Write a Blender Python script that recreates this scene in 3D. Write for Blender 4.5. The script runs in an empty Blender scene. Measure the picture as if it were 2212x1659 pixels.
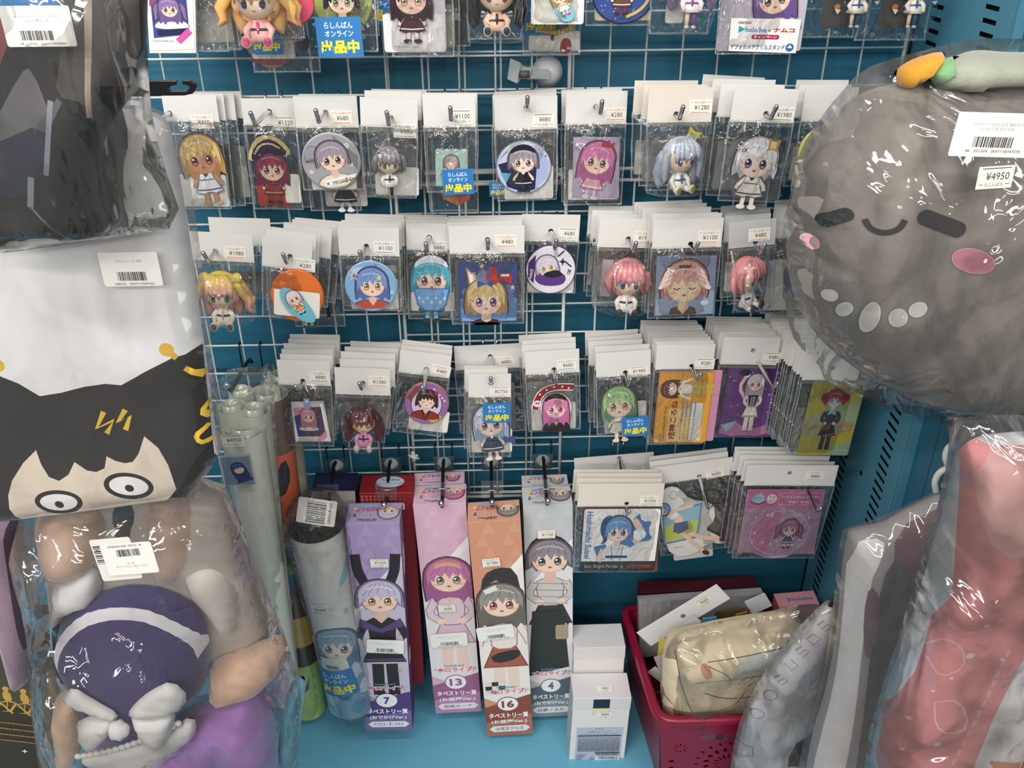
import bpy, math, random
from mathutils import Vector, Matrix, noise
from mathutils.bvhtree import BVHTree
from mathutils.geometry import delaunay_2d_cdt, intersect_point_tri_2d
sc = bpy.context.scene
COL = sc.collection
# ------------------------------------------------------------------ camera
CF = 1955.5                                   # focal length in pixels of the 2212 x 1659 frame
CAM = Vector((0.3861, -1.2921, 0.5996))
CR = Vector((0.99941528, -0.03386535, -0.00471555))
CU = Vector((0.0207824, 0.49213889, 0.87026858))
CD = Vector((0.02715124, 0.86985772, -0.49255493))
cd = bpy.data.cameras.new('camera'); cam = bpy.data.objects.new('camera', cd); COL.objects.link(cam)
cd.sensor_width = 36.0; cd.lens = CF * 36.0 / 2212.0; cd.clip_start = 0.01; cd.clip_end = 50
cam.matrix_world = Matrix(((CR.x, CU.x, -CD.x, CAM.x), (CR.y, CU.y, -CD.y, CAM.y), (CR.z, CU.z, -CD.z, CAM.z), (0, 0, 0, 1)))
sc.camera = cam
# ------------------------------------------------------------------ world, lights, exposure
W = bpy.data.worlds.new('world'); sc.world = W; W.use_nodes = True
W.node_tree.nodes['Background'].inputs[0].default_value = (1.0, 0.97, 0.93, 1)
W.node_tree.nodes['Background'].inputs[1].default_value = 0.27
def area(name, loc, target, sx, sy, power, col=(1, 0.97, 0.92)):
    l = bpy.data.lights.new(name, 'AREA'); l.shape = 'RECTANGLE'; l.size = sx; l.size_y = sy; l.energy = power; l.color = col
    o = bpy.data.objects.new(name, l); COL.objects.link(o); o.location = loc
    o.rotation_euler = (Vector(target) - Vector(loc)).to_track_quat('-Z', 'Y').to_euler()
    return o
area('ceiling_tube_light', (-0.9, -1.5, 1.75), (-0.2, 0.0, 0.0), 1.5, 0.09, 22)
area('ceiling_tube_light', (0.35, -1.3, 1.85), (0.3, 0.0, 0.0), 1.6, 0.09, 17)
area('ceiling_tube_light', (1.7, -2.1, 1.75), (0.9, 0.0, -0.2), 1.2, 0.09, 10)
area('ceiling_tube_light', (-0.6, -3.0, 1.9), (0.2, 0.0, -0.3), 2.4, 0.14, 34)
area('ceiling_tube_light', (-1.2, -4.6, 1.9), (0.2, 0.0, -0.3), 2.6, 0.16, 40)
area('ceiling_tube_light', (1.6, -4.2, 1.9), (0.4, 0.0, -0.3), 2.2, 0.16, 30)
sc.view_settings.view_transform = 'Standard'; sc.view_settings.look = 'None'
sc.view_settings.gamma = 1; sc.view_settings.use_curve_mapping = False
sc.view_settings.exposure = 0.05
sc.cycles.use_denoising = True
sc.cycles.max_bounces = 6; sc.cycles.diffuse_bounces = 3; sc.cycles.glossy_bounces = 3; sc.cycles.transmission_bounces = 3
sc.cycles.transparent_max_bounces = 40
sc.cycles.caustics_reflective = False; sc.cycles.caustics_refractive = False
sc.cycles.sample_clamp_indirect = 3.0
# ------------------------------------------------------------------ helpers
rnd = random.Random(7)
def lin(c):
    if isinstance(c, str):
        c = c.lstrip('#'); c = [int(c[i:i+2], 16) / 255 for i in (0, 2, 4)]
    return tuple(x / 12.92 if x <= 0.04045 else ((x + 0.055) / 1.055) ** 2.4 for x in c) + (1.0,)
def hexmix(a, b, t):
    a = a.lstrip('#'); b = b.lstrip('#')
    return '#' + ''.join('%02x' % int(int(a[i:i+2], 16) * (1 - t) + int(b[i:i+2], 16) * t) for i in (0, 2, 4))
def ray(x, y): return CD + CR * ((x - 1106) / CF) - CU * ((y - 829.5) / CF)
def P(x, y, Y):                                # the point seen at (x, y) on the plane at depth Y
    d = ray(x, y); return CAM + d * ((Y - CAM.y) / d.y)
def PZ(x, y, Z):
    d = ray(x, y); return CAM + d * ((Z - CAM.z) / d.z)
MATS = {}
def material(name, color=None, rough=0.5, metal=0.0, bump=0.0, bscale=200.0, vary=0.0, vscale=8.0, sheen=0.0, spec=0.5, coat=0.0, alpha=None, stretch=(1, 1, 1)):
    if name in MATS: return MATS[name]
    m = bpy.data.materials.new(name); m.use_nodes = True; nt = m.node_tree; N = nt.nodes; L = nt.links
    b = N['Principled BSDF']
    b.inputs['Roughness'].default_value = rough; b.inputs['Metallic'].default_value = metal
    b.inputs['Specular IOR Level'].default_value = spec
    if sheen: b.inputs['Sheen Weight'].default_value = sheen; b.inputs['Sheen Roughness'].default_value = 0.4
    if coat: b.inputs['Coat Weight'].default_value = coat; b.inputs['Coat Roughness'].default_value = 0.08
    tc = N.new('ShaderNodeTexCoord'); mp = N.new('ShaderNodeMapping'); mp.inputs['Scale'].default_value = stretch
    L.new(tc.outputs['Object'], mp.inputs[0])
    if color is None:
        at = N.new('ShaderNodeAttribute'); at.attribute_name = 'Col'; src = at.outputs['Color']
    else:
        rg = N.new('ShaderNodeRGB'); rg.outputs[0].default_value = lin(color); src = rg.outputs[0]
    nz = N.new('ShaderNodeTexNoise'); nz.inputs['Scale'].default_value = vscale; nz.inputs['Detail'].default_value = 4
    L.new(mp.outputs[0], nz.inputs['Vector'])
    mr = N.new('ShaderNodeMapRange'); mr.inputs[1].default_value = 0.3; mr.inputs[2].default_value = 0.7
    mr.inputs[3].default_value = 1 - vary; mr.inputs[4].default_value = 1 + vary * 0.6
    L.new(nz.outputs[0], mr.inputs[0])
    hs = N.new('ShaderNodeHueSaturation'); L.new(src, hs.inputs['Color']); L.new(mr.outputs[0], hs.inputs['Value'])
    L.new(hs.outputs[0], b.inputs['Base Color'])
    if bump:
        n2 = N.new('ShaderNodeTexNoise'); n2.inputs['Scale'].default_value = bscale; n2.inputs['Detail'].default_value = 3
        L.new(mp.outputs[0], n2.inputs['Vector'])
        bp = N.new('ShaderNodeBump'); bp.inputs['Strength'].default_value = bump; bp.inputs['Distance'].default_value = 0.001
        L.new(n2.outputs[0], bp.inputs['Height']); L.new(bp.outputs[0], b.inputs['Normal'])
    MATS[name] = m
    return m
def film_material(name, haze=0.012, refl=0.02, rough=0.07, scale=18.0, strength=0.5, tint=(0.975, 0.975, 0.97), fres=0.35, crumple=0.5, vor=26.0, dist=0.004):
    m = bpy.data.materials.new(name); m.use_nodes = True; nt = m.node_tree; N = nt.nodes; L = nt.links
    for n in list(N):
        if n.type != 'OUTPUT_MATERIAL': N.remove(n)
    out = [n for n in N if n.type == 'OUTPUT_MATERIAL'][0]
    tr = N.new('ShaderNodeBsdfTransparent'); tr.inputs[0].default_value = (*tint, 1)
    gl = N.new('ShaderNodeBsdfGlossy'); gl.inputs['Roughness'].default_value = rough; gl.inputs[0].default_value = (1, 1, 1, 1)
    df = N.new('ShaderNodeBsdfDiffuse'); df.inputs[0].default_value = (0.85, 0.86, 0.86, 1)
    lw = N.new('ShaderNodeLayerWeight'); lw.inputs[0].default_value = 0.35
    if strength:
        tc = N.new('ShaderNodeTexCoord'); mp = N.new('ShaderNodeMapping'); mp.inputs['Scale'].default_value = (1.3, 1, .75); mp.inputs['Rotation'].default_value = (0, .35, 0)
        L.new(tc.outputs['Object'], mp.inputs[0])
        n1 = N.new('ShaderNodeTexNoise'); n1.inputs['Scale'].default_value = scale; n1.inputs['Detail'].default_value = 3; n1.inputs['Distortion'].default_value = 1.0
        L.new(mp.outputs[0], n1.inputs['Vector'])
        mx = N.new('ShaderNodeMix'); mx.data_type = 'VECTOR'; mx.inputs[0].default_value = 0.06; L.new(mp.outputs[0], mx.inputs[4]); L.new(n1.outputs['Color'], mx.inputs[5])
        v = N.new('ShaderNodeTexVoronoi'); v.inputs['Scale'].default_value = vor; L.new(mx.outputs[1], v.inputs['Vector'])
        ad = N.new('ShaderNodeMath'); ad.operation = 'MULTIPLY_ADD'; ad.inputs[1].default_value = crumple; L.new(v.outputs['Distance'], ad.inputs[0]); L.new(n1.outputs[0], ad.inputs[2])
        bp = N.new('ShaderNodeBump'); bp.inputs['Strength'].default_value = strength; bp.inputs['Distance'].default_value = dist
        L.new(ad.outputs[0], bp.inputs['Height']); L.new(bp.outputs[0], gl.inputs['Normal']); L.new(bp.outputs[0], lw.inputs['Normal'])
    ma = N.new('ShaderNodeMath'); ma.operation = 'MULTIPLY_ADD'; ma.use_clamp = True
    L.new(lw.outputs['Fresnel'], ma.inputs[0]); ma.inputs[1].default_value = fres; ma.inputs[2].default_value = refl
    m1 = N.new('ShaderNodeMixShader'); m1.inputs[0].default_value = haze; L.new(tr.outputs[0], m1.inputs[1]); L.new(df.outputs[0], m1.inputs[2])
    m2 = N.new('ShaderNodeMixShader'); L.new(ma.outputs[0], m2.inputs[0]); L.new(m1.outputs[0], m2.inputs[1]); L.new(gl.outputs[0], m2.inputs[2])
    L.new(m2.outputs[0], out.inputs['Surface'])
    MATS[name] = m
    return m
M_PRINT = material('printed_paper', None, 0.55, bump=0.05, bscale=900, vary=0.02)
M_PRINTG = material('glossy_print', None, 0.22, coat=0.3, vary=0.02)
M_VINYL = material('painted_vinyl', None, 0.35, bump=0.05, bscale=300, vary=0.04, vscale=60)
M_CARD = material('white_header_card', '#dfddd9', 0.5, bump=0.06, bscale=500, vary=0.02)
M_CARD2 = material('cream_header_card', '#e0d8cd', 0.5, bump=0.06, bscale=500, vary=0.02)
M_STICK = material('sticker_paper', None, 0.5, bump=0.03, bscale=600)
M_WIRE = material('white_coated_wire', '#dfe3e0', 0.32, bump=0.1, bscale=400, vary=0.04, vscale=30)
M_CHROME = material('chrome', '#d6d6d6', 0.12, 1.0, bump=0.03, bscale=80)
M_BLACKM = material('dark_coated_metal', '#2a2d2f', 0.25, 0.6, bump=0.03, bscale=120)
M_FILM = film_material('clear_film', scale=22, strength=1.0, vor=42, dist=.010, refl=.03, fres=.45)
M_EDGE = film_material('film_edge', haze=.16, refl=.10, scale=60, strength=.8, vor=160, dist=.003, fres=.6, rough=.15)
M_BIGFILM = film_material('crinkled_film', haze=.02, refl=.025, scale=7, strength=1.0, vor=17, crumple=.7, dist=.030, fres=.6)
M_GLOSSFILM = film_material('glossy_film', haze=.02, refl=.05, scale=6, strength=1.0, vor=8, crumple=.8, dist=.05, fres=.8, rough=.10)
M_SOFTFILM = film_material('smooth_film', haze=.02, refl=.02, scale=5, strength=.8, vor=9, crumple=.5, dist=.030, fres=.35)
M_ACRYL = film_material('clear_acrylic', haze=.05, refl=.03, strength=0, fres=.4)
M_CLOTH = material('printed_cloth', None, 0.85, bump=0.12, bscale=1200, vary=0.03, vscale=20, sheen=0.25)
M_PLUSH = material('short_plush', None, 0.9, bump=0.7, bscale=420, vary=0.26, vscale=20, sheen=0.5, stretch=(1, 1, 0.45))
M_FELT = material('embroidered_felt', None, 0.8, bump=0.5, bscale=700, vary=0.04, sheen=0.2, stretch=(3, 1, 1))

def tag(o, label=None, cat=None, group=None, kind=None):
    if label: o['label'] = label
    if cat: o['category'] = cat
    if group: o['group'] = group
    if kind: o['kind'] = kind
    return o
def empty(name, M=None):
    o = bpy.data.objects.new(name, None); o.empty_display_size = 0.02; COL.objects.link(o)
    if M is not None: o.matrix_world = M
    return o
def frame(o, ex, ez):                          # local x to the side, local z up, local -y towards the viewer
    ex = ex.normalized(); ez = (ez - ex * ez.dot(ex)).normalized(); ey = ez.cross(ex)
    return Matrix(((ex.x, ey.x, ez.x, o.x), (ex.y, ey.y, ez.y, o.y), (ex.z, ey.z, ez.z, o.z), (0, 0, 0, 1)))
class Pl:                                      # a plane in the scene: pixels of the photograph <-> its own metres
    def __init__(s, M):
        s.M = M; s.o = M.translation; s.ex = M.col[0].to_3d(); s.ey = M.col[1].to_3d(); s.ez = M.col[2].to_3d()
    def __call__(s, x, y):
        d = ray(x, y); t = (s.o - CAM).dot(s.ey) / d.dot(s.ey); p = CAM + d * t - s.o
        return (p.dot(s.ex), p.dot(s.ez))
    def scy(s, x, y): return math.hypot(*(a - b for a, b in zip(s(x, y + 5), s(x, y - 5)))) / 10
    def sc(s, x, y): return math.hypot(*(a - b for a, b in zip(s(x + 5, y), s(x - 5, y)))) / 10
def planeY(x, y, Y, tilt=0.0):
    c, t = math.cos(tilt), math.sin(tilt)
    return Pl(frame(P(x, y, Y), Vector((c, 0, t)), Vector((-t, 0, c))))
class MB:                                      # mesh builder with a colour per vertex
    def __init__(s): s.v = []; s.f = []; s.c = []; s.smooth = True; s.fc = None
    def add(s, vs, fs, col):
        n = len(s.v); s.v += [tuple(p) for p in vs]; s.f += [tuple(i + n for i in f) for f in fs]
        c = lin(col) if isinstance(col, str) else col
        s.c += [c] * len(vs)
    def sphere(s, c, r, col, seg=16, rings=10, R=None, fn=None, col2=None):
        if not hasattr(r, '__len__'): r = (r, r, r)
        n0 = len(s.v); vs = []; fs = []; cs = []
        for i in range(rings + 1):
            th = math.pi * i / rings
            for j in range(seg):
                ph = 2 * math.pi * j / seg
                p = Vector((math.sin(th) * math.cos(ph), math.sin(th) * math.sin(ph), math.cos(th)))
                if fn: p = fn(p)
                k = p.z
                p = Vector((p.x * r[0], p.y * r[1], p.z * r[2]))
                if R: p = R @ p
                vs.append(p + Vector(c)); cs.append(k)
        for i in range(rings):
            for j in range(seg):
                a = i * seg + j; b = i * seg + (j + 1) % seg
                fs.append((a, a + seg, b + seg, b))
        s.add(vs, fs, col)
        if col2:
            a1, a2 = lin(col), lin(col2)
            for i, k in enumerate(cs):
                t = min(1, max(0, 0.5 - k * 1.2)); s.c[n0 + i] = tuple(a1[q] * (1 - t) + a2[q] * t for q in range(3)) + (1,)
    def tube(s, pts, rad, col, seg=8, cap=True, col2=None):
        pts = [Vector(p) for p in pts]; n = len(pts)
        if not hasattr(rad, '__len__'): rad = [rad] * n
        vs = []; fs = []; up = None; n0 = len(s.v)
        for i, p in enumerate(pts):
            d = (pts[min(i + 1, n - 1)] - pts[max(i - 1, 0)]).normalized()
            if up is None: up = d.orthogonal().normalized()
            up = (up - d * up.dot(d)).normalized(); sd = d.cross(up)
            for j in range(seg):
                a = 2 * math.pi * j / seg; vs.append(p + (up * math.cos(a) + sd * math.sin(a)) * rad[i])
        for i in range(n - 1):
            for j in range(seg):
                a = i * seg + j; b = i * seg + (j + 1) % seg
                fs.append((a, b, b + seg, a + seg))
        if cap: fs.append(tuple(range(seg - 1, -1, -1))); fs.append(tuple((n - 1) * seg + j for j in range(seg)))
        s.add(vs, fs, col)
        if col2:
            a1, a2 = lin(col), lin(col2)
            for i in range(n):
                t = i / (n - 1)
                for j in range(seg): s.c[n0 + i * seg + j] = tuple(a1[q] * (1 - t) + a2[q] * t for q in range(3)) + (1,)
    def box(s, lo, hi, col):
        x0, y0, z0 = lo; x1, y1, z1 = hi
        s.add([(x0, y0, z0), (x1, y0, z0), (x1, y1, z0), (x0, y1, z0), (x0, y0, z1), (x1, y0, z1), (x1, y1, z1), (x0, y1, z1)],
              [(3, 2, 1, 0), (4, 5, 6, 7), (0, 1, 5, 4), (1, 2, 6, 5), (2, 3, 7, 6), (3, 0, 4, 7)], col)
    def lathe(s, prof, col, seg=24, axis='y', c=(0, 0, 0)):   # prof: (radius, along)
        vs = []; fs = []
        for r, a in prof:
            for j in range(seg):
                t = 2 * math.pi * j / seg; x, y = r * math.cos(t), r * math.sin(t)
                vs.append(Vector((x, a, y) if axis == 'y' else (x, y, a)) + Vector(c))
        for i in range(len(prof) - 1):
            for j in range(seg):
                a = i * seg + j; b = i * seg + (j + 1) % seg
                fs.append((a, b, b + seg, a + seg))
        s.add(vs, fs, col)
    def mesh(s, name, smooth=None):
        me = bpy.data.meshes.new(name); me.from_pydata(s.v, [], s.f)
        at = me.color_attributes.new('Col', 'FLOAT_COLOR', 'CORNER' if s.fc else 'POINT')
        buf = [x for c, f in zip(s.fc, s.f) for _ in f for x in c] if s.fc else [x for c in s.c for x in c]; at.data.foreach_set('color', buf)
        if s.smooth if smooth is None else smooth: me.polygons.foreach_set('use_smooth', [True] * len(me.polygons))
        me.update(); return me
    def build(s, name, mat, parent=None, smooth=None, M=None, bevel=0):
        o = bpy.data.objects.new(name, s.mesh(name, smooth)); COL.objects.link(o)
        o.data.materials.append(mat)
        if parent is not None: o.parent = parent
        elif M is not None: o.matrix_world = M
        if bevel:
            b = o.modifiers.new('bevel', 'BEVEL'); b.width = bevel; b.segments = 2
        return o
# ---- flat fills
def seg_d(p, a, b):
    dx, dy = b[0] - a[0], b[1] - a[1]; L = dx * dx + dy * dy
    t = 0 if L == 0 else max(0, min(1, ((p[0] - a[0]) * dx + (p[1] - a[1]) * dy) / L))
    return math.hypot(p[0] - a[0] - t * dx, p[1] - a[1] - t * dy)
def edge_d(p, poly): return min(seg_d(p, poly[i], poly[(i + 1) % len(poly)]) for i in range(len(poly)))
def inside(p, poly):
    c = False; x, y = p; n = len(poly); j = n - 1
    for i in range(n):
        xi, yi = poly[i]; xj, yj = poly[j]
        if (yi > y) != (yj > y) and x < (xj - xi) * (y - yi) / (yj - yi) + xi: c = not c
        j = i
    return c
def resample(poly, step, closed=True):
    out = []; n = len(poly)
    for i in range(n if closed else n - 1):
        a, b = poly[i], poly[(i + 1) % n]; k = max(1, round(math.dist(a, b) / step))
        out += [(a[0] + (b[0] - a[0]) * q / k, a[1] + (b[1] - a[1]) * q / k) for q in range(k)]
    if not closed: out.append(poly[-1])
    return out
def chaikin(poly, n=2, closed=True):
    for _ in range(n):
        q = [] if closed else [poly[0]]
        for i in range(len(poly) if closed else len(poly) - 1):
            a, b = poly[i], poly[(i + 1) % len(poly)]
            q += [(a[0] * .75 + b[0] * .25, a[1] * .75 + b[1] * .25), (a[0] * .25 + b[0] * .75, a[1] * .25 + b[1] * .75)]
        if not closed: q.append(poly[-1])
        poly = q
    return poly
def fill(poly, step, holes=(), grid=True):
    poly = resample(poly, step) if step else list(poly)
    vs = [Vector(p) for p in poly]; es = [(i, (i + 1) % len(poly)) for i in range(len(poly))]
    for h in holes:
        n = len(vs); vs += [Vector(p) for p in h]; es += [(n + i, n + (i + 1) % len(h)) for i in range(len(h))]
    nb = len(vs)
    if step and grid:
        xs = [p[0] for p in poly]; ys = [p[1] for p in poly]
        y = min(ys) + step * .5; r = 0
        while y < max(ys):
            x = min(xs) + step * (.5 if r % 2 else .25)
            while x < max(xs):
                if inside((x, y), poly) and edge_d((x, y), poly) > step * .45 and not any(inside((x, y), h) or edge_d((x, y), h) < step * .3 for h in holes):
                    vs.append(Vector((x, y)))
                x += step
            y += step; r += 1
    ov, oe, of, a, b, c = delaunay_2d_cdt(vs, es, [], 1, 1e-9)
    ff = []
    for f in of:
        cx = sum(ov[i].x for i in f) / 3; cy = sum(ov[i].y for i in f) / 3
        if inside((cx, cy), poly) and not any(inside((cx, cy), h) for h in holes):
            p, q, r_ = (ov[i] for i in f[:3])
            ff.append(tuple(f) if (q - p).cross(r_ - p) > 0 else tuple(reversed(f)))
    return [(v.x, v.y) for v in ov], ff
def slab(mb, poly, H, Hb, R, col, step, hf=None, holes=(), A=None):
    """a soft closed body over an outline; the front rises by H towards the viewer, the back by Hb"""
    cc = None
    if A is not None: vs, fs, cc = painted(poly, A, step, col)
    else: vs, fs = fill(poly, step, holes)
    ring = resample(poly, step); rs = {(round(x, 6), round(y, 6)) for x, y in ring}
    def prof(d): k = min(d / R, 1); return math.sqrt(max(0, 1 - (1 - k) ** 2))
    F = []; B = []; bmap = {}; back = []
    for i, p in enumerate(vs):
        on = (round(p[0], 6), round(p[1], 6)) in rs
        d = 0 if on else edge_d(p, poly)
        h = prof(d) * H + (hf(p[0], p[1]) * min(1, d / R) if hf else 0)
        F.append((p[0], -h, p[1]))
        if on: bmap[i] = i
        else: bmap[i] = len(vs) + len(back); back.append((p[0], prof(d) * Hb, p[1]))
    mb.add(F + back, [tuple(f) for f in fs] + [tuple(bmap[i] for i in reversed(f)) for f in fs], col)
    if cc: mb.fc = cc + [lin(col)] * len(fs)
def painted(poly, A, step, base):
    """fill an outline so that every edge of the drawing A is also an edge of the mesh: (points, triangles, colour per triangle)"""
    ring = resample(poly, step); vs = [Vector(p) for p in ring]; es = [(i, (i + 1) % len(ring)) for i in range(len(ring))]
    shapes = []
    for pts, fs, col in A.ops:
        if fs not in (None, 'same'): continue
        q = resample(pts, step * .8); n = len(vs); vs += [Vector(p) for p in q]; es += [(n + i, n + (i + 1) % len(q)) for i in range(len(q))]
        xs = [p[0] for p in pts]; ys = [p[1] for p in pts]; shapes.append((min(xs), max(xs), min(ys), max(ys), pts, lin(col)))
    xs = [p[0] for p in ring]; ys = [p[1] for p in ring]; y = min(ys) + step * .5; r = 0
    while y < max(ys):
        x = min(xs) + step * (.5 if r % 2 else .25)
        while x < max(xs):
            if inside((x, y), poly) and edge_d((x, y), poly) > step * .45: vs.append(Vector((x, y)))
            x += step
        y += step; r += 1
    ov, oe, of, a, b, c = delaunay_2d_cdt(vs, es, [], 0, 1e-6)
    ff = []; cc = []; b0 = lin(base)
    for f in of:
        cx = sum(ov[i].x for i in f) / 3; cy = sum(ov[i].y for i in f) / 3
        if not inside((cx, cy), poly): continue
        col = b0
        for x0, x1, y0, y1, pts, cl in reversed(shapes):
            if x0 <= cx <= x1 and y0 <= cy <= y1 and inside((cx, cy), pts): col = cl; break
        p, q, r_ = (ov[i] for i in f[:3]); ff.append(tuple(f) if (q - p).cross(r_ - p) > 0 else tuple(reversed(f))); cc.append(col)
    return [(v.x, v.y) for v in ov], ff, cc
# ---- lettering
_tx = {}
def glyphs(s, bold=0.0):
    if (s, bold) not in _tx:
        c = bpy.data.curves.new('t', 'FONT'); c.body = s; c.resolution_u = 2; c.offset = bold; c.fill_mode = 'FRONT'
        o = bpy.data.objects.new('t', c); COL.objects.link(o)
        me = bpy.data.meshes.new_from_object(o.evaluated_get(bpy.context.evaluated_depsgraph_get()))
        vs = [(v.co.x, v.co.y) for v in me.vertices]; fs = [tuple(p.vertices) for p in me.polygons]
        bpy.data.objects.remove(o); bpy.data.curves.remove(c); bpy.data.meshes.remove(me)
        xs = [v[0] for v in vs]; ys = [v[1] for v in vs]
        x0, x1, y0, y1 = min(xs), max(xs), min(ys), max(ys)
        _tx[(s, bold)] = ([((x - (x0 + x1) / 2), (y - (y0 + y1) / 2)) for x, y in vs], fs, x1 - x0, y1 - y0)
    return _tx[(s, bold)]
class Art:                                     # flat print made of thin coloured shapes, each a hair proud of the last
    def __init__(s, dt=0.00002, ky=1.0): s.ops = []; s.T = [(0, 0, 1, 0, 1, 1)]; s.dt = dt; s.ky = ky
    def push(s, x, y, k=1.0, rot=0.0, fx=1, ky=1.0): s.T.append((x, y, k, rot, fx, ky)); return s
    def pop(s): s.T.pop(); return s
    def _t(s, p):
        x, y = p
        for tx, ty, k, r, fx, ky in reversed(s.T):
            x, y = x * k * fx, y * k; c, q = math.cos(r), math.sin(r); x, y = x * c - y * q + tx, (x * q + y * c) * ky + ty
        return (x, y)
    def poly(s, pts, col, sm=0):
        if sm: pts = chaikin(list(pts), sm)
        s.ops.append(([s._t(p) for p in pts], None, col)); return s
    def ell(s, x, y, rx, ry, col, rot=0, n=20, a0=0, a1=360):
        c, q = math.cos(rot), math.sin(rot); pts = []
        full = a1 - a0 >= 360; m = n if full else n + 1
        for i in range(m):
            a = math.radians(a0 + (a1 - a0) * i / n); u, w = rx * math.cos(a), ry * math.sin(a)
            pts.append((x + u * c - w * q, y + u * q + w * c))
        return s.poly(pts, col)
    def rect(s, x0, y0, x1, y1, col, r=0):
        if x0 > x1: x0, x1 = x1, x0
        if y0 > y1: y0, y1 = y1, y0
        if not r: return s.poly([(x0, y0), (x1, y0), (x1, y1), (x0, y1)], col)
        pts = []
        for cx, cy, a in ((x1 - r, y1 - r, 0), (x0 + r, y1 - r, 90), (x0 + r, y0 + r, 180), (x1 - r, y0 + r, 270)):
            pts += [(cx + r * math.cos(math.radians(a + t)), cy + r * math.sin(math.radians(a + t))) for t in (0, 30, 60, 90)]
        return s.poly(pts, col)
    def line(s, pts, w, col, sm=0, taper=False):
        if sm: pts = chaikin(list(pts), sm, False)
        L = []; R = []; n = len(pts)
        for i, p in enumerate(pts):
            a, b = pts[max(i - 1, 0)], pts[min(i + 1, n - 1)]; d = math.dist(a, b) or 1
            nx, ny = -(b[1] - a[1]) / d, (b[0] - a[0]) / d
            h = w / 2 * ((1 - i / (n - 1) * .9) if taper else 1)
            L.append((p[0] + nx * h, p[1] + ny * h)); R.append((p[0] - nx * h, p[1] - ny * h))
        for i in range(n - 1): s.ops.append(([s._t(q) for q in (L[i], R[i], R[i + 1], L[i + 1])], 'same' if i else None, col))
        return s
    def ring(s, x, y, rx, ry, w, col, n=24, a0=0, a1=360):
        return s.line([(x + rx * math.cos(math.radians(a0 + (a1 - a0) * i / n)), y + ry * math.sin(math.radians(a0 + (a1 - a0) * i / n))) for i in range(n + 1)], w, col)
    def text(s, t, x, y, h, col, rot=0, width=None, bold=0.0, fx=1):
        vs, fs, w, hh = glyphs(t, bold); k = h / hh; kx = (width / w) if width else k
        c, q = math.cos(rot), math.sin(rot)
        V = [s._t((x + u * kx * fx * c - v * k * q, y + u * kx * fx * q + v * k * c)) for u, v in vs]
        s.ops.append((V, fs, col)); return s
    def star(s, x, y, r, col, n=4, q=.35, rot=0.0):
        return s.poly([(x + (r if i % 2 == 0 else r * q) * math.sin(rot + math.pi * i / n), y + (r if i % 2 == 0 else r * q) * math.cos(rot + math.pi * i / n)) for i in range(2 * n)], col)
    def build(s, name, parent, mp=None, mat=None, t0=0.0, sub=0):
        mp = mp or (lambda u, w, t: (u, -t, w)); mb = MB(); k = 0
        for pts, fs, col in s.ops:
            if fs != 'same': k += 1
            t = t0 + k * s.dt
            if fs == 'same' or fs is None:
                ar = sum(pts[i][0] * pts[(i + 1) % len(pts)][1] - pts[(i + 1) % len(pts)][0] * pts[i][1] for i in range(len(pts)))
                if ar < 0: pts = pts[::-1]
                if sub:
                    try: vv, ff = fill(pts, sub)
                    except Exception: vv, ff = pts, [tuple(range(len(pts)))]
                    mb.add([mp(u, w, t) for u, w in vv], ff, col)
                else: mb.add([mp(u, w, t) for u, w in pts], [tuple(range(len(pts)))], col)
            else: mb.add([mp(u, w, t) for u, w in pts], fs, col)
        return mb.build(name, mat or M_PRINT, parent, smooth=bool(sub))
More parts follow.
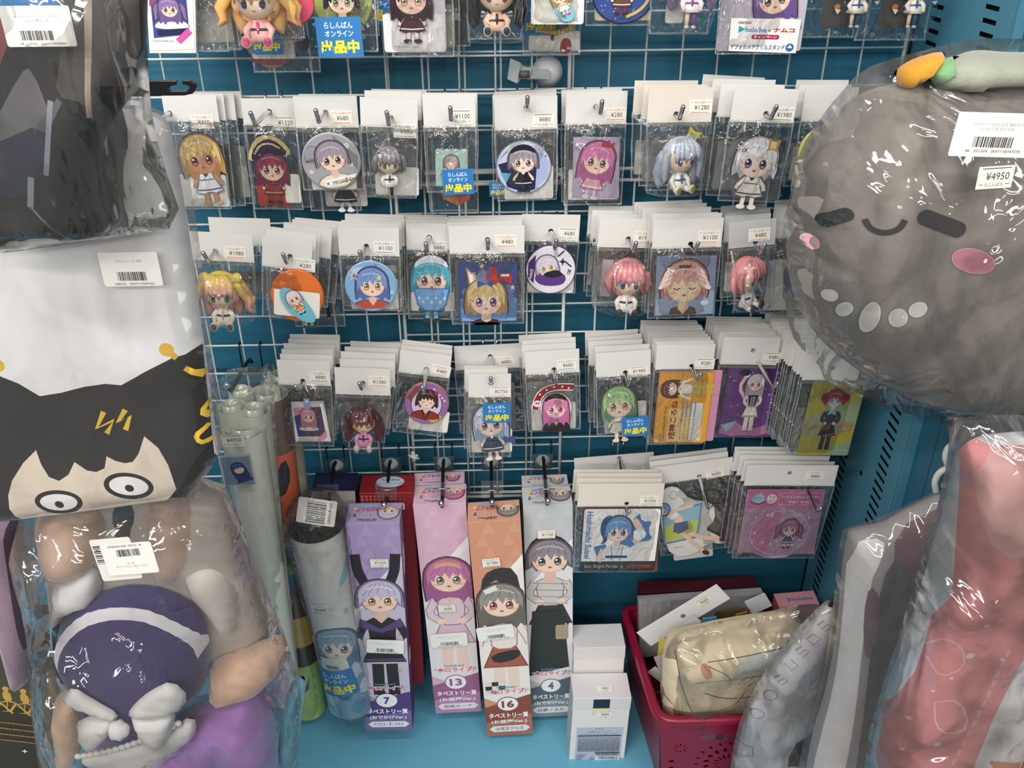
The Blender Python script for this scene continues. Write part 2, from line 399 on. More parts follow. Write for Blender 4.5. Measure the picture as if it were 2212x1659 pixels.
# ---- people as plain printed drawings
def head(A, hair, eye='#5a4038', skin='#f4d5c1', L=0.6, shade=None, closed=False, face=True, cap=None, twin=False, bow=None, mouth='#b5605a', edge='#4a3a44'):
    sh = shade or hexmix(hair, '#3a2030', .28); hi = hexmix(hair, '#ffffff', .35)
    def back(k, col):
        pts = [(1.06 * k * math.cos(math.radians(a)), .12 + 1.03 * k * math.sin(math.radians(a))) for a in range(-5, 186, 16)]
        b = -.45 - L
        pts += [(-1.1 * k, -.4), (-1.05 * k, b - .02), (-.8, b + .18), (-.62, b - .14), (-.4, b + .12), (0, b + .2), (.4, b + .12), (.62, b - .14), (.8, b + .18), (1.05 * k, b - .02), (1.1 * k, -.4)]
        A.poly(pts, col)
    if twin:
        for q in (-1, 1): A.poly([(q * .8, .5), (q * 1.35, .55), (q * 1.7, 0), (q * 1.6, -.8), (q * 1.75, -1.3), (q * 1.25, -1.1), (q * 1.2, -.3), (q * .9, .1)], edge, 1); A.poly([(q * .85, .45), (q * 1.3, .48), (q * 1.6, 0), (q * 1.52, -.8), (q * 1.6, -1.2), (q * 1.3, -1.0), (q * 1.24, -.3), (q * .95, .1)], hexmix(hair, sh, .25), 1)
    back(1.07, edge); back(1.0, sh)
    A.ell(0, -.12, .8, .72, hexmix(skin, '#a06050', .35)); A.ell(0, -.1, .77, .7, skin)
    if face:
        for q in (-1, 1):
            A.ell(q * .52, -.38, .15, .08, hexmix(skin, '#f08070', .35))
            if closed: A.line([(q * .2, -.16), (q * .36, -.24), (q * .52, -.16)], .05, '#4a3030')
            else:
                A.ell(q * .36, -.17, .17, .23, '#3c2c34'); A.ell(q * .36, -.2, .14, .18, eye); A.ell(q * .36, -.15, .08, .1, hexmix(eye, '#101018', .6))
                A.ell(q * .36, -.29, .1, .06, hexmix(eye, '#ffffff', .45)); A.ell(q * .36 - .06, -.08, .05, .055, '#ffffff')
            A.line([(q * .2, .16), (q * .48, .17)], .03, sh)
        A.ell(0, -.5, .09, .055, mouth)
    top = [(1.0 * math.cos(math.radians(a)), .14 + .96 * math.sin(math.radians(a))) for a in range(-6, 187, 16)]
    z = [(-.98, -.5), (-.78, .0), (-.66, -.2), (-.5, .22), (-.3, .02), (-.14, .3), (.06, -.06), (.22, .3), (.44, .04), (.56, .26), (.7, -.14), (.8, .02), (.98, -.5)]
    A.poly(top + z, edge); A.poly([(x * .975, y * .975 + .012) for x, y in top + z], hair)
    for x0, y0, x1, y1 in ((-.1, .95, -.5, .3), (.05, 1.0, -.1, .35), (.15, .98, .45, .3), (-.3, .9, -.75, .2), (.4, .85, .75, .2)):
        A.line([(x0, y0), ((x0 + x1) / 2 + .05, (y0 + y1) / 2 + .08), (x1, y1)], .035, sh, 1)
    A.line([(-.6, .58), (-.2, .74), (.25, .72), (.62, .52)], .09, hi, 1)
    if cap: A.poly([(-.95, .5), (-.75, .95), (0, 1.25), (.75, .95), (.95, .5), (.4, .8), (-.4, .8)], cap, 1)
    if bow:
        A.poly([(.5, .8), (.95, 1.15), (1.0, .62)], bow); A.poly([(.5, .8), (.1, 1.15), (.12, .62)], bow); A.ell(.52, .82, .1, .1, hexmix(bow, '#000000', .3))
def chibi(A, x, y, k, hair, dress, eye='#5a4038', skin='#f4d5c1', rot=0, legs='#f0d0bc', shoe='#3b3038', border=None, trim='#ffffff', tail=None, **kw):
    A.push(x, y, k * 1.2, rot, 1, A.ky if len(A.T) == 1 else 1)
    if border:
        A.poly([(-1.25, .2), (-1.1, 1.0), (-.5, 1.35), (.5, 1.35), (1.1, 1.0), (1.25, .2), (1.2, -1), (1.0, -1.9), (.55, -2.6), (-.55, -2.6), (-1.0, -1.9), (-1.2, -1)], border, 2)
    if tail: A.poly([(.2, -1.5), (1.0, -1.3), (1.5, -1.6), (1.4, -1.2), (1.7, -1.0), (1.2, -1.0), (.6, -1.0), (.2, -1.1)], tail, 1)
    for q in (-1, 1):
        A.line([(q * .2, -1.5), (q * .24, -2.2)], .25, hexmix(legs, '#302028', .5)); A.line([(q * .2, -1.5), (q * .24, -2.2)], .2, legs)
        A.ell(q * .28, -2.28, .22, .12, shoe)
        A.line([(q * .3, -.85), (q * .62, -1.2), (q * .7, -1.45)], .22, hexmix(dress, '#201018', .4)); A.line([(q * .3, -.85), (q * .62, -1.2), (q * .7, -1.42)], .17, skin)
    A.poly([(-.3, -.72), (.3, -.72), (.42, -1.1), (.72, -1.72), (.3, -1.84), (0, -1.76), (-.3, -1.84), (-.72, -1.72), (-.42, -1.1)], hexmix(dress, '#201018', .55))
    A.poly([(-.27, -.74), (.27, -.74), (.38, -1.1), (.66, -1.7), (.3, -1.8), (0, -1.72), (-.3, -1.8), (-.66, -1.7), (-.38, -1.1)], dress)
    A.line([(-.6, -1.6), (0, -1.64), (.6, -1.6)], .06, trim); A.line([(-.36, -1.12), (.36, -1.12)], .07, hexmix(dress, '#000000', .45))
    A.poly([(-.24, -.72), (.24, -.72), (0, -1.0)], trim)
    head(A, hair, eye, skin, **kw); A.pop()
def bust(A, x, y, k, hair, top, eye='#5a4038', skin='#f4d5c1', rot=0, w=1.5, b=2.0, **kw):
    A.push(x, y, k * 1.05, rot, 1, A.ky if len(A.T) == 1 else 1)
    hr = kw.get('L', .6)
    A.poly([(-w, -b), (-w * .9, -1.35), (-.55, -1.02), (.55, -1.02), (w * .9, -1.35), (w, -b)], hexmix(top, '#201018', .5), 1)
    A.poly([(-w * .95, -b), (-w * .85, -1.4), (-.5, -1.06), (.5, -1.06), (w * .85, -1.4), (w * .95, -b)], top, 1)
    A.poly([(-.22, -.6), (.22, -.6), (.26, -1.1), (0, max(-1.45, -b)), (-.26, -1.1)], hexmix(skin, '#a06050', .18))
    head(A, hair, eye, skin, **kw); A.pop()
def standing(A, x, y, k, hair, top, skirt, eye='#5a4038', skin='#f4d5c1', legs='#f0d0bc', sock=None, rot=0, arm=1, hem=None, **kw):
    """a taller printed figure: head radius k, about five heads tall"""
    A.push(x, y, k, rot)
    for q in (-1, 1):
        A.line([(q * .3, -3.4), (q * .36, -5.6)], .52, legs)
        if sock: A.line([(q * .33, -4.1), (q * .37, -6.2)], .56, sock)
    A.poly([(-.55, -2.7), (.55, -2.7), (1.05, -4.0), (-1.05, -4.0)], hexmix(skirt, '#100810', .4)); A.poly([(-.5, -2.7), (.5, -2.7), (.97, -3.95), (-.97, -3.95)], skirt)
    if hem: A.line([(-1.0, -3.85), (1.0, -3.85)], .16, hem)
    A.poly([(-.75, -1.15), (.75, -1.15), (.62, -2.0), (.6, -2.85), (-.6, -2.85), (-.62, -2.0)], hexmix(top, '#201018', .45), 1)
    A.poly([(-.7, -1.18), (.7, -1.18), (.57, -2.0), (.55, -2.8), (-.55, -2.8), (-.57, -2.0)], top, 1)
    for q in (-1, 1):
        pts = [(q * .7, -1.35), (q * 1.05, -2.1), (q * (.5 if arm else 1.2), -2.6)]
        A.line(pts, .42, hexmix(top, '#201018', .45), 1); A.line(pts, .34, top, 1); A.ell(pts[-1][0], pts[-1][1], .2, .18, skin)
    A.poly([(-.2, -.6), (.2, -.6), (.3, -1.15), (0, -1.5), (-.3, -1.15)], hexmix(skin, '#a06050', .18))
    head(A, hair, eye, skin, **kw); A.pop()
# ------------------------------------------------------------------ the shelving bay
M_TEAL = material('teal_painted_steel', '#2a6b86', 0.42, bump=0.12, bscale=700, vary=0.04, vscale=5)
M_SHELF = material('sky_blue_shelf', '#64aac6', 0.5, bump=0.15, bscale=600, vary=0.04, vscale=5)
M_POST = material('blue_upright', '#5693ab', 0.4, bump=0.12, bscale=700, vary=0.04, vscale=5)
M_DARK = material('dark_gap', '#0a0d10', 0.9)
FZ = -0.80
def struct(name, boxes, m, bevel=0.0):
    mb = MB(); [mb.box(a, b, '#808080') for a, b in boxes]
    return tag(mb.build(name, m, smooth=False, bevel=bevel), kind='structure')
struct('wall_back', [((-1.1, .050, FZ - .02), (1.0, .062, .86))], M_TEAL)
struct('floor', [((-1.1, -.62, FZ - .03), (1.0, .062, FZ))], M_SHELF)
struct('trim_1', [((-1.1, -.64, FZ - .10), (1.06, -.62, FZ + .004))], M_SHELF, .002)
# backing panel seam
struct('trim_2', [((-1.1, .046, -.1495), (1.0, .0502, -.147)), ((-1.1, .046, -.120), (1.0, .0502, -.1185))], material('panel_seam', '#0f4a66', .5))
# side: slotted upright (a real sheet with slots punched through) and the flat panel in front of it
def side_sheet():
    mb = MB()
    y0, y1 = -.193, .05; z0, z1 = FZ, .86
    holes = []
    for i in range(int((z1 - z0 - .03) / .0156)):
        z = z0 + .02 + i * .0156
        for a, b in ((-.163, -.131), (-.024, .006)):
            holes.append([(a, z), (b, z), (b, z + .0055), (a, z + .0055)])
    for zc in (-.268, .32, .02, -.6): holes.append([(-.083 + .0045 * math.cos(t * math.pi / 5), zc + .0045 * math.sin(t * math.pi / 5)) for t in range(10)])
    vs, fs = fill([(y0, z0), (y1, z0), (y1, z1), (y0, z1)], 0, holes)
    mb.add([(1.0, y, z) for y, z in vs], [tuple(reversed(f)) for f in fs], '#808080')
    mb.box((1.0, -.1975, z0), (1.004, -.193, z1), '#808080')
    mb.box((1.0, -.205, z0), (1.012, -.2012, z1), '#808080')
    return tag(mb.build('wall_side', M_POST, smooth=False), kind='structure')
side_sheet()
struct('slot_shade_sheet', [((1.009, -.192, FZ), (1.012, .09, .86))], M_DARK)  # near-black sheet added behind the slots to stand in for shade
struct('trim_4', [((1.012, -.25, FZ), (1.02, -.2, .86)), ((1.012, -.43, FZ), (1.02, -.2525, .86))], M_TEAL)
struct('trim_5', [((.9975, .046, FZ), (1.0, .05, .86))], M_DARK)

# ------------------------------------------------------------------ wire grid panels
def net(label, xa, xb, za, zb, xs, zs, Y, posts=True):
    root = empty('wire_grid_panel', Matrix.Translation((xa, Y, za)))
    tag(root, label, 'grid panel', 'white wire grid panels hung on the back wall')
    def rod(L, r, vert, jog=False):
        mb = MB(); mb.tube([(0, 0, 0), (0, 0, L)] if vert else [(0, 0, 0), (L, 0, 0)], r, '#ffffff', 8); return mb.mesh('wire', True)
    W_, H_ = xb - xa, zb - za
    for nm, me, pos in (('frame_rod', rod(W_, .0027, 0), (0, 0, 0)), ('frame_rod', rod(W_, .0027, 0), (0, 0, H_)), ('frame_rod', rod(H_, .0027, 1), (0, 0, 0)), ('frame_rod', rod(H_, .0027, 1), (W_, 0, 0))):
        me.materials.append(M_WIRE); o = bpy.data.objects.new(nm, me); COL.objects.link(o); o.parent = root; o.location = pos
    mh = rod(W_, .00155, 0); mv = rod(H_, .00155, 1); mh.materials.append(M_WIRE); mv.materials.append(M_WIRE)
    for z in zs:
        o = bpy.data.objects.new('wire', mh); COL.objects.link(o); o.parent = root; o.location = (0, -.001, z - za)
    for x in xs:
        o = bpy.data.objects.new('wire', mv); COL.objects.link(o); o.parent = root; o.location = (x - xa, .0015, 0)
def fr(a, b, o, st=.05):
    k = math.ceil((a - o) / st + .2); out = []
    while o + k * st < b - .012: out.append(o + k * st); k += 1
    return out
net('white wire grid panel of the upper row, behind the badge of crossed black stripes', -.394, .5077, .2215, .82, fr(-.394, .5077, .006), [.2824, .3324, .3824, .4324, .4824, .5324, .5824, .6324, .6824, .7324], -.002)
net('white wire grid panel of the lower row, its bottom rod above the salmon box', -.40, .5077, -.357, .2045, fr(-.40, .5077, 0), fr(-.357, .2045, 0), -.002)
net('white wire grid panel of the upper row, reaching to the slotted upright', .2574, .9725, .2215, .82, fr(.2574, .9725, .0137), [.286, .336, .386, .436, .486, .536, .586, .636, .686, .736], .007)
net('white wire grid panel of the lower row, reaching to the slotted upright', .2574, .9725, -.355, .2045, fr(.2574, .9725, .0093), fr(-.355, .2045, .0084), .007)

# ------------------------------------------------------------------ display hooks
HROW = {2: .334, 3: .156, 4: -.049, 5: -.248, 1: .5324}
HOOKS = []
def hook_mesh(L, span=.022, z1=-.006, up=.016, r=.0030, ang=0.0, drop=-.028):
    c = MB()
    for q in (-1, 1):
        c.tube([(q * span / 2, .006, -.006), (q * span / 2, .0065, .0012), (q * span / 2, .002, .0045), (q * span / 2, -.0045, .001), (q * span / 2, -.005, -.008), (q * span / 2, -.005, -.046)], .0013, '#ffffff', 8)
    c.tube([(-span / 2, -.005, -.046), (span / 2, -.005, -.046)], .0013, '#ffffff', 8)
    a = MB(); a.tube([(0, -.005, drop), (0, -.012, drop + .008), (0, -.03, drop + .013)] + [(ang * .2, -L * .5, (drop + z1) / 2 + .006), (ang, -L, z1 - .004), (ang, -L - .003, z1), (ang, -L - .005, z1 + .003), (ang, -L - .004 - up * .62, z1 + up * .80)], r, '#ffffff', 10, True)
    a.sphere((ang, -L - .004 - up * .62, z1 + up * .80), r * 1.05, '#ffffff', 10, 6)
    return c, a
def hook(desc, xc, row, L=.125, group='chrome display hooks on the grid', dark=False, span=.022, z1=-.006):
    x = P(xc, *{2: (197, 0), 3: (470, 0), 4: (738, 0), 5: (960, 0), 1: (-150, 0)}[row]).x
    root = empty('display_hook', Matrix.Translation((x, -.004, HROW[row])))
    tag(root, desc, 'hook', group)
    HOOKS.append((row, x, L, z1))
    c, a = hook_mesh(L, span, z1, up=.0165 if not dark else .016)
    c.build('wire_clip', M_BLACKM if dark else M_CHROME, root)
    o = a.build('arm', M_BLACKM if dark else M_CHROME, root)
    if dark:
        b = MB(); b.sphere((0, -L - .014, z1 + .0145), .0052, '#ffffff', 14, 10); b.build('ball_tip', M_CHROME, root)
    return root, x

# ------------------------------------------------------------------ packages hanging from the hooks
_hdr = {}
def header_mesh(w, h, hx, hz, cream=False):
    """card with a punched hole; (0,0) is the middle of the top edge"""
    mb = MB(); r = .0036; n = 20
    angs = sorted([2 * math.pi * i / n for i in range(n)] + [math.atan2(cz - hz, cx - hx) % (2 * math.pi) for cx, cz in ((w/2, 0), (-w/2, 0), (-w/2, -h), (w/2, -h))])
    inner = []; outer = []
    for a in angs:
        c, s = math.cos(a), math.sin(a); t = 1e9
        if c > 1e-6: t = min(t, (w/2 - hx) / c)
        if c < -1e-6: t = min(t, (-w/2 - hx) / c)
        if s > 1e-6: t = min(t, (0 - hz) / s)
        if s < -1e-6: t = min(t, (-h - hz) / s)
        inner.append((hx + r * c, hz + r * s)); outer.append((hx + t * c, hz + t * s))
    m = len(angs); V = []
    for y in (-.0005, .0005):
        V += [(u, y, v) for u, v in inner] + [(u, y, v) for u, v in outer]
    F = []
    for i in range(m):
        j = (i + 1) % m
        F += [(i, m + i, m + j, j), (2*m + i, 2*m + j, 3*m + j, 3*m + i), (m + i, 3*m + i, 3*m + j, m + j), (i, j, 2*m + j, 2*m + i)]
    mb.add(V, F, '#f3f1ec'); me = mb.mesh('header_card', False); me.materials.append(M_CARD2 if cream else M_CARD); return me
def film_mesh(w, top, bot, puff, seed, nx=12, nz=18, wb=None, crease=1.0, back=True, film=None):
    mb = MB(); wb = wb or w; off = Vector((seed * 3.7, seed * 1.3, 0))
    for side in ((-1, 1) if back else (-1,)):
        V = []; F = []
        for j in range(nz + 1):
            t = 0 if j == 0 else 1 if j == nz else (1 - .0022 / abs(top - bot) if j == nz - 1 else j / nz); z = top + (bot - top) * t; ww = w + (wb - w) * t
            for i in range(nx + 1):
                s = -1 if i == 0 else 1 if i == nx else (-1 + .0036 / w if i == 1 else 1 - .0036 / w if i == nx - 1 else (i - 1) / (nx - 2) * 2 - 1)
                pr = (1 - abs(s) ** 3) * min(1, t * 9) ** .6 * min(1, (1 - t) * 9 + .03)
                k = noise.noise(Vector((s * 2.2, t * 3.2, seed)) + off); k2 = abs(noise.noise(Vector((s * 5, t * 4, seed + 9)) + off))
                d = puff * pr + crease * (.0022 * k + .0026 * k2) * (min(1, t * 6) if side < 0 else 0)
                V.append((s * ww / 2 + .0015 * k * (1 - abs(s)) + (.0012 * k if abs(s) > .99 else 0), side * max(d, .0003) if side < 0 else .0006 + puff * .25 * pr, z + (.0015 * k2 if j == nz else 0)))
        for j in range(nz):
            for i in range(nx):
                a = j * (nx + 1) + i; q = (a, a + nx + 1, a + nx + 2, a + 1)
                F.append(q if side < 0 else q[::-1])
        mb.add(V, F, '#ffffff')
    me = mb.mesh('plastic_bag', True); n = nx * nz; idx = [1 if (k % n) % nx in (0, nx - 1) or (k % n) // nx == nz - 1 else 0 for k in range(len(me.polygons))]
    me.materials.append(film or M_FILM); me.materials.append(M_EDGE); me.polygons.foreach_set('material_index', idx); return me
def price_art(A, txt, style, k=1.0, pre=None):
    """46 x 30 sticker in its own metres, centred"""
    w, h = .0300 * k, .0185 * k; c = {'r': '#cf5a44', 'b': '#3d6f9f', 'k': '#4a4a48', 'g': '#5f9a55', 'o': '#e0823c'}[style[0]]
    A.rect(-w/2, -h/2, w/2, h/2, '#efece2')
    up = len(style) < 2
    s = 1 if up else -1
    A.text('らしんばん', 0, s * h * .31, h * .2, c, width=w * .52, bold=.015)
    for q in (-1, 1): A.rect(q * w * .31, s * h * .31 - h * .015, q * w * .43, s * h * .31 + h * .015, '#55534c' if style[0] != 'r' else c)
    A.rect(-w * .4, -s * h * .40 - h * .02, w * .4, -s * h * .40 + h * .02, c if up and style[0] != 'k' else '#55534c' if not style[0] == 'r' else c)
    A.text('¥' + txt, w * .06, -s * h * .05, h * .34, '#3d3a35', width=w * .13 * (len(txt) + 1))
    if pre: A.text(pre, -w * .40, -s * h * .08, h * .2, '#3d3a35')
def blue_art(A, k=1.0):
    w, h = .0415 * k, .0345 * k
    A.rect(-w/2, -h/2, w/2, h/2, '#2a78bb')
    A.text('らしんばん', 0, h * .30, h * .17, '#e8f2fa', width=w * .62, bold=.02)
    A.text('オンライン', 0, h * .09, h * .16, '#e8f2fa', width=w * .62, bold=.02)
    A.text('出品中', 0, -h * .24, h * .34, '#f2df2c', width=w * .84, bold=.05)
def barcode(A, x, y, w, h, seed=1, col='#3a3836'):
    r = random.Random(seed); u = -w / 2
    while u < w / 2 - w * .01:
        b = w * r.choice((.012, .012, .024, .036)); A.rect(x + u, y - h/2, x + min(u + b, w/2), y + h/2, col); u += b + w * r.choice((.012, .02, .03))
NPK = [0]
ORD = ['first', 'second', 'third', 'fourth', 'fifth', 'sixth', 'seventh', 'eighth', 'ninth', 'tenth', 'eleventh', 'twelfth', 'thirteenth', 'fourteenth', 'fifteenth', 'sixteenth', 'seventeenth']
class Pkg:
    """one hanging bag: header card, film, and what is sealed inside. Corners are read off the photograph on the plane Y."""
    def __init__(s, name, label, q, hb, bb, Y, hole=None, dx=(0, 0), cat='package', group=None, cream=False, puff=.006, crease=1.0, film=None, wb=0, teeth=True, clearhdr=False, header=True, short='package'):
        s.short = short
        xl, yl, xr, yr = q; A_, B_ = P(xl, yl, Y), P(xr, yr, Y)
        s.Y = Y; s.w = (B_ - A_).length; mid = (A_ + B_) / 2; ex = (B_ - A_).normalized()
        s.pl = Pl(frame(mid, ex, Vector((-ex.z, 0, ex.x)))); xm = (xl + xr) / 2 + dx[0]
        s.h = -s.pl(xm, hb)[1]; s.b = -s.pl(xm, bb)[1]
        s.root = empty(name, s.pl.M); tag(s.root, label, cat, group); s.label = label; NPK[0] += 1; s.seed = NPK[0]
        s.hole = s.pl(*hole) if hole else (0, -s.h * .55)
        near = [h for h in HOOKS if abs(h[1] - (mid.x + s.hole[0])) < .03 and -.02 < mid.z - (HROW[h[0]] - .03) < .06]
        if near and header:
            h = min(near, key=lambda h: abs(h[1] - mid.x - s.hole[0])); dd = min(max(-Y - .004, 0), h[2])
            pz = [(0, -.028), (.008, -.020), (.026, -.015), (h[2] * .5 + .0, (-.028 + h[3]) / 2 + .006), (h[2], h[3] - .004)]
            for (a0, z0), (a1, z1) in zip(pz, pz[1:]):
                if a0 <= dd <= a1 + 1e-9: zz = z0 + (z1 - z0) * (dd - a0) / max(1e-9, a1 - a0)
            q = Vector((h[1], Y, HROW[h[0]] + zz)) - s.pl.o; s.hole = (q.dot(s.pl.ex), q.dot(s.pl.ez))
        elif header and hole: print('no hook for', label)
        s.kv = s.pl.scy((xl + xr) / 2, (hb + bb) / 2) / s.pl.sc((xl + xr) / 2, (hb + bb) / 2)
        if header and hole and (abs(s.hole[0]) > s.w/2 - .004 or not (-s.h + .004 < s.hole[1] < -.004)): print('HOLE off card', label, [round(v, 3) for v in s.hole], round(s.w/2, 3), round(s.h, 3))
        s.hole = (max(-s.w/2 + .006, min(s.w/2 - .006, s.hole[0])), max(-s.h + .006, min(-.006, s.hole[1])))
        if header:
            s.hm = header_mesh(s.w, s.h, s.hole[0], s.hole[1], cream)
            if clearhdr: s.hm.materials.clear(); s.hm.materials.append(film_material('frosted_film', haze=.45, refl=.05, strength=.2) if 'frosted_film' not in MATS else MATS['frosted_film'])
            s.hd = bpy.data.objects.new('header_card', s.hm); COL.objects.link(s.hd); s.hd.parent = s.root
        s.fm = film_mesh(s.w * 1.03, -s.h + .003, -s.b, puff, s.seed, wb=s.w + wb, crease=crease, film=film)
        s.film = bpy.data.objects.new('plastic_bag', s.fm); COL.objects.link(s.film); s.film.parent = s.root
        if teeth and header:
            A = Art(); n = int(s.w / .0016)
            for i in range(n): A.rect(-s.w/2 + i * s.w / n, -s.h - .0005, -s.w/2 + (i + .45) * s.w / n, -s.h - .0045, '#8e8f8c')
            t = A.build('sealed_seam', s.root, t0=.0016)
    def price(s, x, y, txt, style, k=1.0, rot=0.0, pre=None):
        A = Art(); u, v = s.pl(x, y); A.push(u, v, 1, rot); price_art(A, txt, style, k, pre); A.build('price_sticker', getattr(s, 'hd', None) or s.root, mat=M_STICK, t0=.0009)
        return s
    def sticker(s, x, y, k=1.0, rot=0.0, t=None):
        A = Art(); u, v = s.pl(x, y); A.push(u, v, 1, rot); blue_art(A, k); A.build('blue_sticker', s.root, mat=M_STICK, t0=t if t is not None else .0105); return s
    def backing(s, x0, y0, x1, y1, col='#eeece6', t=.0008, r=.003, name='backing_card'):
        a, b = s.pl(x0, y0), s.pl(x1, y1); A = Art(); A.rect(a[0], a[1], b[0], b[1], hexmix(col, '#808080', .3), r); 
        e = .0004; A.rect(a[0] + e, a[1] - e, b[0] - e, b[1] + e, col, r); A.build(name, s.root, t0=t); return s
    def px(s, x, y): return s.pl(x, y)
    def scl(s, x, y, n): return s.pl.sc(x, y) * n
    def plate(s, outline, col, th=.003, t=.001, name='acrylic_plate', mat=None, px=True, sm=0):
        pts = [s.pl(*p) for p in outline] if px else outline
        if sm: pts = chaikin(pts, sm)
        ar = sum(pts[i][0] * pts[(i + 1) % len(pts)][1] - pts[(i + 1) % len(pts)][0] * pts[i][1] for i in range(len(pts)))
        if ar < 0: pts = pts[::-1]
        mb = MB(); n = len(pts); mb.add([(u, -t - th, w) for u, w in pts] + [(u, -t, w) for u, w in pts], [tuple(range(n))] + [(i, n + i, n + (i + 1) % n, (i + 1) % n) for i in range(n)], col)
        return mb.build(name, mat or M_PRINTG, s.root, smooth=False)
    def badge(s, x, y, r, rim, col, art=None, ry=None, t=.002, name='pin_badge', holo=False):
        """a domed tin badge: a lathe turned about the line of sight, with the drawing wrapped over the dome"""
        u, v = s.pl(x, y); R = s.scl(x, y, r); K = (ry or r * .97) / r * s.kv; H = .0035
        mb = MB(); prof = [(R * .93, 0), (R, -.001), (R * .99, -.0022), (R * .955, -.0032), (R * .92, -.0036), (.001, -.0036)]
        mb.lathe([(a, b) for a, b in prof[:4]], rim, 36); mb.lathe(prof[3:], col, 36)
        mb.v = [(p[0], p[1], p[2] * K) for p in mb.v]
        o = mb.build(name, M_PRINTG, s.root); o.location = (u, -t, v)
        if art:
            def mp(a, b, tt):
                return (a, -.0037 - tt, b)
            A = Art(); A.push(0, 0, R, 0, 1, K); art(A); 
            # keep the drawing inside the rim
            q = []
            for pts, fs, c in A.ops: q.append(([(a * min(1, R * .93 / max(1e-9, math.hypot(a, b / K))), b * min(1, R * .93 / max(1e-9, math.hypot(a, b / K)))) for a, b in pts], fs, c))
            A.ops = q; A.build('printed_drawing', o, mp=mp, mat=M_PRINTG)
        return s
    def draw(s, fn, t=.003, name='printed_drawing', mat=None, parent=None):
        A = Art(ky=s.kv); fn(A, s); return A.build(name, parent or s.root, t0=t, mat=mat or M_PRINTG)
    def chain(s, x, y, n=7):
        mb = MB(); u, v = s.pl(x, y); r = random.Random(s.seed)
        for i in range(n * 2):
            a = i / (n * 2) * 2 * math.pi; mb.sphere((u + .007 * math.cos(a) * (1 + .2 * r.random()), -.004 - .001 * r.random(), v + .0045 * math.sin(a)), .0012, '#d8d8d8', 6, 4)
        mb.build('ball_chain', M_CHROME, s.root); return s
    def behind(s, n, dx=0.0, dz=0.0, step=None, jit=1.0, what='white-topped', cream=0, content=None):
        """more of the same hanging further back on the hook; each is a bag of its own"""
        space = -s.Y - .012; step = step or min(.012, space / max(n, 1)); r = random.Random(s.seed * 11)
        for k in range(1, n + 1):
            R = empty(s.root.name.split('.')[0], s.pl.M @ Matrix.Translation((dx * k + r.uniform(-.004, .004) * jit, step * k, dz * k + r.uniform(-.002, .003) * jit)) @ Matrix.Rotation(r.uniform(-.03, .03) * jit, 4, 'Y'))
            tag(R, f"{ORD[k-1]} {what} bag hanging behind the {s.short}", 'package', f"bags hung behind the {s.short}")
            for src in (s.hd, s.film):
                c = src.copy(); COL.objects.link(c); c.parent = R
                if src is s.film: c.data = s.fm
            A = Art(); w = s.w * .84; z1 = -s.h - .012; z0 = -s.b + .01
            col = content[k % len(content)] if content else r.choice(['#dcd9d2', '#8c8f94', '#b9a9a4', '#5e6064', '#c9c5bd', '#777f88'])
            A.rect(-w/2, z0, w/2, z0 + (z1 - z0) * r.uniform(.5, .95), hexmix(col, '#606060', .3), .003); A.rect(-w/2 + .001, z0 + .001, w/2 - .001, z0 + (z1 - z0) * .45, col, .003)
            A.build('backing_card', R, t0=.0008)
        return s
def bulge(s, u, v, R):
    me = s.fm.copy(); s.film.data = me
    for q in me.vertices:
        if q.co.y < 0: q.co.y -= (R * 1.62) * math.exp(-(((q.co.x - u) / (R * 1.5)) ** 4 + ((q.co.z - v) / (R * 2.0)) ** 4))
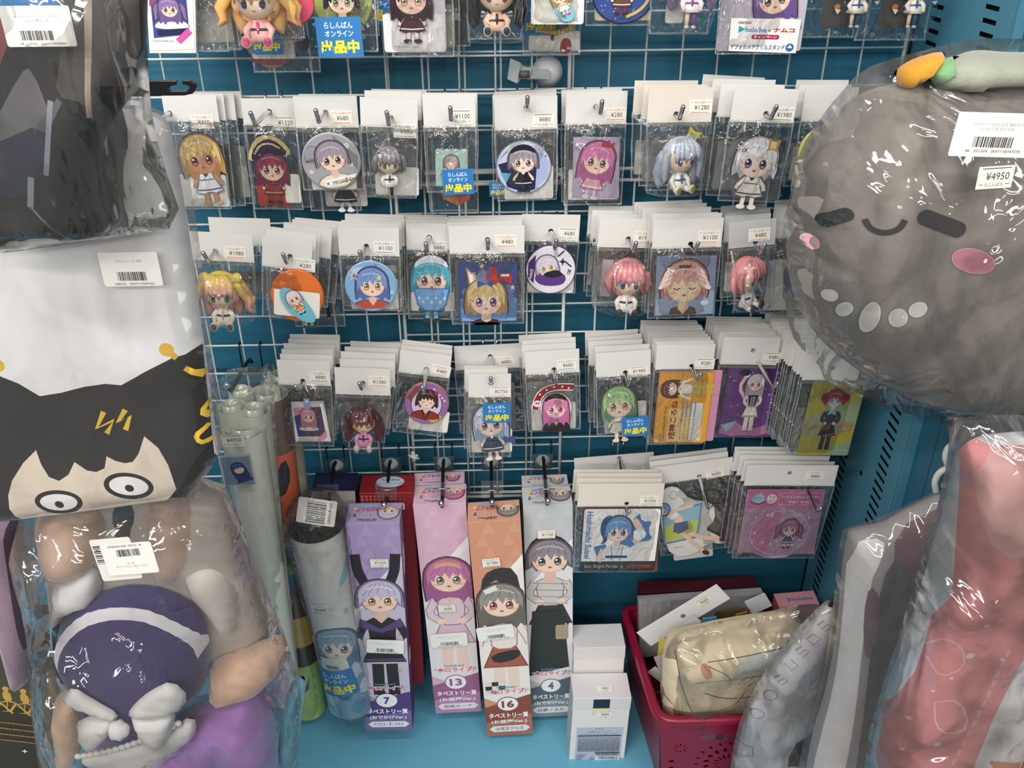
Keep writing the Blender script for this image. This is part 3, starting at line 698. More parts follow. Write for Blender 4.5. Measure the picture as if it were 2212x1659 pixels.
def figurine(s, x, y, r, hair, hair2=None, dress='#ffffff', dark='#2c2c34', skin='#f3d9bb', eye='#3d7f5a', sit=True, turn=0.0, look='short', shoe='#6a6a60', accent=None, feet=None, closed=False, depth=.012):
    """a small moulded figure: big head, sculpted hair, little body"""
    u, v = s.px(x, y); r *= 1.2; R = s.scl(x, y, r)
    o = empty('chibi_figure'); o.parent = s.root; depth = max(depth, R * .8); o.location = (u, -depth, v); bulge(s, u, v - R * .4, R); o.rotation_euler = (0, 0, turn); o.scale = (R, R * .8, R * (s.kv ** .85))
    f = MB()
    f.sphere((0, -.05, 0), (.86, .8, .78), skin, 22, 14, fn=lambda p: Vector((p.x * (1 - .12 * max(0, -p.z)), p.y, p.z)))
    f.tube([(0, 0, -.6), (0, 0, -.95)], .14, skin)
    f.build('head', M_VINYL, o)
    e = MB()
    for q in (-1, 1):
        if closed and q > 0: e.tube([(q * .2, -.83, -.1), (q * .34, -.84, -.13), (q * .48, -.76, -.1)], .03, '#3c2c2c', 6); continue
        e.sphere((q * .34, -.74, -.12), (.13, .12, .19), eye, 12, 8); e.sphere((q * .34, -.82, -.04), (.1, .06, .1), hexmix(eye, '#101018', .6), 10, 6)
        e.sphere((q * .34 - .05, -.87, .0), (.035, .02, .04), '#ffffff', 8, 5)
    e.tube([(-.07, -.83, -.36), (0, -.85, -.39), (.07, -.83, -.36)], .018, '#a05848', 5)
    e.build('face_paint', M_VINYL, o)
    h = MB(); h2 = hair2 or hexmix(hair, '#302030', .15)
    def cut(p):
        if p.y < -.25 and p.z < .32: return Vector((p.x, -.25 + (p.y + .25) * .35, p.z)) if abs(p.x) > .62 else Vector((p.x * .9, max(p.y, -.1), max(p.z, .0)))
        return p
    h.sphere((0, .08, .06), (1.04, .98, 1.0), hair, 26, 18, fn=cut, col2=h2 if hair2 else None)
    for i, (a, b, c, w) in enumerate(((-.05, .8, -.15, .2), (.3, .78, -.02, .17), (-.36, .78, -.02, .17), (.62, .6, -.1, .17), (-.64, .6, -.12, .17), (.14, .85, .02, .13), (-.2, .85, .04, .13))):
        h.tube([(a * .5, -.35, .98), (a * .85, -.78, .62), (a, -.93, .25), (a * 1.05, -.88, c)], [w * .7, w * 1.1, w * .9, .02], hair, 8, col2=h2)
    locks = []
    if look == 'short': locks = [(q * .86, -.35, .2, q * .98, -.4, -.45, .2) for q in (-1, 1)] + [(q * .8, .2, 0, q * .85, .2, -.75, .3) for q in (-1, 1)] + [(0, .6, 0, 0, .6, -.8, .35)]
    if look == 'long': locks = [(q * .86, -.35, .2, q * 1.0, -.35, -1.1, .2) for q in (-1, 1)] + [(q * .8, .3, 0, q * 1.0, .3, -1.5, .36) for q in (-1, 1)] + [(0, .6, 0, 0, .6, -1.5, .45)]
    if look == 'wavy': locks = [(q * .86, -.3, .25, q * 1.3, -.2, -.9, .24) for q in (-1, 1)] + [(q * .9, .3, .2, q * 1.35, .2, -1.0, .3) for q in (-1, 1)] + [(q * .5, .5, 0, q * .7, .5, -1.3, .4) for q in (-1, 1)]
    for a, b, c, d, e_, g, w in locks:
        z = (c + g) / 2
        h.tube([(a, b, c + .3), (a * 1.12, b, c), (d * 1.06, (b + e_) / 2, z), (d, e_, g + .15), (d * (1.08 if look != 'wavy' else 1.2), e_ - .05, g - .1)], [w * .7, w, w, w * .7, .03], hair, 8, col2=h2)
    if look == 'wavy':
        for q in (-1, 1): h.sphere((q * .82, .05, .72), (.3, .3, .28), hair, 12, 8)
    h.build('hair', M_VINYL, o)
    if accent:
        k = MB()
        for q in (-1, 1): k = MB(); k.sphere((q * .62, -.45, .72), (.16, .1, .1), accent, 8, 6); k.sphere((q * .5, -.55, .85), (.1, .08, .08), accent, 8, 6); k.build('hair_ornament', M_VINYL, o)
    b = MB()
    b.tube([(0, 0, -.75), (0, 0, -1.05), (0, -.02, -1.35), (0, -.02, -1.6)], [.22, .34, .42, .5 if sit else .6], dress, 14)
    b.tube([(0, 0, -1.12), (0, -.01, -1.22)], [.37, .4], dark, 14)
    for q in (-1, 1):
        b.tube([(q * .28, -.05, -.92), (q * .5, -.15, -1.2), (q * .45, -.4, -1.42)], [.14, .15, .1], dress, 8); b.sphere((q * .44, -.45, -1.45), .11, skin, 8, 6)
    b.tube([(0, -.34, -.85), (0, -.42, -1.05), (0, -.46, -1.3)], [.05, .07, .03], dark if not accent else accent, 6)
    b.build('body', M_VINYL, o)
    for q in (-1, 1):
        l = MB()
        if sit:
            l.tube([(q * .2, -.1, -1.58), (q * .34, -.5, -1.62), (q * .4, -.78, -1.62)], [.17, .16, .15], skin if feet is None else dress, 8)
            l.sphere((q * .42, -.92, -1.55), (.2, .14, .25), feet or shoe, 12, 8)
            l.sphere((q * .42, -1.04, -1.53), (.15, .05, .19), shoe, 10, 6)
        else:
            l.tube([(q * .16, -.02, -1.5), (q * .17, -.04, -2.0), (q * .17, -.04, -2.35)], [.15, .12, .11], dark if q > 0 else skin, 8)
            l.sphere((q * .18, -.12, -2.42), (.14, .22, .1), shoe, 10, 6)
        l.build('leg', M_VINYL, o)
    return o
K = Pkg
# ================================================================== row two (the topmost complete row)
hook('chrome hook through the card of the tan chibi standee', 384, 2, .115)
hook('chrome hook through the card of the sailor hat standee', 591, 2, .125)
hook('chrome hook through the card of the grey portrait badge', 715, 2, .115)
hook('chrome hook through the card of the maid figure', 856, 2, .13)
hook('chrome hook through the card of the pale green keychain', 978, 2, .11)
hook('chrome hook through the card of the navy hologram badge', 1134, 2, .055)
hook('chrome hook through the card of the pink lilac card', 1281, 2, .085)
hook('chrome hook through the card of the seated silver-haired figure', 1432, 2, .12)
hook('chrome hook through the card of the white-haired standee', 1611, 2, .125)
hook('chrome hook beside the grey plush, through the clock card', 1771, 2, .11)

p = K('packaged_standee', 'clear bag with blond tanned chibi standee beside the white towel', (348, 203, 466, 204), 263, 452, -.05, (410, 240), dx=(18, 0), short='blond tanned chibi standee')
p.backing(376, 376, 497, 446).price(437, 262, '480', 'r')
p.plate([(416, 428), (458, 428), (460, 450), (418, 450)], '#e9ece9', mat=M_ACRYL)
p.draw(lambda A, s: chibi(A, *s.px(436, 338), s.scl(436, 338, 36), '#dfc07a', '#f1f3f6', '#7a3428', '#cf9676', rot=.12, legs='#cf9676', trim='#35406e', shoe='#c9a17e', L=.5, cap=None, shade='#b98f4e'), t=.004)
p.chain(434, 300)
p.behind(3, dx=.008, step=.009)

p = K('packaged_standee', 'clear bag with standee in navy and gold hat over red card', (520, 212, 634, 214), 272, 453, -.042, (583, 240), dx=(20, 0), short='navy and gold hat standee')
p.backing(553, 388, 634, 444, '#b23526').backing(612, 375, 652, 438, '#edebe4', t=.0012).price(614, 266, '1320', 'gd')
def f(A, s):
    chibi(A, *s.px(588, 362), s.scl(588, 362, 27), '#8e3350', '#8c2f2f', '#5a3a68', '#eac9a8', legs='#8c3a3a', L=.7, shade='#6d2440', trim='#c8b27a')
    u, v = s.px(585, 322); A.push(u, v, s.scl(585, 322, 1), -.12, 1, s.kv)
    A.poly([(-50, -26), (-36, 18), (-8, 32), (22, 26), (50, -4), (20, -8), (-8, 0), (-34, -30)], '#cdb77d', 1); A.poly([(-42, -26), (-34, 4), (-8, 24), (16, 18), (40, -4), (16, -12), (-8, -6), (-30, -28)], '#23203a', 1); A.line([(-34, -14), (-22, 8), (0, 14), (20, 6)], 4, '#cdb77d', 1); A.pop()
p.draw(f, t=.003); p.behind(1, dx=.005)

p = K('packaged_badge', 'clear bag with round grey badge of ash-haired portrait and white name strip', (632, 208, 770, 207), 276, 411, -.062, (703, 243), dx=(24, 0), puff=.004, short='ash-haired portrait badge')
p.backing(668, 345, 772, 408)
def f(A):
    A.ell(0, 0, .93, .93, '#a3a2a8', n=32); A.poly([(.1, .92), (.93, .2), (.9, -.3), (.2, .5)], '#7e7c83'); A.ell(.55, .55, .1, .1, '#c9c8ce'); A.ell(.66, -.1, .07, .07, '#c9c8ce'); A.ell(-.7, -.35, .08, .08, '#c9c8ce')
    A.ring(-.62, .25, .28, .28, .02, '#6d6b73'); bust(A, .03, .12, .5, '#a79aa6', '#e8dcc4', '#4a3a34', rot=.12, w=1.3, L=.1, shade='#857987')
    A.text('holo', -.72, .05, .12, '#3c3a3e', rot=.25); A.push(.24, -.68, 1, .2); A.rect(-.52, -.13, .68, .13, '#f4f2ee'); A.text('SHIROGANE', -.02, 0, .12, '#3c3a3e', width=.5, bold=.02); A.text('Noel', .46, .01, .17, '#3c3a3e'); A.text('×', -.42, 0, .12, '#3c3a3e'); A.pop()
p.badge(717, 347, 64, '#bdbcc0', '#a3a2a8', f).price(737, 253, '680', 'r')
p2 = K('packaged_standee', 'clear bag whose standee feet show under the grey portrait badge', (645, 203, 762, 203), 272, 456, -.035, (703, 243), dx=(36, 0), short='white-booted standee')
p2.backing(700, 395, 795, 445, '#c9c7c2').draw(lambda A, s: chibi(A, *s.px(742, 372), s.scl(742, 372, 30), '#8d8a92', '#26283c', legs='#dfe2ea', shoe='#e5e8ee'))

p = K('packaged_figure', 'clear bag with grey-haired maid figure in black and white dress', (777, 209, 902, 214), 276, 427, -.1, (840, 241), dx=(18, 0), puff=.012, crease=1.5, wb=-.004, short='maid figure')
p.backing(810, 358, 905, 423).price(875, 282, '690', 'b')
figurine(p, 842, 343, 26, '#8f8d92', None, '#f0eee8', '#26262c', eye='#2f8a55', sit=False, look='short', turn=.2, accent='#26262c')
p.behind(2, dx=.006, step=.03)

p = K('packaged_keychain', 'clear bag with pale green acrylic keychain under blue shop sticker', (912, 203, 1026, 202), 275, 416, -.095, (972, 238), dx=(6, 0), short='pale green keychain')
p.plate([(940, 322), (1010, 322), (1010, 400), (942, 400)], '#b8d6cf', sm=0)
def f(A, s):
    a, b = s.px(942, 324), s.px(1008, 398); A.rect(a[0], a[1], b[0], b[1], '#b9d8d2', .002); A.ring(*s.px(975, 316), .0025, .0025, .0008, '#c9c9c4')
    for i in range(4): A.ell(*s.px(948 + i * 18, 322), .003, .0018, '#d7e6e2')
    bust(A, *s.px(975, 350), s.scl(975, 350, 15), '#a89a98', '#e2d6c4', closed=True, L=.3, w=1.6)
p.draw(f, t=.0045); p.sticker(990, 388, 1.0, .03).price(996, 252, '1100', 'kd')
p2 = K('packaged_badge', 'clear bag with orange hexagon badge hanging under the pale green keychain', (918, 200, 1031, 200), 272, 456, -.06, (974, 240), dx=(14, 0), short='orange hexagon badge')
p2.plate([(950, 410), (1018, 410), (1014, 430), (990, 442), (958, 428)], '#d98b58'); p2.draw(lambda A, s: A.poly([s.px(*q) for q in ((990, 410), (1018, 410), (1014, 430), (990, 442))], '#c9655a'), t=.0045)

p = K('packaged_badge', 'clear bag with round navy hologram badge of armoured chibi', (1067, 210, 1204, 206), 280, 434, -.048, (1127, 243), puff=.005, short='navy hologram badge')
p.backing(1088, 360, 1195, 428)
def f(A):
    A.ell(0, 0, .93, .93, '#c6c9e0', n=32); A.poly([(-.93, .15), (.2, .45), (.93, .5), (.5, -.8), (0, -.93), (-.6, -.7)], '#23284f', 0); A.poly([(-.8, .45), (-.3, .9), (-.55, .92), (-.9, .3)], '#8fb7e0'); A.poly([(-.6, .62), (-.35, .82), (-.25, .75)], '#e6c77a')
    A.poly([(.55, .8), (.93, .2), (.88, -.35), (.4, -.85)], '#a8b2d6'); A.line([(.45, .55), (.75, .62), (.6, .35), (.45, .55)], .025, '#7fd6d6'); A.poly([(-.85, -.15), (-.45, -.2), (-.65, -.55)], '#5aa9b6')
    chibi(A, -.02, .25, .42, '#9b939c', '#1d1f2c', '#3f5a52', legs='#1d1f2c', L=.15, shade='#6e6672', cap='#1d1f2c')
p.badge(1131, 360, 60, '#9fa4b6', '#c6c9e0', f).price(1174, 259, '880', 'kd')
p.sticker(1076, 408, .6, 0, t=.0006); p.behind(3, dx=-.001, dz=.001, step=.01)

p = K('packaged_card', 'clear bag with translucent lilac card of pink-haired chibi in crown', (1223, 198, 1356, 196), 269, 443, -.04, (1287, 233), short='translucent lilac card')
p.backing(1228, 366, 1335, 430, '#dbd9dc')
p.plate([(1238, 295), (1338, 295), (1336, 425), (1236, 425)], '#b7a6c0', th=.001, t=.0015)
def f(A, s):
    chibi(A, *s.px(1290, 345), s.scl(1290, 345, 30), '#d782ae', '#e0a6b6', '#8b4f6c', rot=-.18, twin=False, L=.8, legs='#e2ccd6', shoe='#efeaf2', shade='#b25e92'); u, v = s.px(1313, 310); A.push(u, v, s.scl(1313, 310, 1), -.2, 1, s.kv)
    A.poly([(-12, -7), (-14, 7), (-6, 1), (0, 10), (6, 1), (14, 7), (12, -7)], '#b23a4e'); A.pop()
p.draw(f, t=.003).name; p.price(1329, 246, '280', 'r'); p.behind(1, dx=-.004, step=.02)

p = K('packaged_figure', 'clear bag with seated silver-haired figure and yellow-green star frame', (1402, 190, 1543, 188), 264, 412, -.1, (1467, 226), dx=(-8, 0), cream=True, puff=.016, crease=1.8, wb=-.008, short='seated silver-haired figure')
figurine(p, 1463, 330, 34, '#b9c3cf', '#a9b4c6', '#ece9e0', '#2a5f9a', eye='#3a3f86', look='long', turn=.35, shoe='#9a9a3c', feet='#e6e4da', depth=.018)
def f(A, s):
    u, v = s.px(1489, 286); A.push(u, v, s.scl(1489, 286, 1), .3, 1, s.kv); A.star(0, 0, 22, '#c9c43a', 4, .5); A.star(0, 0, 11, '#8f9aa2', 4, .5); A.pop()
p.draw(f, t=.02, name='star_frame'); p.price(1513, 230, '1280', 'r')
p.behind(2, dx=-.007, step=.02)

p = K('packaged_standee', 'clear bag with white-haired chibi standee and gold square hair clip', (1588, 188, 1727, 193), 264, 437, -.105, (1650, 226), dx=(-27, 0), short='white-haired gold clip standee')
p.plate([(1568, 330), (1585, 300), (1640, 290), (1688, 300), (1694, 370), (1680, 400), (1690, 425), (1655, 434), (1600, 432), (1575, 420)], '#c9ccd0', mat=M_ACRYL, sm=1)
def f(A, s):
    chibi(A, *s.px(1632, 345), s.scl(1632, 345, 37), '#e6e6ea', '#f2efe9', '#453a86', '#f4e2d0', rot=-.06, L=.35, legs='#f0dcc8', shoe='#efe9e2', shade='#b9bac6', trim='#3a3a44')
    u, v = s.px(1669, 312); A.push(u, v, s.scl(1669, 312, 1), -.1, 1, s.kv); A.poly([(-10, -14), (-12, 14), (0, 9), (13, 14), (11, -14), (0, -9)], '#c79a3c'); A.rect(-6, -7, 6, 7, '#e4d9c0'); A.pop()
    u, v = s.px(1608, 322); A.push(u, v, s.scl(1608, 322, 1), -.1, 1, s.kv); A.text('IX', 0, 0, 9, '#2c2c34', bold=.02); A.pop()
p.draw(f, t=.004); p.price(1691, 246, '1980', 'k', pre='4'); p.behind(3, dx=-.010, step=.02)

p = K('packaged_badge', 'clear bag with pale yellow clock-face disc beside the grey plush', (1740, 190, 1856, 188), 262, 412, -.07, (1800, 222), dx=(-14, 0), short='pale yellow clock disc')
p.backing(1716, 345, 1790, 402, '#aaa89a')
def f(A):
    A.ell(0, 0, .93, .93, '#dcd582', n=32); A.ring(0, 0, .78, .78, .015, '#a89f5a'); A.poly([(-.35, .55), (-.12, .75), (-.25, .2), (-.2, -.1), (-.38, .15)], '#2d2d22', 1)
    for t, a in (('I', 150), ('V', 100), ('O', 200), ('M', 115), ('A', 128)): A.text(t, .68 * math.cos(math.radians(a)), .68 * math.sin(math.radians(a)), .13, '#b0624a', rot=math.radians(a - 90))
    A.ring(0, 0, .66, .66, .03, '#c98f6a', a0=130, a1=190)
p.badge(1783, 328, 62, '#c9c27a', '#dcd582', f); p.behind(2, dx=-.002, step=.018)

# ================================================================== row three
hook('chrome hook through the card of the yellow-pink haired figure', 499, 3, .135)
hook('chrome hook through the card of the surfboard keychain', 657, 3, .145)
hook('chrome hook through the card of the sky-blue portrait badge', 804, 3, .14)
hook('chrome hook through the card of the teacup standee', 930, 3, .115)
hook('chrome hook through the card of the navy jester charm', 1052, 3, .105)
hook('chrome hook through the card of the purple ring badge', 1187, 3, .11)
hook('chrome hook through the card of the front-facing pink-haired figure', 1341, 3, .125)
hook('chrome hook through the card of the sleeping feathered charm', 1460, 3, .13)
hook('chrome hook through the clear card of the side-facing pink-haired figure', 1586, 3, .14)
hook('chrome hook beside the grey plush, through the white photo frame', 1715, 3, .08)

p = K('packaged_figure', 'clear bag with seated figure, yellow hair fading to pink', (407, 499, 545, 506), 565, 682, -.1, (468, 530), dx=(26, 0), puff=.016, crease=1.6, wb=-.006, short='yellow to pink haired figure')
figurine(p, 487, 618, 34, '#e9cd4e', '#e9a3b4', '#efe8d8', '#3a3430', eye='#1f8a3c', look='wavy', shoe='#6f6a58', feet='#ece6d6', accent='#d7b6be', turn=.06, depth=.018)
p.price(508, 545, '1980', 'r'); p.behind(1, dx=.012, dz=.004, step=.045)
p = K('packaged_keychain', 'clear bag with light blue surfboard keychain over orange disc', (566, 508, 675, 520), 583, 692, -.125, (618, 538), dx=(22, 0), short='blue surfboard keychain')
p.badge(643, 636, 58, '#d9692a', '#e2762e', None); p.backing(594, 618, 692, 684, '#ece5dc', t=.008)
p.plate([(606, 618), (622, 614), (648, 628), (672, 655), (685, 680), (682, 690), (660, 688), (632, 670), (612, 645)], '#6fbcd0', t=.009, th=.003, sm=2)
p.draw(lambda A, s: chibi(A, *s.px(638, 637), s.scl(638, 637, 13), '#e9d9dc', '#e08a4a', rot=.6, L=.4, legs='#efe9e4'), t=.0125)
p.price(657, 572, '280', 'b'); p.behind(5, dx=.006, step=.016, jit=1.6)
p2 = K('packaged_standee', 'clear bag with teal-shoed standee reaching lowest behind the surfboard keychain', (612, 480, 727, 480), 548, 706, -.03, (668, 500), dx=(-6, 0), short='teal-shoed standee')
p2.backing(700, 580, 712, 688, '#d5d0c8').draw(lambda A, s: chibi(A, *s.px(662, 640), s.scl(662, 640, 24), '#8fa05a', '#37506b', shoe='#2d6a78', L=.8))
p = K('packaged_badge', 'clear bag with round sky-blue badge of blue-haired portrait', (729, 490, 861, 492), 553, 672, -.09, (792, 518), dx=(10, 0), puff=.004, short='sky-blue portrait badge')
p.backing(755, 600, 862, 668, '#d5d2cc')
def f(A):
    A.ell(0, 0, .93, .93, '#84b3de', n=32); A.ell(-.3, .6, .4, .15, '#b9d3ea'); A.ell(.5, -.2, .35, .12, '#b9d3ea'); bust(A, .05, .1, .55, '#7d9bcf', '#b5523e', '#b6973a', L=.6, w=1.5, shade='#566fa8', mouth='#b5483c'); A.star(.32, .35, .12, '#e8d36a', 5, .45); A.star(-.62, .42, .22, '#e9c2cc', 5, .4); A.star(-.6, .42, .12, '#4e78b8', 5, .4)
    A.text('2024', .7, -.33, .08, '#5b86b4')
p.badge(802, 616, 57, '#9fbfdc', '#84b3de', f).price(830, 534, '1100', 'b'); p.behind(4, dx=.001, step=.014, jit=.5)
p = K('packaged_standee', 'clear bag with turquoise-haired chibi standee in snowflake teacup', (877, 481, 975, 483), 541, 690, -.055, (926, 508), dx=(6, 0), short='snowflake teacup standee')
p.backing(887, 615, 982, 672)
def f(A, s):
    chibi(A, *s.px(932, 598), s.scl(932, 598, 34), '#5cb8cf', '#2f69b0', '#6a5a50', L=.3, shade='#3a93b4', cap='#e8eef4', legs='#5cb8cf')
    u, v = s.px(933, 645); A.push(u, v, s.scl(933, 645, 1), 0, 1, s.kv); A.poly([(-39, 25), (39, 25), (30, -12), (14, -24), (-14, -24), (-30, -12)], '#3b6fb4'); A.poly([(-36, 23), (36, 23), (28, -11), (13, -22), (-13, -22), (-28, -11)], '#78aee2')
    for i in range(7): A.star(-27 + i * 9, 4 - (i % 2) * 9, 6, '#dfeaf6', 6, .25)
    A.pop()
p.draw(f, t=.004); p.draw(lambda A, s: [A.ell(*s.px(930 + q * 7, 684), .003, .002, '#5c4a44') for q in (-1, 1)], t=.003, name='metal_clasp'); p.price(946, 533, '880', 'b'); p.behind(3, dx=-.003, step=.013)
p = K('packaged_keychain', 'clear bag with navy square charm of blond chibi in striped jester hat', (969, 488, 1133, 486), 548, 700, -.072, (1053, 513), dx=(10, 0), short='navy jester charm')
p.plate([(990, 566), (1118, 566), (1115, 692), (993, 692)], '#3a4a78', th=.003, t=.001)
def f(A, s):
    a, b = s.px(992, 568), s.px(1116, 690); A.rect(a[0], a[1], b[0], b[1], '#39487a', .003); c = s.px(1116, 640); A.rect(a[0], c[1], b[0], b[1], '#5a7fb4', .003); A.rect(a[0] + .002, b[1] + .001, b[0] - .001, b[1] + .006, '#78a6d8', .001)
    for q in ((1010, 630), (1098, 640), (1008, 655), (1100, 622)): A.ell(*s.px(*q), .008, .008, '#5d6f9c')
    bust(A, *s.px(1050, 643), s.scl(1050, 643, 40), '#d9bd84', '#4a2c30', '#6a4a86', L=.35, w=.8, b=1.22, shade='#a98a55', mouth='#d0706a')
    u, v = s.px(1055, 600); A.push(u, v, s.scl(1055, 600, 1), 0, 1, s.kv)
    A.poly([(-42, -12), (-48, 26), (-22, 2)], '#b98a5c'); A.poly([(-39, -8), (-44, 18), (-27, 0)], '#e8dfe0'); A.poly([(-22, -14), (-26, 14), (-6, 26), (4, -12)], '#7d7a9c', 1); A.poly([(-6, -12), (-4, 26), (18, 28), (24, -12)], '#b03a34', 1); A.line([(0, -10), (2, 24)], 5, '#3d63b0'); A.poly([(18, -12), (28, 14), (52, 12), (50, -14), (34, -2)], '#a83238', 1); A.line([(26, 8), (44, 8)], 5, '#e9dfdc'); A.star(-14, 28, 7, '#d9c68a', 5); A.star(52, -18, 7, '#c9b47a', 5)
    A.poly([(-24, -2), (-6, -10), (-24, -18)], '#2d58b4'); A.poly([(8, -2), (-6, -10), (8, -18)], '#2d58b4'); A.pop()
p.draw(f, t=.0045); p.price(1093, 520, '480', 'r', 1.05); p.chain(1056, 560, 3); p.behind(3, dx=-.001, dz=.0005, step=.014, jit=.6)
p = K('packaged_badge', 'clear bag with purple-rimmed round badge of lying chibi on cushion', (1128, 462, 1254, 464), 522, 634, -.03, (1190, 493), dx=(3, 0), puff=.004, short='purple-rimmed badge')
p.backing(1140, 580, 1238, 632)
def f(A):
    A.ell(0, 0, .9, .9, '#e9e4ea', n=32)
    for i in range(-4, 5): A.line([(i * .2, -.8), (i * .2, .8)], .008, '#c4bcd0'); A.line([(-.8, i * .2), (.8, i * .2)], .008, '#c4bcd0')
    A.poly([(-.93, .3), (-.6, .6), (-.65, -.55), (-.9, -.3)], '#4b2f72'); A.poly([(-.65, -.4), (-.5, -.05), (.4, -.05), (.65, -.3), (.5, -.62), (-.3, -.66)], '#5c3a86', 2)
    A.push(-.15, .12, .42, .25); head(A, '#ddd5e2', '#c0b44a', L=.15, shade='#b0a4c0'); A.pop(); A.poly([(-.3, -.12), (.3, .05), (.5, -.2), (.2, -.3), (-.2, -.28)], '#26222c', 1)
    A.line([(.5, .8), (.25, .55)], .05, '#2c2236'); A.line([(.8, .15), (.55, .35)], .05, '#2c2236'); A.star(.45, .35, .16, '#2c2236'); A.text('!!', .72, -.05, .2, '#2c2236', bold=.03, rot=-.3); A.text('holoX', -.77, -.15, .12, '#e9e4ea', rot=1.4, bold=.03)
p.badge(1189, 580, 55, '#5d3a83', '#e9e4ea', f).price(1227, 505, '680', 'gd')
p = K('packaged_figure', 'clear bag with pink-haired figure facing forward, white-edged hair', (1296, 470, 1413, 473), 535, 662, -.078, (1350, 500), dx=(0, 0), puff=.016, crease=1.6, short='front-facing pink figure')
p.backing(1302, 560, 1318, 640, '#b9aeb0')
figurine(p, 1352, 590, 34, '#dd8e90', '#d98a94', '#efe9e6', '#2a2224', eye='#2c4fa0', look='short', shoe='#33333a', feet='#33333a', accent='#e8dcd8', depth=.018)
p.price(1391, 512, '1980', 'r'); p.behind(3, dx=-.003, step=.018)
p = K('packaged_keychain', 'clear bag with grey-blue charm of sleeping chibi with feathered pink hair', (1412, 474, 1564, 470), 536, 687, -.108, (1485, 500), dx=(-14, 0), short='sleeping feathered charm')
p.plate([(1418, 552), (1547, 550), (1540, 676), (1412, 680)], '#7b8396', th=.003, t=.001)
def f(A, s):
    A.poly([s.px(*q) for q in ((1420, 554), (1545, 552), (1538, 674), (1414, 678))], '#737c92'); A.poly([s.px(*q) for q in ((1417, 630), (1541, 625), (1538, 674), (1414, 678))], '#8c9db4')
    bust(A, *s.px(1478, 612), s.scl(1478, 612, 44), '#cf9a92', '#5a4636', closed=True, L=.2, w=.7, b=1.4, shade='#a9776e', skin='#e2cdae')
    for q in (-1, 1):
        for i in range(4): u, v = s.px(1478 + q * (34 + i * 3), 585 + i * 9); A.ell(u, v, .011, .0045, '#dcb7ac', rot=-q * (.9 - i * .1)); A.ell(u, v - .001, .009, .003, '#e9d3c8', rot=-q * (.9 - i * .1))
    a, b = s.px(1466, 570), s.px(1491, 576); A.rect(a[0], a[1], b[0], b[1], '#4a3f38', .001); A.ell(*s.px(1520, 650), .006, .004, '#b9c2d2')
p.draw(f, t=.0045); p.price(1531, 511, '1100', 'r', 1.05); p.chain(1488, 560, 3); p.behind(5, dx=-.003, dz=.0008, step=.012)
p = K('packaged_figure', 'clear bag with pink-haired figure turned sideways, beside the plush', (1575, 481, 1677, 471), 534, 656, -.118, (1617, 495), dx=(-18, 0), puff=.016, crease=1.8, clearhdr=True, short='sideways pink figure')
figurine(p, 1605, 585, 32, '#dd8e90', '#d98a94', '#efe9e6', '#2a2224', eye='#2c4fa0', look='short', shoe='#2b2b30', feet='#2b2b30', accent='#efe6e2', turn=.75, depth=.018)
p.price(1640, 506, '480', 'r'); p.behind(3, dx=.001, step=.022, jit=1.4)
p = K('packaged_card', 'clear bag with white-framed blue picture card, half behind the grey plush', (1672, 448, 1782, 446), 515, 676, -.05, (1730, 480), dx=(-8, 0), short='white-framed card by the plush')
p.backing(1662, 560, 1760, 668, '#dcdad2').draw(lambda A, s: (A.poly([s.px(*q) for q in ((1692, 575), (1750, 575), (1748, 640), (1690, 640))], '#4a62a8'), A.text('© COVER Corp.', *s.px(1712, 650), .0018, '#44484c', width=.018)), t=.004); p.behind(3, dx=.004, step=.011)
# ================================================================== row four
hook('chrome hook through the card of the pink-haired photo frame', 676, 4, .135)
hook('chrome hook through the card of the winking dark red figure', 800, 4, .13)
hook('chrome hook over the violet oval badge', 925, 4, .145)
hook('chrome hook above the white suction cup', 1058, 4, .115, z1=-.010)
hook('chrome hook through the card of the crimson arc keychain', 1188, 4, .125)
hook('chrome hook through the card of the green-haired standee', 1334, 4, .12, z1=-.014)
hook('chrome hook through the card of the orange profile card', 1470, 4, .125)
hook('chrome hook through the card of the violet starry card', 1609, 4, .155)
hook('chrome hook hidden beneath the grey plush, holding the olive cards', 1760, 4, .16)

p = K('packaged_card', 'clear bag with white photo frame keyring of long pink-haired portrait', (598, 777, 712, 780), 833, 964, -.105, (662, 802), dx=(26, 0), puff=.006, crease=1.3, short='pink-haired photo frame')
p.plate([(630, 867), (700, 865), (716, 950), (640, 950)], '#dfe0dd', th=.004, t=.001)
def f(A, s):
    A.poly([s.px(*q) for q in ((634, 870), (697, 868), (712, 946), (643, 947))], '#e9e6e2')
    A.poly([s.px(*q) for q in ((635, 876), (694, 875), (706, 938), (645, 939))], '#5c4a62'); A.poly([s.px(*q) for q in ((635, 876), (668, 876), (640, 905))], '#d88ab0'); A.poly([s.px(*q) for q in ((637, 895), (652, 890), (656, 938), (645, 939))], '#3f4a86')
    bust(A, *s.px(667, 895), s.scl(667, 895, 15), '#dd9aa8', '#e8e2e4', L=1.2, w=1.4, shade='#c07c92'); A.poly([s.px(*q) for q in ((686, 945), (706, 925), (708, 940), (694, 948))], '#d88ab0')
    A.text('© 2019 COVER Corp.', *s.px(656, 943), .0016, '#55565a', width=.017)
p.draw(f, t=.0055)
def f(A, s): a, b = s.px(657, 855), s.px(672, 878); A.rect(a[0], a[1], b[0], b[1], '#8b98b4', .001); A.ell(*s.px(664, 862), .0022, .0022, '#c9d2e2')
p.draw(f, t=.0075, name='keyring_clip'); p.price(690, 813, '880', 'k'); p.behind(5, dx=.001, dz=.0006, step=.016, jit=.6)
p = K('packaged_figure', 'clear bag with winking figure, dark red hair and pink dress', (722, 793, 843, 797), 853, 956, -.115, (784, 820), dx=(8, 0), puff=.018, crease=2.2, wb=-.02, short='winking dark red figure')
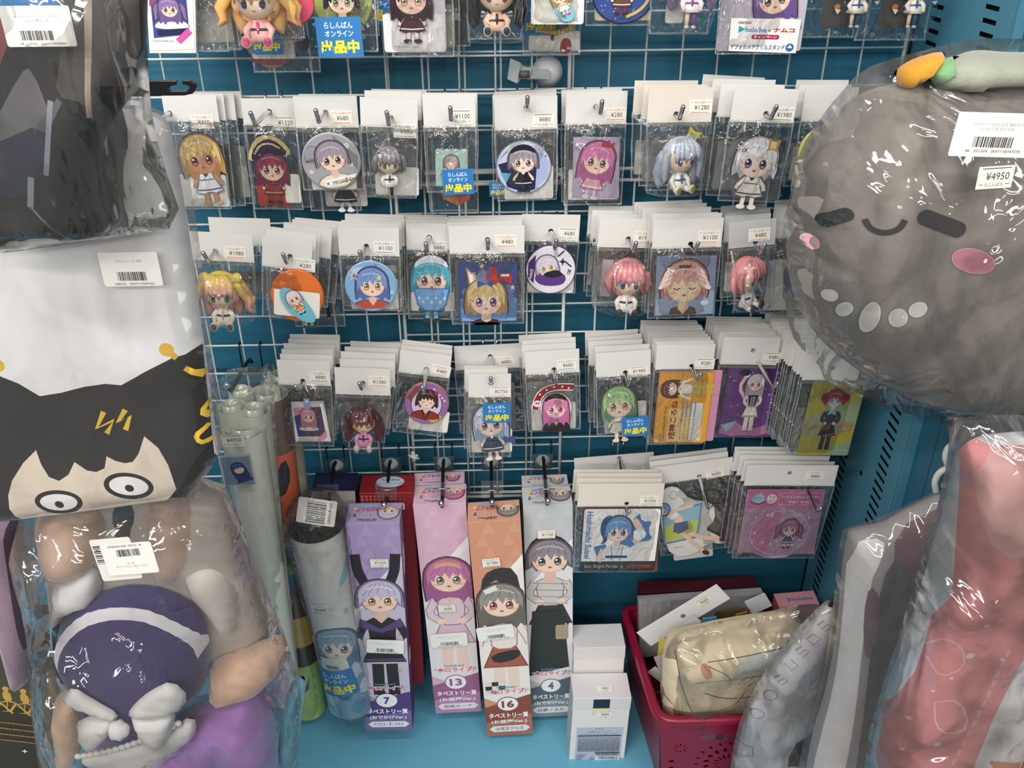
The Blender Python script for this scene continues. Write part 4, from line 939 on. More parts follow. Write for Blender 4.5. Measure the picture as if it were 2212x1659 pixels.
figurine(p, 788, 893, 27, '#3a1a20', '#7d2836', '#e39ac0', '#3a2430', skin='#f0d3a0', eye='#d9a62a', look='long', closed=True, shoe='#efd9de', feet='#efd9de', depth=.02)
p.price(817, 823, '1580', 'r'); p.behind(4, dx=.003, dz=.001, step=.02, jit=1.2)
p = K('packaged_badge', 'clear bag with violet oval badge of dark-haired portrait in kimono', (865, 755, 976, 768), 813, 942, -.075, (918, 787), dx=(14, 0), puff=.004, short='violet kimono badge')
p.backing(886, 880, 966, 935)
def f(A):
    A.ell(0, 0, .93, .93, '#9a6ca4', n=32); A.ell(0, -.05, .66, .7, '#d9cbe0'); A.ring(0, -.05, .68, .72, .04, '#5e2f6e')
    for i in range(5): A.rect(.2 + i * .13, .75 - i * .12, .3 + i * .13, .65 - i * .12, '#e2b8d0')
    A.poly([(-.9, .2), (-.55, .75), (-.3, .8), (-.7, 0)], '#8a4a44'); A.ell(.5, -.68, .35, .2, '#cdaa5e'); bust(A, 0, .15, .42, '#3b2824', '#8e3426', L=.25, closed=True, w=1.5, bow='#a8343c'); A.line([(-.18, -.3), (0, -.75), (.18, -.3)], .08, '#2c2420')
p.badge(922, 868, 49, '#a47a52', '#9a6ca4', f, ry=46).price(952, 800, '480', 'r', rot=-.1); p.behind(2, dx=.0005, step=.018)
p = K('packaged_card', 'empty-looking clear bag with large white card behind the suction cup', (980, 748, 1129, 741), 797, 934, -.03, (1058, 765), dx=(4, 0), puff=.004, short='large white card')
p.backing(1000, 830, 1115, 925, '#8b9096').price(1091, 780, '880', 'r', rot=.06)
sp = Pl(frame(P(1056, 815, -.1), Vector((1, 0, 0)), Vector((0, 0, 1))))
r_ = empty('suction_cup', sp.M); tag(r_, 'white plastic suction cup on the hook above the shark-tailed standee', 'suction cup')
mb = MB(); mb.lathe([(.001, -.013), (.0045, -.0125), (.006, -.009), (.0055, -.005), (.010, -.002), (.0125, .002), (.0115, .003), (.001, .001)], '#f0efea', 28); mb.build('cup', material('white_rubber', '#ecebe4', .35, bump=.05), r_)
mb = MB(); mb.sphere((0, -.013, -.004), .0012, '#333333', 8, 6); mb.build('pin_hole', M_BLACKM, r_)
p = K('packaged_standee', 'clear bag with white and blue haired chibi standee, fish tail', (1011, 808, 1104, 807), 858, 988, -.118, (1056, 829), dx=(4, 0), puff=.01, short='white-blue haired standee')
p.backing(1018, 925, 1106, 975, '#e9e5dc', t=.002)
p.plate([(1022, 900), (1035, 872), (1060, 862), (1095, 880), (1100, 925), (1085, 972), (1035, 972), (1026, 940)], '#c2ccd2', mat=M_ACRYL, sm=1, t=.003)
p.draw(lambda A, s: chibi(A, *s.px(1059, 908), s.scl(1059, 908, 29), '#d9e0e8', '#3a4a66', '#35507a', skin='#f6ddd0', rot=.1, L=.6, shade='#8fa6c4', legs='#f2d8cc', shoe='#f2d8cc', tail='#3f5580'), t=.0065)
p.sticker(1073, 883, 1.0, .03, t=.012).price(1080, 846, '2750', 'rd'); p.behind(2, dx=-.002, step=.012, content=['#e6e2d8', '#dedace'])
p = K('packaged_keychain', 'clear bag with crimson arc keychain of long pink-haired chibi', (1133, 760, 1251, 753), 807, 930, -.085, (1197, 778), dx=(4, 0), puff=.006, short='crimson arc keychain')
p.backing(1147, 872, 1244, 924)
p.plate([(1150, 900), (1152, 860), (1170, 832), (1200, 822), (1240, 826), (1240, 858), (1232, 920), (1160, 924)], '#b9a0a8', mat=M_ACRYL, sm=1, t=.002)
def f(A, s):
    A.line([s.px(*q) for q in ((1156, 880), (1160, 858), (1174, 840), (1200, 831), (1238, 832))], s.scl(1200, 850, 17), '#f2e8e6', 2); A.line([s.px(*q) for q in ((1156, 880), (1160, 858), (1174, 840), (1200, 831), (1238, 832))], s.scl(1200, 850, 13), '#8e2430', 2)
    for q in ((1166, 848), (1180, 838), (1196, 832), (1214, 831), (1228, 834), (1160, 868)): A.ell(*s.px(*q), .0016, .0016, '#f0dcdc')
    A.ell(*s.px(1160, 868), .006, .006, '#efe2de'); A.ell(*s.px(1158, 867), .0014, .0018, '#6e2024'); A.ell(*s.px(1163, 867), .0014, .0018, '#6e2024')
    u, v = s.px(1200, 877); A.ell(u, v, s.scl(1200, 870, 34), s.scl(1200, 870, 38), '#e2cfd8'); bust(A, u, v, s.scl(1200, 870, 25), '#dd86b0', '#2c2226', '#b8304a', L=.9, w=1.2, shade='#c06a9c', skin='#f2c8d0', cap='#2c2226')
p.draw(f, t=.006); p.price(1224, 787, '680', 'b'); p.chain(1200, 818, 5); p.behind(3, dx=-.002, dz=.0006, step=.018, jit=.5)
p = K('packaged_standee', 'clear bag with green-haired chibi standee and blue shop sticker', (1287, 763, 1406, 755), 812, 936, -.09, (1346, 784), dx=(-2, 0), puff=.008, short='green-haired standee')
p.backing(1305, 870, 1395, 930, '#d9d7d0'); p.plate([(1298, 900), (1308, 850), (1340, 828), (1375, 845), (1378, 900), (1345, 935), (1305, 930)], '#a9b4a8', mat=M_ACRYL, sm=1, t=.002)
p.draw(lambda A, s: (A.ell(*s.px(1338, 848), s.scl(1338, 848, 30), s.scl(1338, 848, 16), '#3c5a3a'), chibi(A, *s.px(1336, 869), s.scl(1336, 869, 29), '#a3c98a', '#e2dcd2', '#b08a34', skin='#f0d6c4', rot=.04, L=.55, shade='#5f8f6a', legs='#f0d6c4', shoe='#f0d6c4')), t=.0055)
p.sticker(1370, 912, 1.0, .05, t=.012).price(1378, 802, '1980', 'rd', rot=.04); p.chain(1330, 830, 5); p.behind(4, dx=-.003, dz=.001, step=.017)
p = K('packaged_card', 'clear bag with orange profile card printed sideways, brown-haired portrait', (1420, 744, 1546, 743), 798, 960, -.085, (1484, 768), dx=(-6, 0), puff=.003, crease=.4, short='orange profile card')
p.backing(1425, 800, 1540, 952, '#d58fb2', t=.0004)
def f(A, s):
    c = [s.px(*q) for q in ((1422, 804), (1538, 803), (1528, 957), (1417, 955))]
    u, v = s.px(1476, 880); k = s.scl(1476, 880, 1); A.push(u, v, k, 0, 1, s.kv)
    A.rect(-58, -77, 58, 77, '#cf8a2a', 5); A.rect(-56, -75, 56, 75, '#e6a53a', 5); A.rect(-30, -74, 45, -2, '#ecc98a', 2); A.rect(18, -70, 42, 10, '#f0ece0', 1)
    standing(A, -33, 40, 17, '#6b3a30', '#f2ece0', '#cbb45a', L=.7, closed=True, arm=0, legs='#cbb45a', rot=math.pi / 2)   # the card hangs on its side
    A.push(0, 0, 1, math.pi / 2)
    A.text('戌神ころね', -26, 20, 15, '#8e2f2a', width=84, bold=.03); A.text('ユニット:ホロライブゲーマーズ', -32, 38, 5, '#4a4438', width=70, bold=.02); A.text('hololive', -66, 46, 6, '#3f9cc8', width=20, bold=.02)
    for i, t in enumerate(('ホロライブゲーマーズ所属', 'ファンネーム ころねすきー', 'おしゃべりが大好き', 'ゲームも大好き')): A.text(t, -46, 2 - i * 9, 4, '#4a4438', width=46); A.line([(-20, 2 - i * 9), (14, 2 - i * 9)], 2, '#4aa0d8')
    A.pop(); A.pop()
p.draw(f, t=.0012); p.price(1522, 785, '280', 'od'); p.behind(12, dx=-.0012, dz=.0005, step=.0058, jit=.35, content=['#cfcbc4', '#3a3c40', '#8d9096'])
p = K('packaged_card', 'clear bag with violet starry card of white-haired figure in black corset', (1565, 727, 1688, 729), 788, 945, -.075, (1627, 757), dx=(-10, 0), puff=.003, crease=.4, short='violet starry card')
def f(A, s):
    u, v = s.px(1620, 868); k = s.scl(1620, 868, 1); A.push(u, v, k, 0, 1, s.kv)
    A.rect(-60, -76, 57, 74, '#584064', 4); A.rect(-56, -73, 55, 71, '#6b4280', 3); A.poly([(-56, -73), (55, -73), (55, -45), (10, -60), (-30, -40), (-56, -55)], '#b07aa0', 1); A.poly([(-56, -50), (-20, -40), (-40, -65)], '#9ab4c8'); A.poly([(20, 71), (55, 71), (55, 10), (40, 30)], '#4c2a5e')
    r = random.Random(3)
    for i in range(26): A.ell(r.uniform(-54, 54), r.uniform(-30, 68), 1.1, 1.1, '#e6d6ea')
    A.line([(-10, 6), (-30, 30), (-18, 56)], 7, '#e9c9bc', 1); A.ell(-17, 58, 7, 7, '#e8e6ee'); A.ell(-22, 62, 12, 7, '#2a2040')
    standing(A, 4, 40, 18, '#ddd2da', '#ece6e6', '#f0e9e6', '#7a6a5a', L=1.1, shade='#b3a3b6', legs='#e9d9dc', hem='#c9a24a')
    A.poly([(-7, 16), (15, 16), (11, -8), (-3, -8)], '#2b2430'); 
    for i in range(4): A.line([(-1, 12 - i * 5), (9, 8 - i * 5)], 1, '#d9d0d8'); A.line([(9, 12 - i * 5), (-1, 8 - i * 5)], 1, '#d9d0d8')
    A.text('Murasaki Shion', 46, 0, 9, '#a888b8', rot=-math.pi / 2, width=130); A.pop()
p.draw(f, t=.001); p.price(1668, 772, '480', 'kd'); p.behind(9, dx=-.0016, dz=.0006, step=.0065, jit=.35, content=['#5a7a6a', '#8f7a9c', '#cfcbc4', '#4a4c52'])
p = K('packaged_card', 'clear bag with olive-yellow card of curly red-haired figure in dark suit', (1745, 763, 1866, 765), 822, 983, -.135, (1800, 795), dx=(-14, 0), puff=.003, crease=.4, short='olive-yellow card')
def f(A, s):
    u, v = s.px(1793, 904); k = s.scl(1793, 904, 1); A.push(u, v, k, 0, 1, s.kv)
    A.rect(-56, -79, 58, 79, '#8e8a48', 4); A.rect(-55, -78, 57, 78, '#a09a45', 4); A.poly([(-55, 0), (57, 40), (57, -20), (-55, -40)], '#8f9a78'); A.poly([(10, -78), (57, -78), (57, -50), (20, -60)], '#7f9a86')
    standing(A, 0, 40, 19, '#8e3a3e', '#37343c', '#2c2a30', '#8a8a9a', skin='#b9c6cc', L=.1, shade='#6e2a30', legs='#37343c')
    for q in (-1, 1): A.ell(q * 20, 44, 11, 11, '#8e3a3e'); A.ell(q * 22, 46, 6, 6, '#6e2a30')
    A.poly([(-7, 20), (7, 20), (9, 8), (0, 12), (-9, 8)], '#7fa6b4'); A.text('Kureiji Ollie', 0, -16, 17, '#b0684e', width=104, rot=.05); A.line([(-8, -36), (50, -22)], 2, '#b0684e'); A.text('hololive', 38, -66, 5, '#c9cba0', width=30); A.pop()
p.draw(f, t=.001); p.behind(16, dx=-.0019, dz=.0006, step=.0072, jit=.4, content=['#d2cfc8', '#b4b3ac', '#6a6c66'])

# ================================================================== row five, under the fourth
hook('chrome hook through the card of the blue-haired coaster', 1333, 5, .135, z1=-.046, span=.018)
hook('chrome hook through the card of the beach standee', 1492, 5, .14, z1=-.034, span=.018)
hook('chrome hook through the card of the pink coaster', 1700, 5, .16, z1=-.03, span=.018)
p = K('packaged_coaster', 'clear bag with square white coaster of blue ponytail portrait', (1250, 1045, 1436, 1044), 1094, 1236, -.125, (1342, 1063), dx=(-4, 0), puff=.003, crease=.4, cream=True, teeth=False, short='blue ponytail coaster')
p.plate([(1258, 1096), (1424, 1096), (1420, 1234), (1256, 1234)], '#7d3c38', th=.002, t=-.002, name='coaster_edge')
def f(A, s):
    u, v = s.px(1339, 1166); k = s.scl(1339, 1166, 1); A.push(u, v, k, 0, 1, s.kv)
    A.rect(-83, -69, 83, 68, '#2c2a28', 7); A.rect(-81, -46, 81, 66, '#f2f0ec', 5); A.rect(-81, -46, 81, -40, '#f2f0ec')
    A.poly([(10, 10), (34, 62), (44, 38), (66, 42), (58, 20), (72, 0), (40, -4), (20, -20), (-10, 0)], '#4a7fc0', 1); A.poly([(-56, -14), (-30, -8), (-20, -44), (-46, -40)], '#4a7fc0')
    A.line([(30, -6), (50, 12), (26, 44)], 13, '#eecfbd', 1); A.ell(40, 12, 15, 12, '#eef1f5'); A.line([(-34, -20), (-44, -46)], 13, '#eecfbd')
    A.poly([(-24, 54), (-40, 48), (-46, 20), (-34, 0), (-44, -10), (-26, -4), (-30, 20), (-14, 44)], '#2b4a86', 2)
    A.push(-5, 20, 28); A.poly([(-1.0, -2.35), (-1.15, -1.5), (-.6, -1.05), (.6, -1.05), (1.15, -1.4), (.95, -2.35)], '#e9eef2', 1); A.line([(-.45, -1.2), (-.3, -2.3)], .08, '#8a8f80'); A.line([(.45, -1.2), (.3, -2.3)], .08, '#8a8f80'); A.poly([(-.35, -1.15), (0, -1.3), (.35, -1.15), (.25, -1.5), (-.25, -1.5)], '#cfdfe2'); A.rect(-.85, -2.1, .85, -1.9, '#3a3f66')
    A.poly([(-.2, -.6), (.2, -.6), (.25, -1.15), (-.25, -1.15)], '#e6c2ae'); head(A, '#6f9bd0', '#3c4a7a', '#f6dccd', L=.05, shade='#4470b4'); A.pop()
    A.push(-68, 11, 1, -math.pi / 2); A.text('Hoshimachi Suisei', 0, 0, 14, '#4a76b4', width=100, bold=.015); A.pop()
    A.text('Our Bright Parade', -36, -57, 9, '#c9c6be', width=74); A.text('×', 9, -57, 6, '#c9c6be'); A.text('JOYSOUND', 46, -57, 9, '#c2382c', width=56, bold=.03); A.text('©COVER  All rights reserved', -48, -65.5, 2.6, '#8d8a84', width=50); A.pop()
p.draw(f, t=.001); p.price(1402, 1080, '3300', 'k'); p.behind(3, dx=-.0010, dz=.0006, step=.012, jit=.8)
p2 = K('packaged_card', 'clear bag with wide card priced on greenish tag above the coaster', (1240, 990, 1412, 976), 1030, 1180, -.03, (1330, 1012), dx=(0, 0), puff=.003, crease=.4, teeth=False, short='wide card above the coaster')
p2.price(1372, 1015, '280', 'gd'); p2.backing(1250, 1040, 1400, 1170, '#77756e')
p = K('packaged_standee', 'clear bag with reclining beach standee, long legs reaching past the bag card', (1412, 1010, 1583, 987), 1038, 1194, -.075, (1498, 1018), dx=(-14, 0), puff=.004, crease=.6, teeth=False, short='reclining beach standee')
p.plate([(1425, 1062), (1445, 1048), (1468, 1052), (1490, 1078), (1540, 1082), (1545, 1120), (1520, 1140), (1545, 1152), (1568, 1165), (1560, 1172), (1530, 1168), (1500, 1195), (1450, 1200), (1428, 1150)], '#dcdad6', th=.002, t=.002, sm=1)
def f(A, s):
    u, v = s.px(1478, 1128); k = s.scl(1478, 1128, 1); A.push(u, v, k, 0, 1, s.kv)
    A.poly([(-46, 30), (40, 40), (26, -34), (-48, -40)], '#5a86b4'); A.poly([(-42, 26), (36, 36), (23, -30), (-44, -36)], '#b9c45e'); A.poly([(-42, 26), (36, 36), (30, 5), (-44, 0)], '#8fb4c8'); A.ring(-20, 64, 8, 8, 2, '#b9b7b0')
    A.line([(-10, -2), (20, -30), (76, -44)], 9, '#e2c0ae', 1); A.line([(-14, -6), (8, -36), (38, -66)], 9, '#e2c0ae', 1); A.ell(80, -45, 8, 5, '#5a3a30', rot=-.2); A.ell(42, -69, 8, 5, '#5a3a30', rot=-.5)
    A.line([(-34, 26), (-14, 18), (-8, -6)], 17, '#e6c8b6', 1); A.poly([(-22, 4), (6, 6), (8, -12), (-14, -20), (-26, -14)], '#4f5f86'); A.line([(-30, 16), (-14, 24)], 9, '#e9eef2'); A.line([(-24, 30), (20, 38)], 6, '#e6c8b6', 1)
    A.push(-42, 36, 12, -.8); head(A, '#5f8fc4', '#3c4a7a', L=.4, shade='#3f6aa4'); A.pop(); A.pop()
p.draw(f, t=.0045); p.price(1544, 1022, '680', 'r', rot=.1)
p.backing(1452, 1160, 1540, 1200, '#c9c7c2', t=.0005); p.behind(2, dx=-.001, dz=.001, step=.014, content=['#8c7a7e', '#a59a9c'])
p = K('packaged_coaster', 'clear bag with pink acrylic stand sheet and round print, number 27', (1615, 1004, 1812, 1005), 1049, 1206, -.115, (1706, 1021), dx=(-50, 0), puff=.003, crease=.5, wb=-.006, teeth=False, short='pink round coaster')
p.w0 = 0
def f(A, s):
    Q = lambda *a: [s.px(*q) for q in a]
    A.poly(Q((1615, 1056), (1783, 1056), (1757, 1196), (1592, 1192)), '#b592a8'); A.poly(Q((1615, 1056), (1783, 1056), (1776, 1098), (1611, 1098)), '#c5749e')
    u, v = s.px(1700, 1077); k = s.scl(1700, 1077, 1); A.push(u, v, k, 0, 1, s.kv)
    A.ell(-62, 0, 13, 11, '#a9c4d8'); A.line([(-78, -6), (-62, -12), (-46, -6)], 3, '#5a4a5e', 1); A.text('hololive', -62, 2, 4, '#4a7ab0', width=20); A.ell(-33, 0, 11, 10, '#efdfe8'); A.text('27', -33, 0, 11, '#b4739a', width=13)
    A.ring(28, 0, 47, 13, 1, '#e9cfde', n=4); A.rect(-18, -13, 76, 13, '#e2bfd2', 3); A.rect(-17, -12, 75, 12, '#c5749e', 3); A.text('アクリルスタンドコースター', 28, 4, 6.5, '#f3e6ee', width=84, bold=.02); A.text('湊あくあ ver.', 28, -6, 6, '#f3e6ee', width=50, bold=.02); A.pop()
    u, v = s.px(1683, 1150); k = s.scl(1683, 1150, 1); A.push(u, v, k, 0, 1, s.kv)
    A.ell(0, 0, 74, 56, '#a690ae'); A.ell(0, 0, 71, 53, '#b394b0'); A.poly([(-70, 5), (-40, 46), (0, 53), (-10, 0), (-20, -50), (-50, -38)], '#b8789c', 1); A.ring(0, 0, 62, 47, 1.5, '#cdb9d0')
    r = random.Random(5)
    for i in range(22): x, y = r.uniform(-60, 55), r.uniform(-40, 40); A.poly([(x, y), (x + 7, y + 1), (x + 3, y + 7)], '#d9c6dc')
    chibi(A, 20, 10, 15, '#a0708f', '#5d5670', L=.5, twin=True, shade='#7c5676', skin='#d9c2c8'); A.pop()
p.draw(f, t=.001); p.price(1759, 1027, '880', 'r'); p.behind(4, dx=-.0028, dz=.0006, step=.012, jit=.7, content=['#b592a8', '#c9a9bb', '#a58aa0'])
p2 = K('packaged_charm', 'small grey clear bag peeking out behind the pink coaster', (1770, 1010, 1812, 1010), 1050, 1118, -.06, dx=(0, 0), header=False, short='small grey bag')

# ================================================================== row one, cut by the top of the picture
def up(name, label, xl, xr, bb, Y, short, dx=0, **kw):
    return K(name, label, (xl, -150, xr, -150), -78, bb, Y, dx=(dx, 0), short=short, teeth=False, **kw)
for xc, d in ((400, 'framed purple-haired photo'), (575, 'pigtailed figure'), (740, 'yellow-green standee'), (900, 'black-haired chibi'), (1070, 'figure with white wheels'), (1200, 'aqua board keychain'), (1345, 'navy ring badge'), (1500, 'violet maid figure'), (1660, 'campaign card'), (1830, 'twin white-dressed figures')):
    hook(f'chrome hook of the highest row, above the {d}', xc, 1, .12)
p = up('packaged_card', 'clear bag with white photo frame of purple-haired portrait on blue', 328, 458, 113, -.09, 'purple-haired photo frame', dx=-8)
p.plate([(318, -60), (425, -62), (428, 112), (328, 112)], '#dfdfdb', th=.008, t=.001)
def f(A, s):
    Q = lambda *a: [s.px(*q) for q in a]
    A.poly(Q((322, -50), (420, -50), (424, 104), (332, 106)), '#ecebe6'); A.poly(Q((326, -40), (404, -44), (414, 72), (338, 80)), '#3f4c94'); A.poly(Q((326, -40), (350, -40), (338, 20), (328, 10)), '#8a5070')
    bust(A, *s.px(370, 16), s.scl(370, 16, 21), '#8f76a8', '#e3e4ee', L=1.0, w=1.8, shade='#6f5a90', twin=True); A.poly(Q((345, 62), (408, 58), (410, 70), (347, 74)), '#2c3050')
    A.poly(Q((385, 82), (410, 58), (420, 68), (395, 92)), '#d45aa8'); A.text('© 2019 COVER Corp.', *s.px(358, 86), .0024, '#44454a', width=.026)
p.draw(f, t=.0095); p.behind(5, dx=.0065, step=.014, content=['#d9d8d2', '#cfcdc6'])
p = up('packaged_figure', 'clear bag with blond pigtailed figure in pink dress', 503, 634, 84, -.1, 'blond pigtailed figure', dx=0, puff=.018, crease=1.5)
figurine(p, 562, -8, 46, '#e6c060', '#efb07a', '#eab6b4', '#3a3444', eye='#3a3a6a', look='wavy', accent='#d8457a', shoe='#e0567e', feet='#efc8b8', depth=.018)
p.badge(632, 8, 48, '#c04a64', '#d8566e', None, t=.0005)
p = up('packaged_print', 'large clear bag with dark print and shop sticker under the pigtailed figure', 508, 664, 157, -.05, 'large dark print', dx=14)
p.draw(lambda A, s: (A.ell(*s.px(580, 60), s.scl(580, 60, 62), s.scl(580, 60, 84), '#a5826a'), A.ell(*s.px(655, 90), s.scl(655, 90, 14), s.scl(655, 90, 20), '#453c4a'), A.ell(*s.px(522, 60), s.scl(522, 60, 12), s.scl(522, 60, 30), '#3c3640'), A.poly([s.px(*q) for q in ((530, 125), (560, 140), (620, 142), (632, 122), (600, 118))], '#8a4a50', 1)), t=.002)
p.backing(542, 84, 640, 126, '#cfcfca', t=.004); p.sticker(578, 84, .95, 0, t=.009)
p = up('packaged_standee', 'clear bag with dark-haired standee in yellow-green, shop sticker below', 690, 800, 113, -.09, 'yellow-green standee', dx=0)
p2 = up('packaged_badge', 'clear bag with lime oval badge behind the dark-haired standee', 680, 806, 78, -.06, 'lime oval badge')
p2.badge(740, -6, 66, '#a8b84a', '#c3cf7a', None, ry=82)
p.draw(lambda A, s: bust(A, *s.px(738, 0), s.scl(738, 0, 33), '#26292c', '#b9c15c', '#5a8a5a', w=1.4, L=.1), t=.004)
p.sticker(736, 77, 1.35, .02, t=.012)
p = up('packaged_print', 'clear bag with tilted shop sticker next to the black-haired chibi', 794, 850, 44, -.04, 'tilted sticker'); p.sticker(822, 12, 1.2, -.2, t=.01)
p = up('packaged_standee', 'milky clear bag with black-haired chibi standee on white card', 832, 974, 124, -.09, 'black-haired chibi', dx=0)
p.backing(826, 30, 964, 112, '#dcd9dc'); p.backing(838, -70, 965, 110, '#c9c5cc', t=.0006)
p.draw(lambda A, s: (chibi(A, *s.px(888, -4), s.scl(888, -4, 34), '#2f262c', '#4a2a34', '#c9a070', skin='#e9c9b8', L=.7, legs='#e4cfd6', shoe='#3c2c34'), A.text('© COVER', *s.px(876, 92), .0028, '#5a585c', width=.012), A.text('FOR JAPAN SALES', *s.px(880, 100), .0026, '#5a585c', width=.03)), t=.004); p.behind(1, dx=.006, step=.02)
p = up('packaged_charm', 'dark clear bag with a tiny white bow charm', 948, 1012, 101, -.05, 'tiny white bow charm'); p.backing(952, -60, 1008, 96, '#57565c'); p.draw(lambda A, s: (A.poly([s.px(*q) for q in ((978, 22), (982, 40), (995, 32))], '#e6e4de'), A.poly([s.px(*q) for q in ((978, 42), (984, 28), (997, 44))], '#e6e4de')), t=.003)
p = up('packaged_figure', 'clear bag with black-haired figure showing two white wheel feet', 1006, 1128, 86, -.1, 'wheel-footed figure', puff=.02, crease=1.6)
figurine(p, 1072, -18, 40, '#1e1c1f', None, '#e2bfa4', '#1e1c1f', eye='#a03a30', look='long', shoe='#3a3836', feet='#e9e7e0', depth=.02)
p = up('packaged_keychain', 'clear bag with yellow and brown metal key charm below the board card', 1130, 1262, 119, -.05, 'yellow-brown key charm')
p.backing(1142, 66, 1252, 108, '#dad8d2'); p.draw(lambda A, s: (A.line([s.px(*q) for q in ((1175, 66), (1205, 70), (1238, 58))], s.scl(1200, 70, 9), '#d6ad48', 1), A.poly([s.px(*q) for q in ((1208, 112), (1212, 84), (1226, 80), (1234, 90), (1232, 112), (1220, 116))], '#8e2e2c', 1), A.ell(*s.px(1216, 108), .003, .0015, '#9fc4c4'), A.ell(*s.px(1228, 103), .003, .0015, '#9fc4c4'), A.ell(*s.px(1193, 80), .0022, .004, '#5a3a2c')), t=.004); p.sticker(1168, 42, 1.1, 0, t=.002)
p = up('packaged_keychain', 'clear bag with aqua board keychain on plain white card', 1150, 1258, 52, -.1, 'aqua board keychain')
p.backing(1148, -70, 1260, 52, '#ebe9e3', t=.002); p.plate([(1180, -40), (1200, -45), (1225, 0), (1242, 30), (1232, 46), (1212, 44), (1190, 10)], '#7cc6d8', t=.004, sm=1); p.draw(lambda A, s: chibi(A, *s.px(1207, -10), s.scl(1207, -10, 16), '#c9b46a', '#e6e2d0', rot=.4, legs='#e2dcdc', shoe='#d8447a'), t=.0075)
p = up('packaged_badge', 'clear bag with round navy badge ringed with gold key', 1272, 1418, 56, -.08, 'navy and gold badge', puff=.005)
def f(A):
    A.ell(0, 0, .93, .93, '#3b4f8e', n=32); r = random.Random(9)
    for i in range(50): a = r.uniform(0, 6.3); q = r.uniform(0, .88); A.ell(q * math.cos(a), q * math.sin(a), .025, .025, '#8fa6d8')
    A.line([(.85, .1), (.75, -.3), (.45, -.6), (.1, -.75)], .1, '#c8b26a', 2); chibi(A, -.05, .4, .38, '#7a5a4a', '#6b4a3a', legs='#6b3f34', hem=None) if False else chibi(A, -.05, .4, .38, '#7a5a4a', '#6b4a3a', legs='#6b3f34')
p.badge(1346, -14, 68, '#1f274c', '#3b4f8e', f); p.backing(1288, -60, 1405, 44, '#cfc8a8')
p = up('packaged_figure', 'clear bag with maid figure in white and violet apron dress', 1416, 1552, 74, -.1, 'violet maid figure', puff=.018, crease=1.6)
figurine(p, 1492, -46, 34, '#9a8aa8', '#8c78a4', '#ece6ee', '#8a4a94', eye='#6a4a8a', sit=False, look='long', shoe='#efece9', turn=-.1); p.backing(1442, -30, 1475, 50, '#d4d2ce')
p = up('packaged_card', 'clear bag with white campaign card under purple-haired standee print', 1572, 1742, 118, -.085, 'campaign card', dx=-8, puff=.004, crease=.6)
p.backing(1566, -70, 1728, 110, '#bdb6c2', t=.0005)
def f(A, s):
    bust(A, *s.px(1672, -6), s.scl(1672, -6, 40), '#8e74a8', '#dcd0e0', L=.8, rot=.2, w=1.3, shade='#6d5590'); Q = lambda *a: [s.px(*q) for q in a]
    A.poly(Q((1578, 38), (1729, 41), (1717, 114), (1572, 109)), '#f3f0ee'); u, v = s.px(1650, 76); k = s.scl(1650, 76, 1); A.push(u, v, k, -.02, 1, s.kv)
    A.text('namco', -46, 27, 5.5, '#8a3438', width=28, bold=.03); A.poly([(-58, 4), (-58, 21), (-43, 13)], '#3aa0a8'); A.text('hololive', -20, 12, 11, '#3f86bc', width=46, bold=.02); A.text('×', 9, 11, 6, '#4a4a4a'); A.text('ナムコ', 40, 12, 10, '#c4362c', width=46, bold=.05)
    A.rect(-28, -8, 32, 2, '#b02a54', 4.5); A.text('キャンペーン', 2, -3, 7, '#f6e6ea', width=50, bold=.03); A.text('デフォルメアクリルスタンド', -12, -25, 12, '#3a6fa8', width=118, bold=.03); A.ell(58, -25, 9, 9, '#3a6fa8'); A.poly([(52, -26), (64, -26), (58, -19)], '#f3f0ee'); A.pop()
p.draw(f, t=.003)
for xa, xb, bb, n_, lab in ((1768, 1876, 82, 1848, 'clear bag with white-dressed figure nearer the campaign card'), (1896, 2040, 88, 1972, 'clear bag with white-dressed figure nearer the slotted upright')):
    p = up('packaged_figure', lab, xa, xb, bb, -.07, lab.split('with ')[1], puff=.018, crease=1.5, wb=.01)
    figurine(p, n_, -36, 30, '#cdbfae', None, '#e6e3da', '#3c5590', eye='#3c5590', sit=False, look='short', shoe='#e2ddd2'); p.draw(lambda A, s, n_=n_: (A.ell(*s.px(n_ - 42, 14), .004, .0035, '#d27a34'), A.poly([s.px(*q) for q in ((n_ - 48, 18), (n_ - 42, 30), (n_ - 34, 20))], '#e8e6de'), A.poly([s.px(*q) for q in ((n_ + 36, 2), (n_ + 44, 10), (n_ + 50, 0))], '#dfe6e8')), t=.005, name='bow_charm'); p.backing(xa + 20, -60, n_ + 10, 60, '#3f3d3a')
# a clear clip on a suction cup, and two knotted ties on the grid
sp = Pl(frame(P(1184, 158, -.012), Vector((1, 0, 0)), Vector((0, 0, 1)))); r_ = empty('suction_clip', sp.M); tag(r_, 'white suction cup with clear plastic clip stuck behind the grid wires', 'clip')
mb = MB(); k = sp.sc(1184, 158); mb.lathe([(.001, -.004), (.003, -.006), (.006, -.0055), (.012, -.002), (33 * k, .012), (32 * k, .0135), (.004, .006)], '#dcdce2', 32); mb.build('cup', M_SOFT if 'M_SOFT' in globals() else material('milky_rubber', '#d6d5dc', .35), r_)
A = MB(); q = lambda x, y, t: (lambda a: (a[0], -t, a[1]))(sp(x, y))
mb = MB(); mb.tube([q(1180, 158, .01), q(1160, 155, .018), q(1142, 150, .022)], [.008, .007, .010], '#dfe6e4', 6); mb.tube([q(1142, 150, .022), q(1120, 146, .026), q(1108, 144, .03)], [.009, .012, .019], '#dfe6e4', 4); mb.build('clip_body', material('clear_plastic', '#b9c2c2', .15, spec=.6), r_, smooth=False)
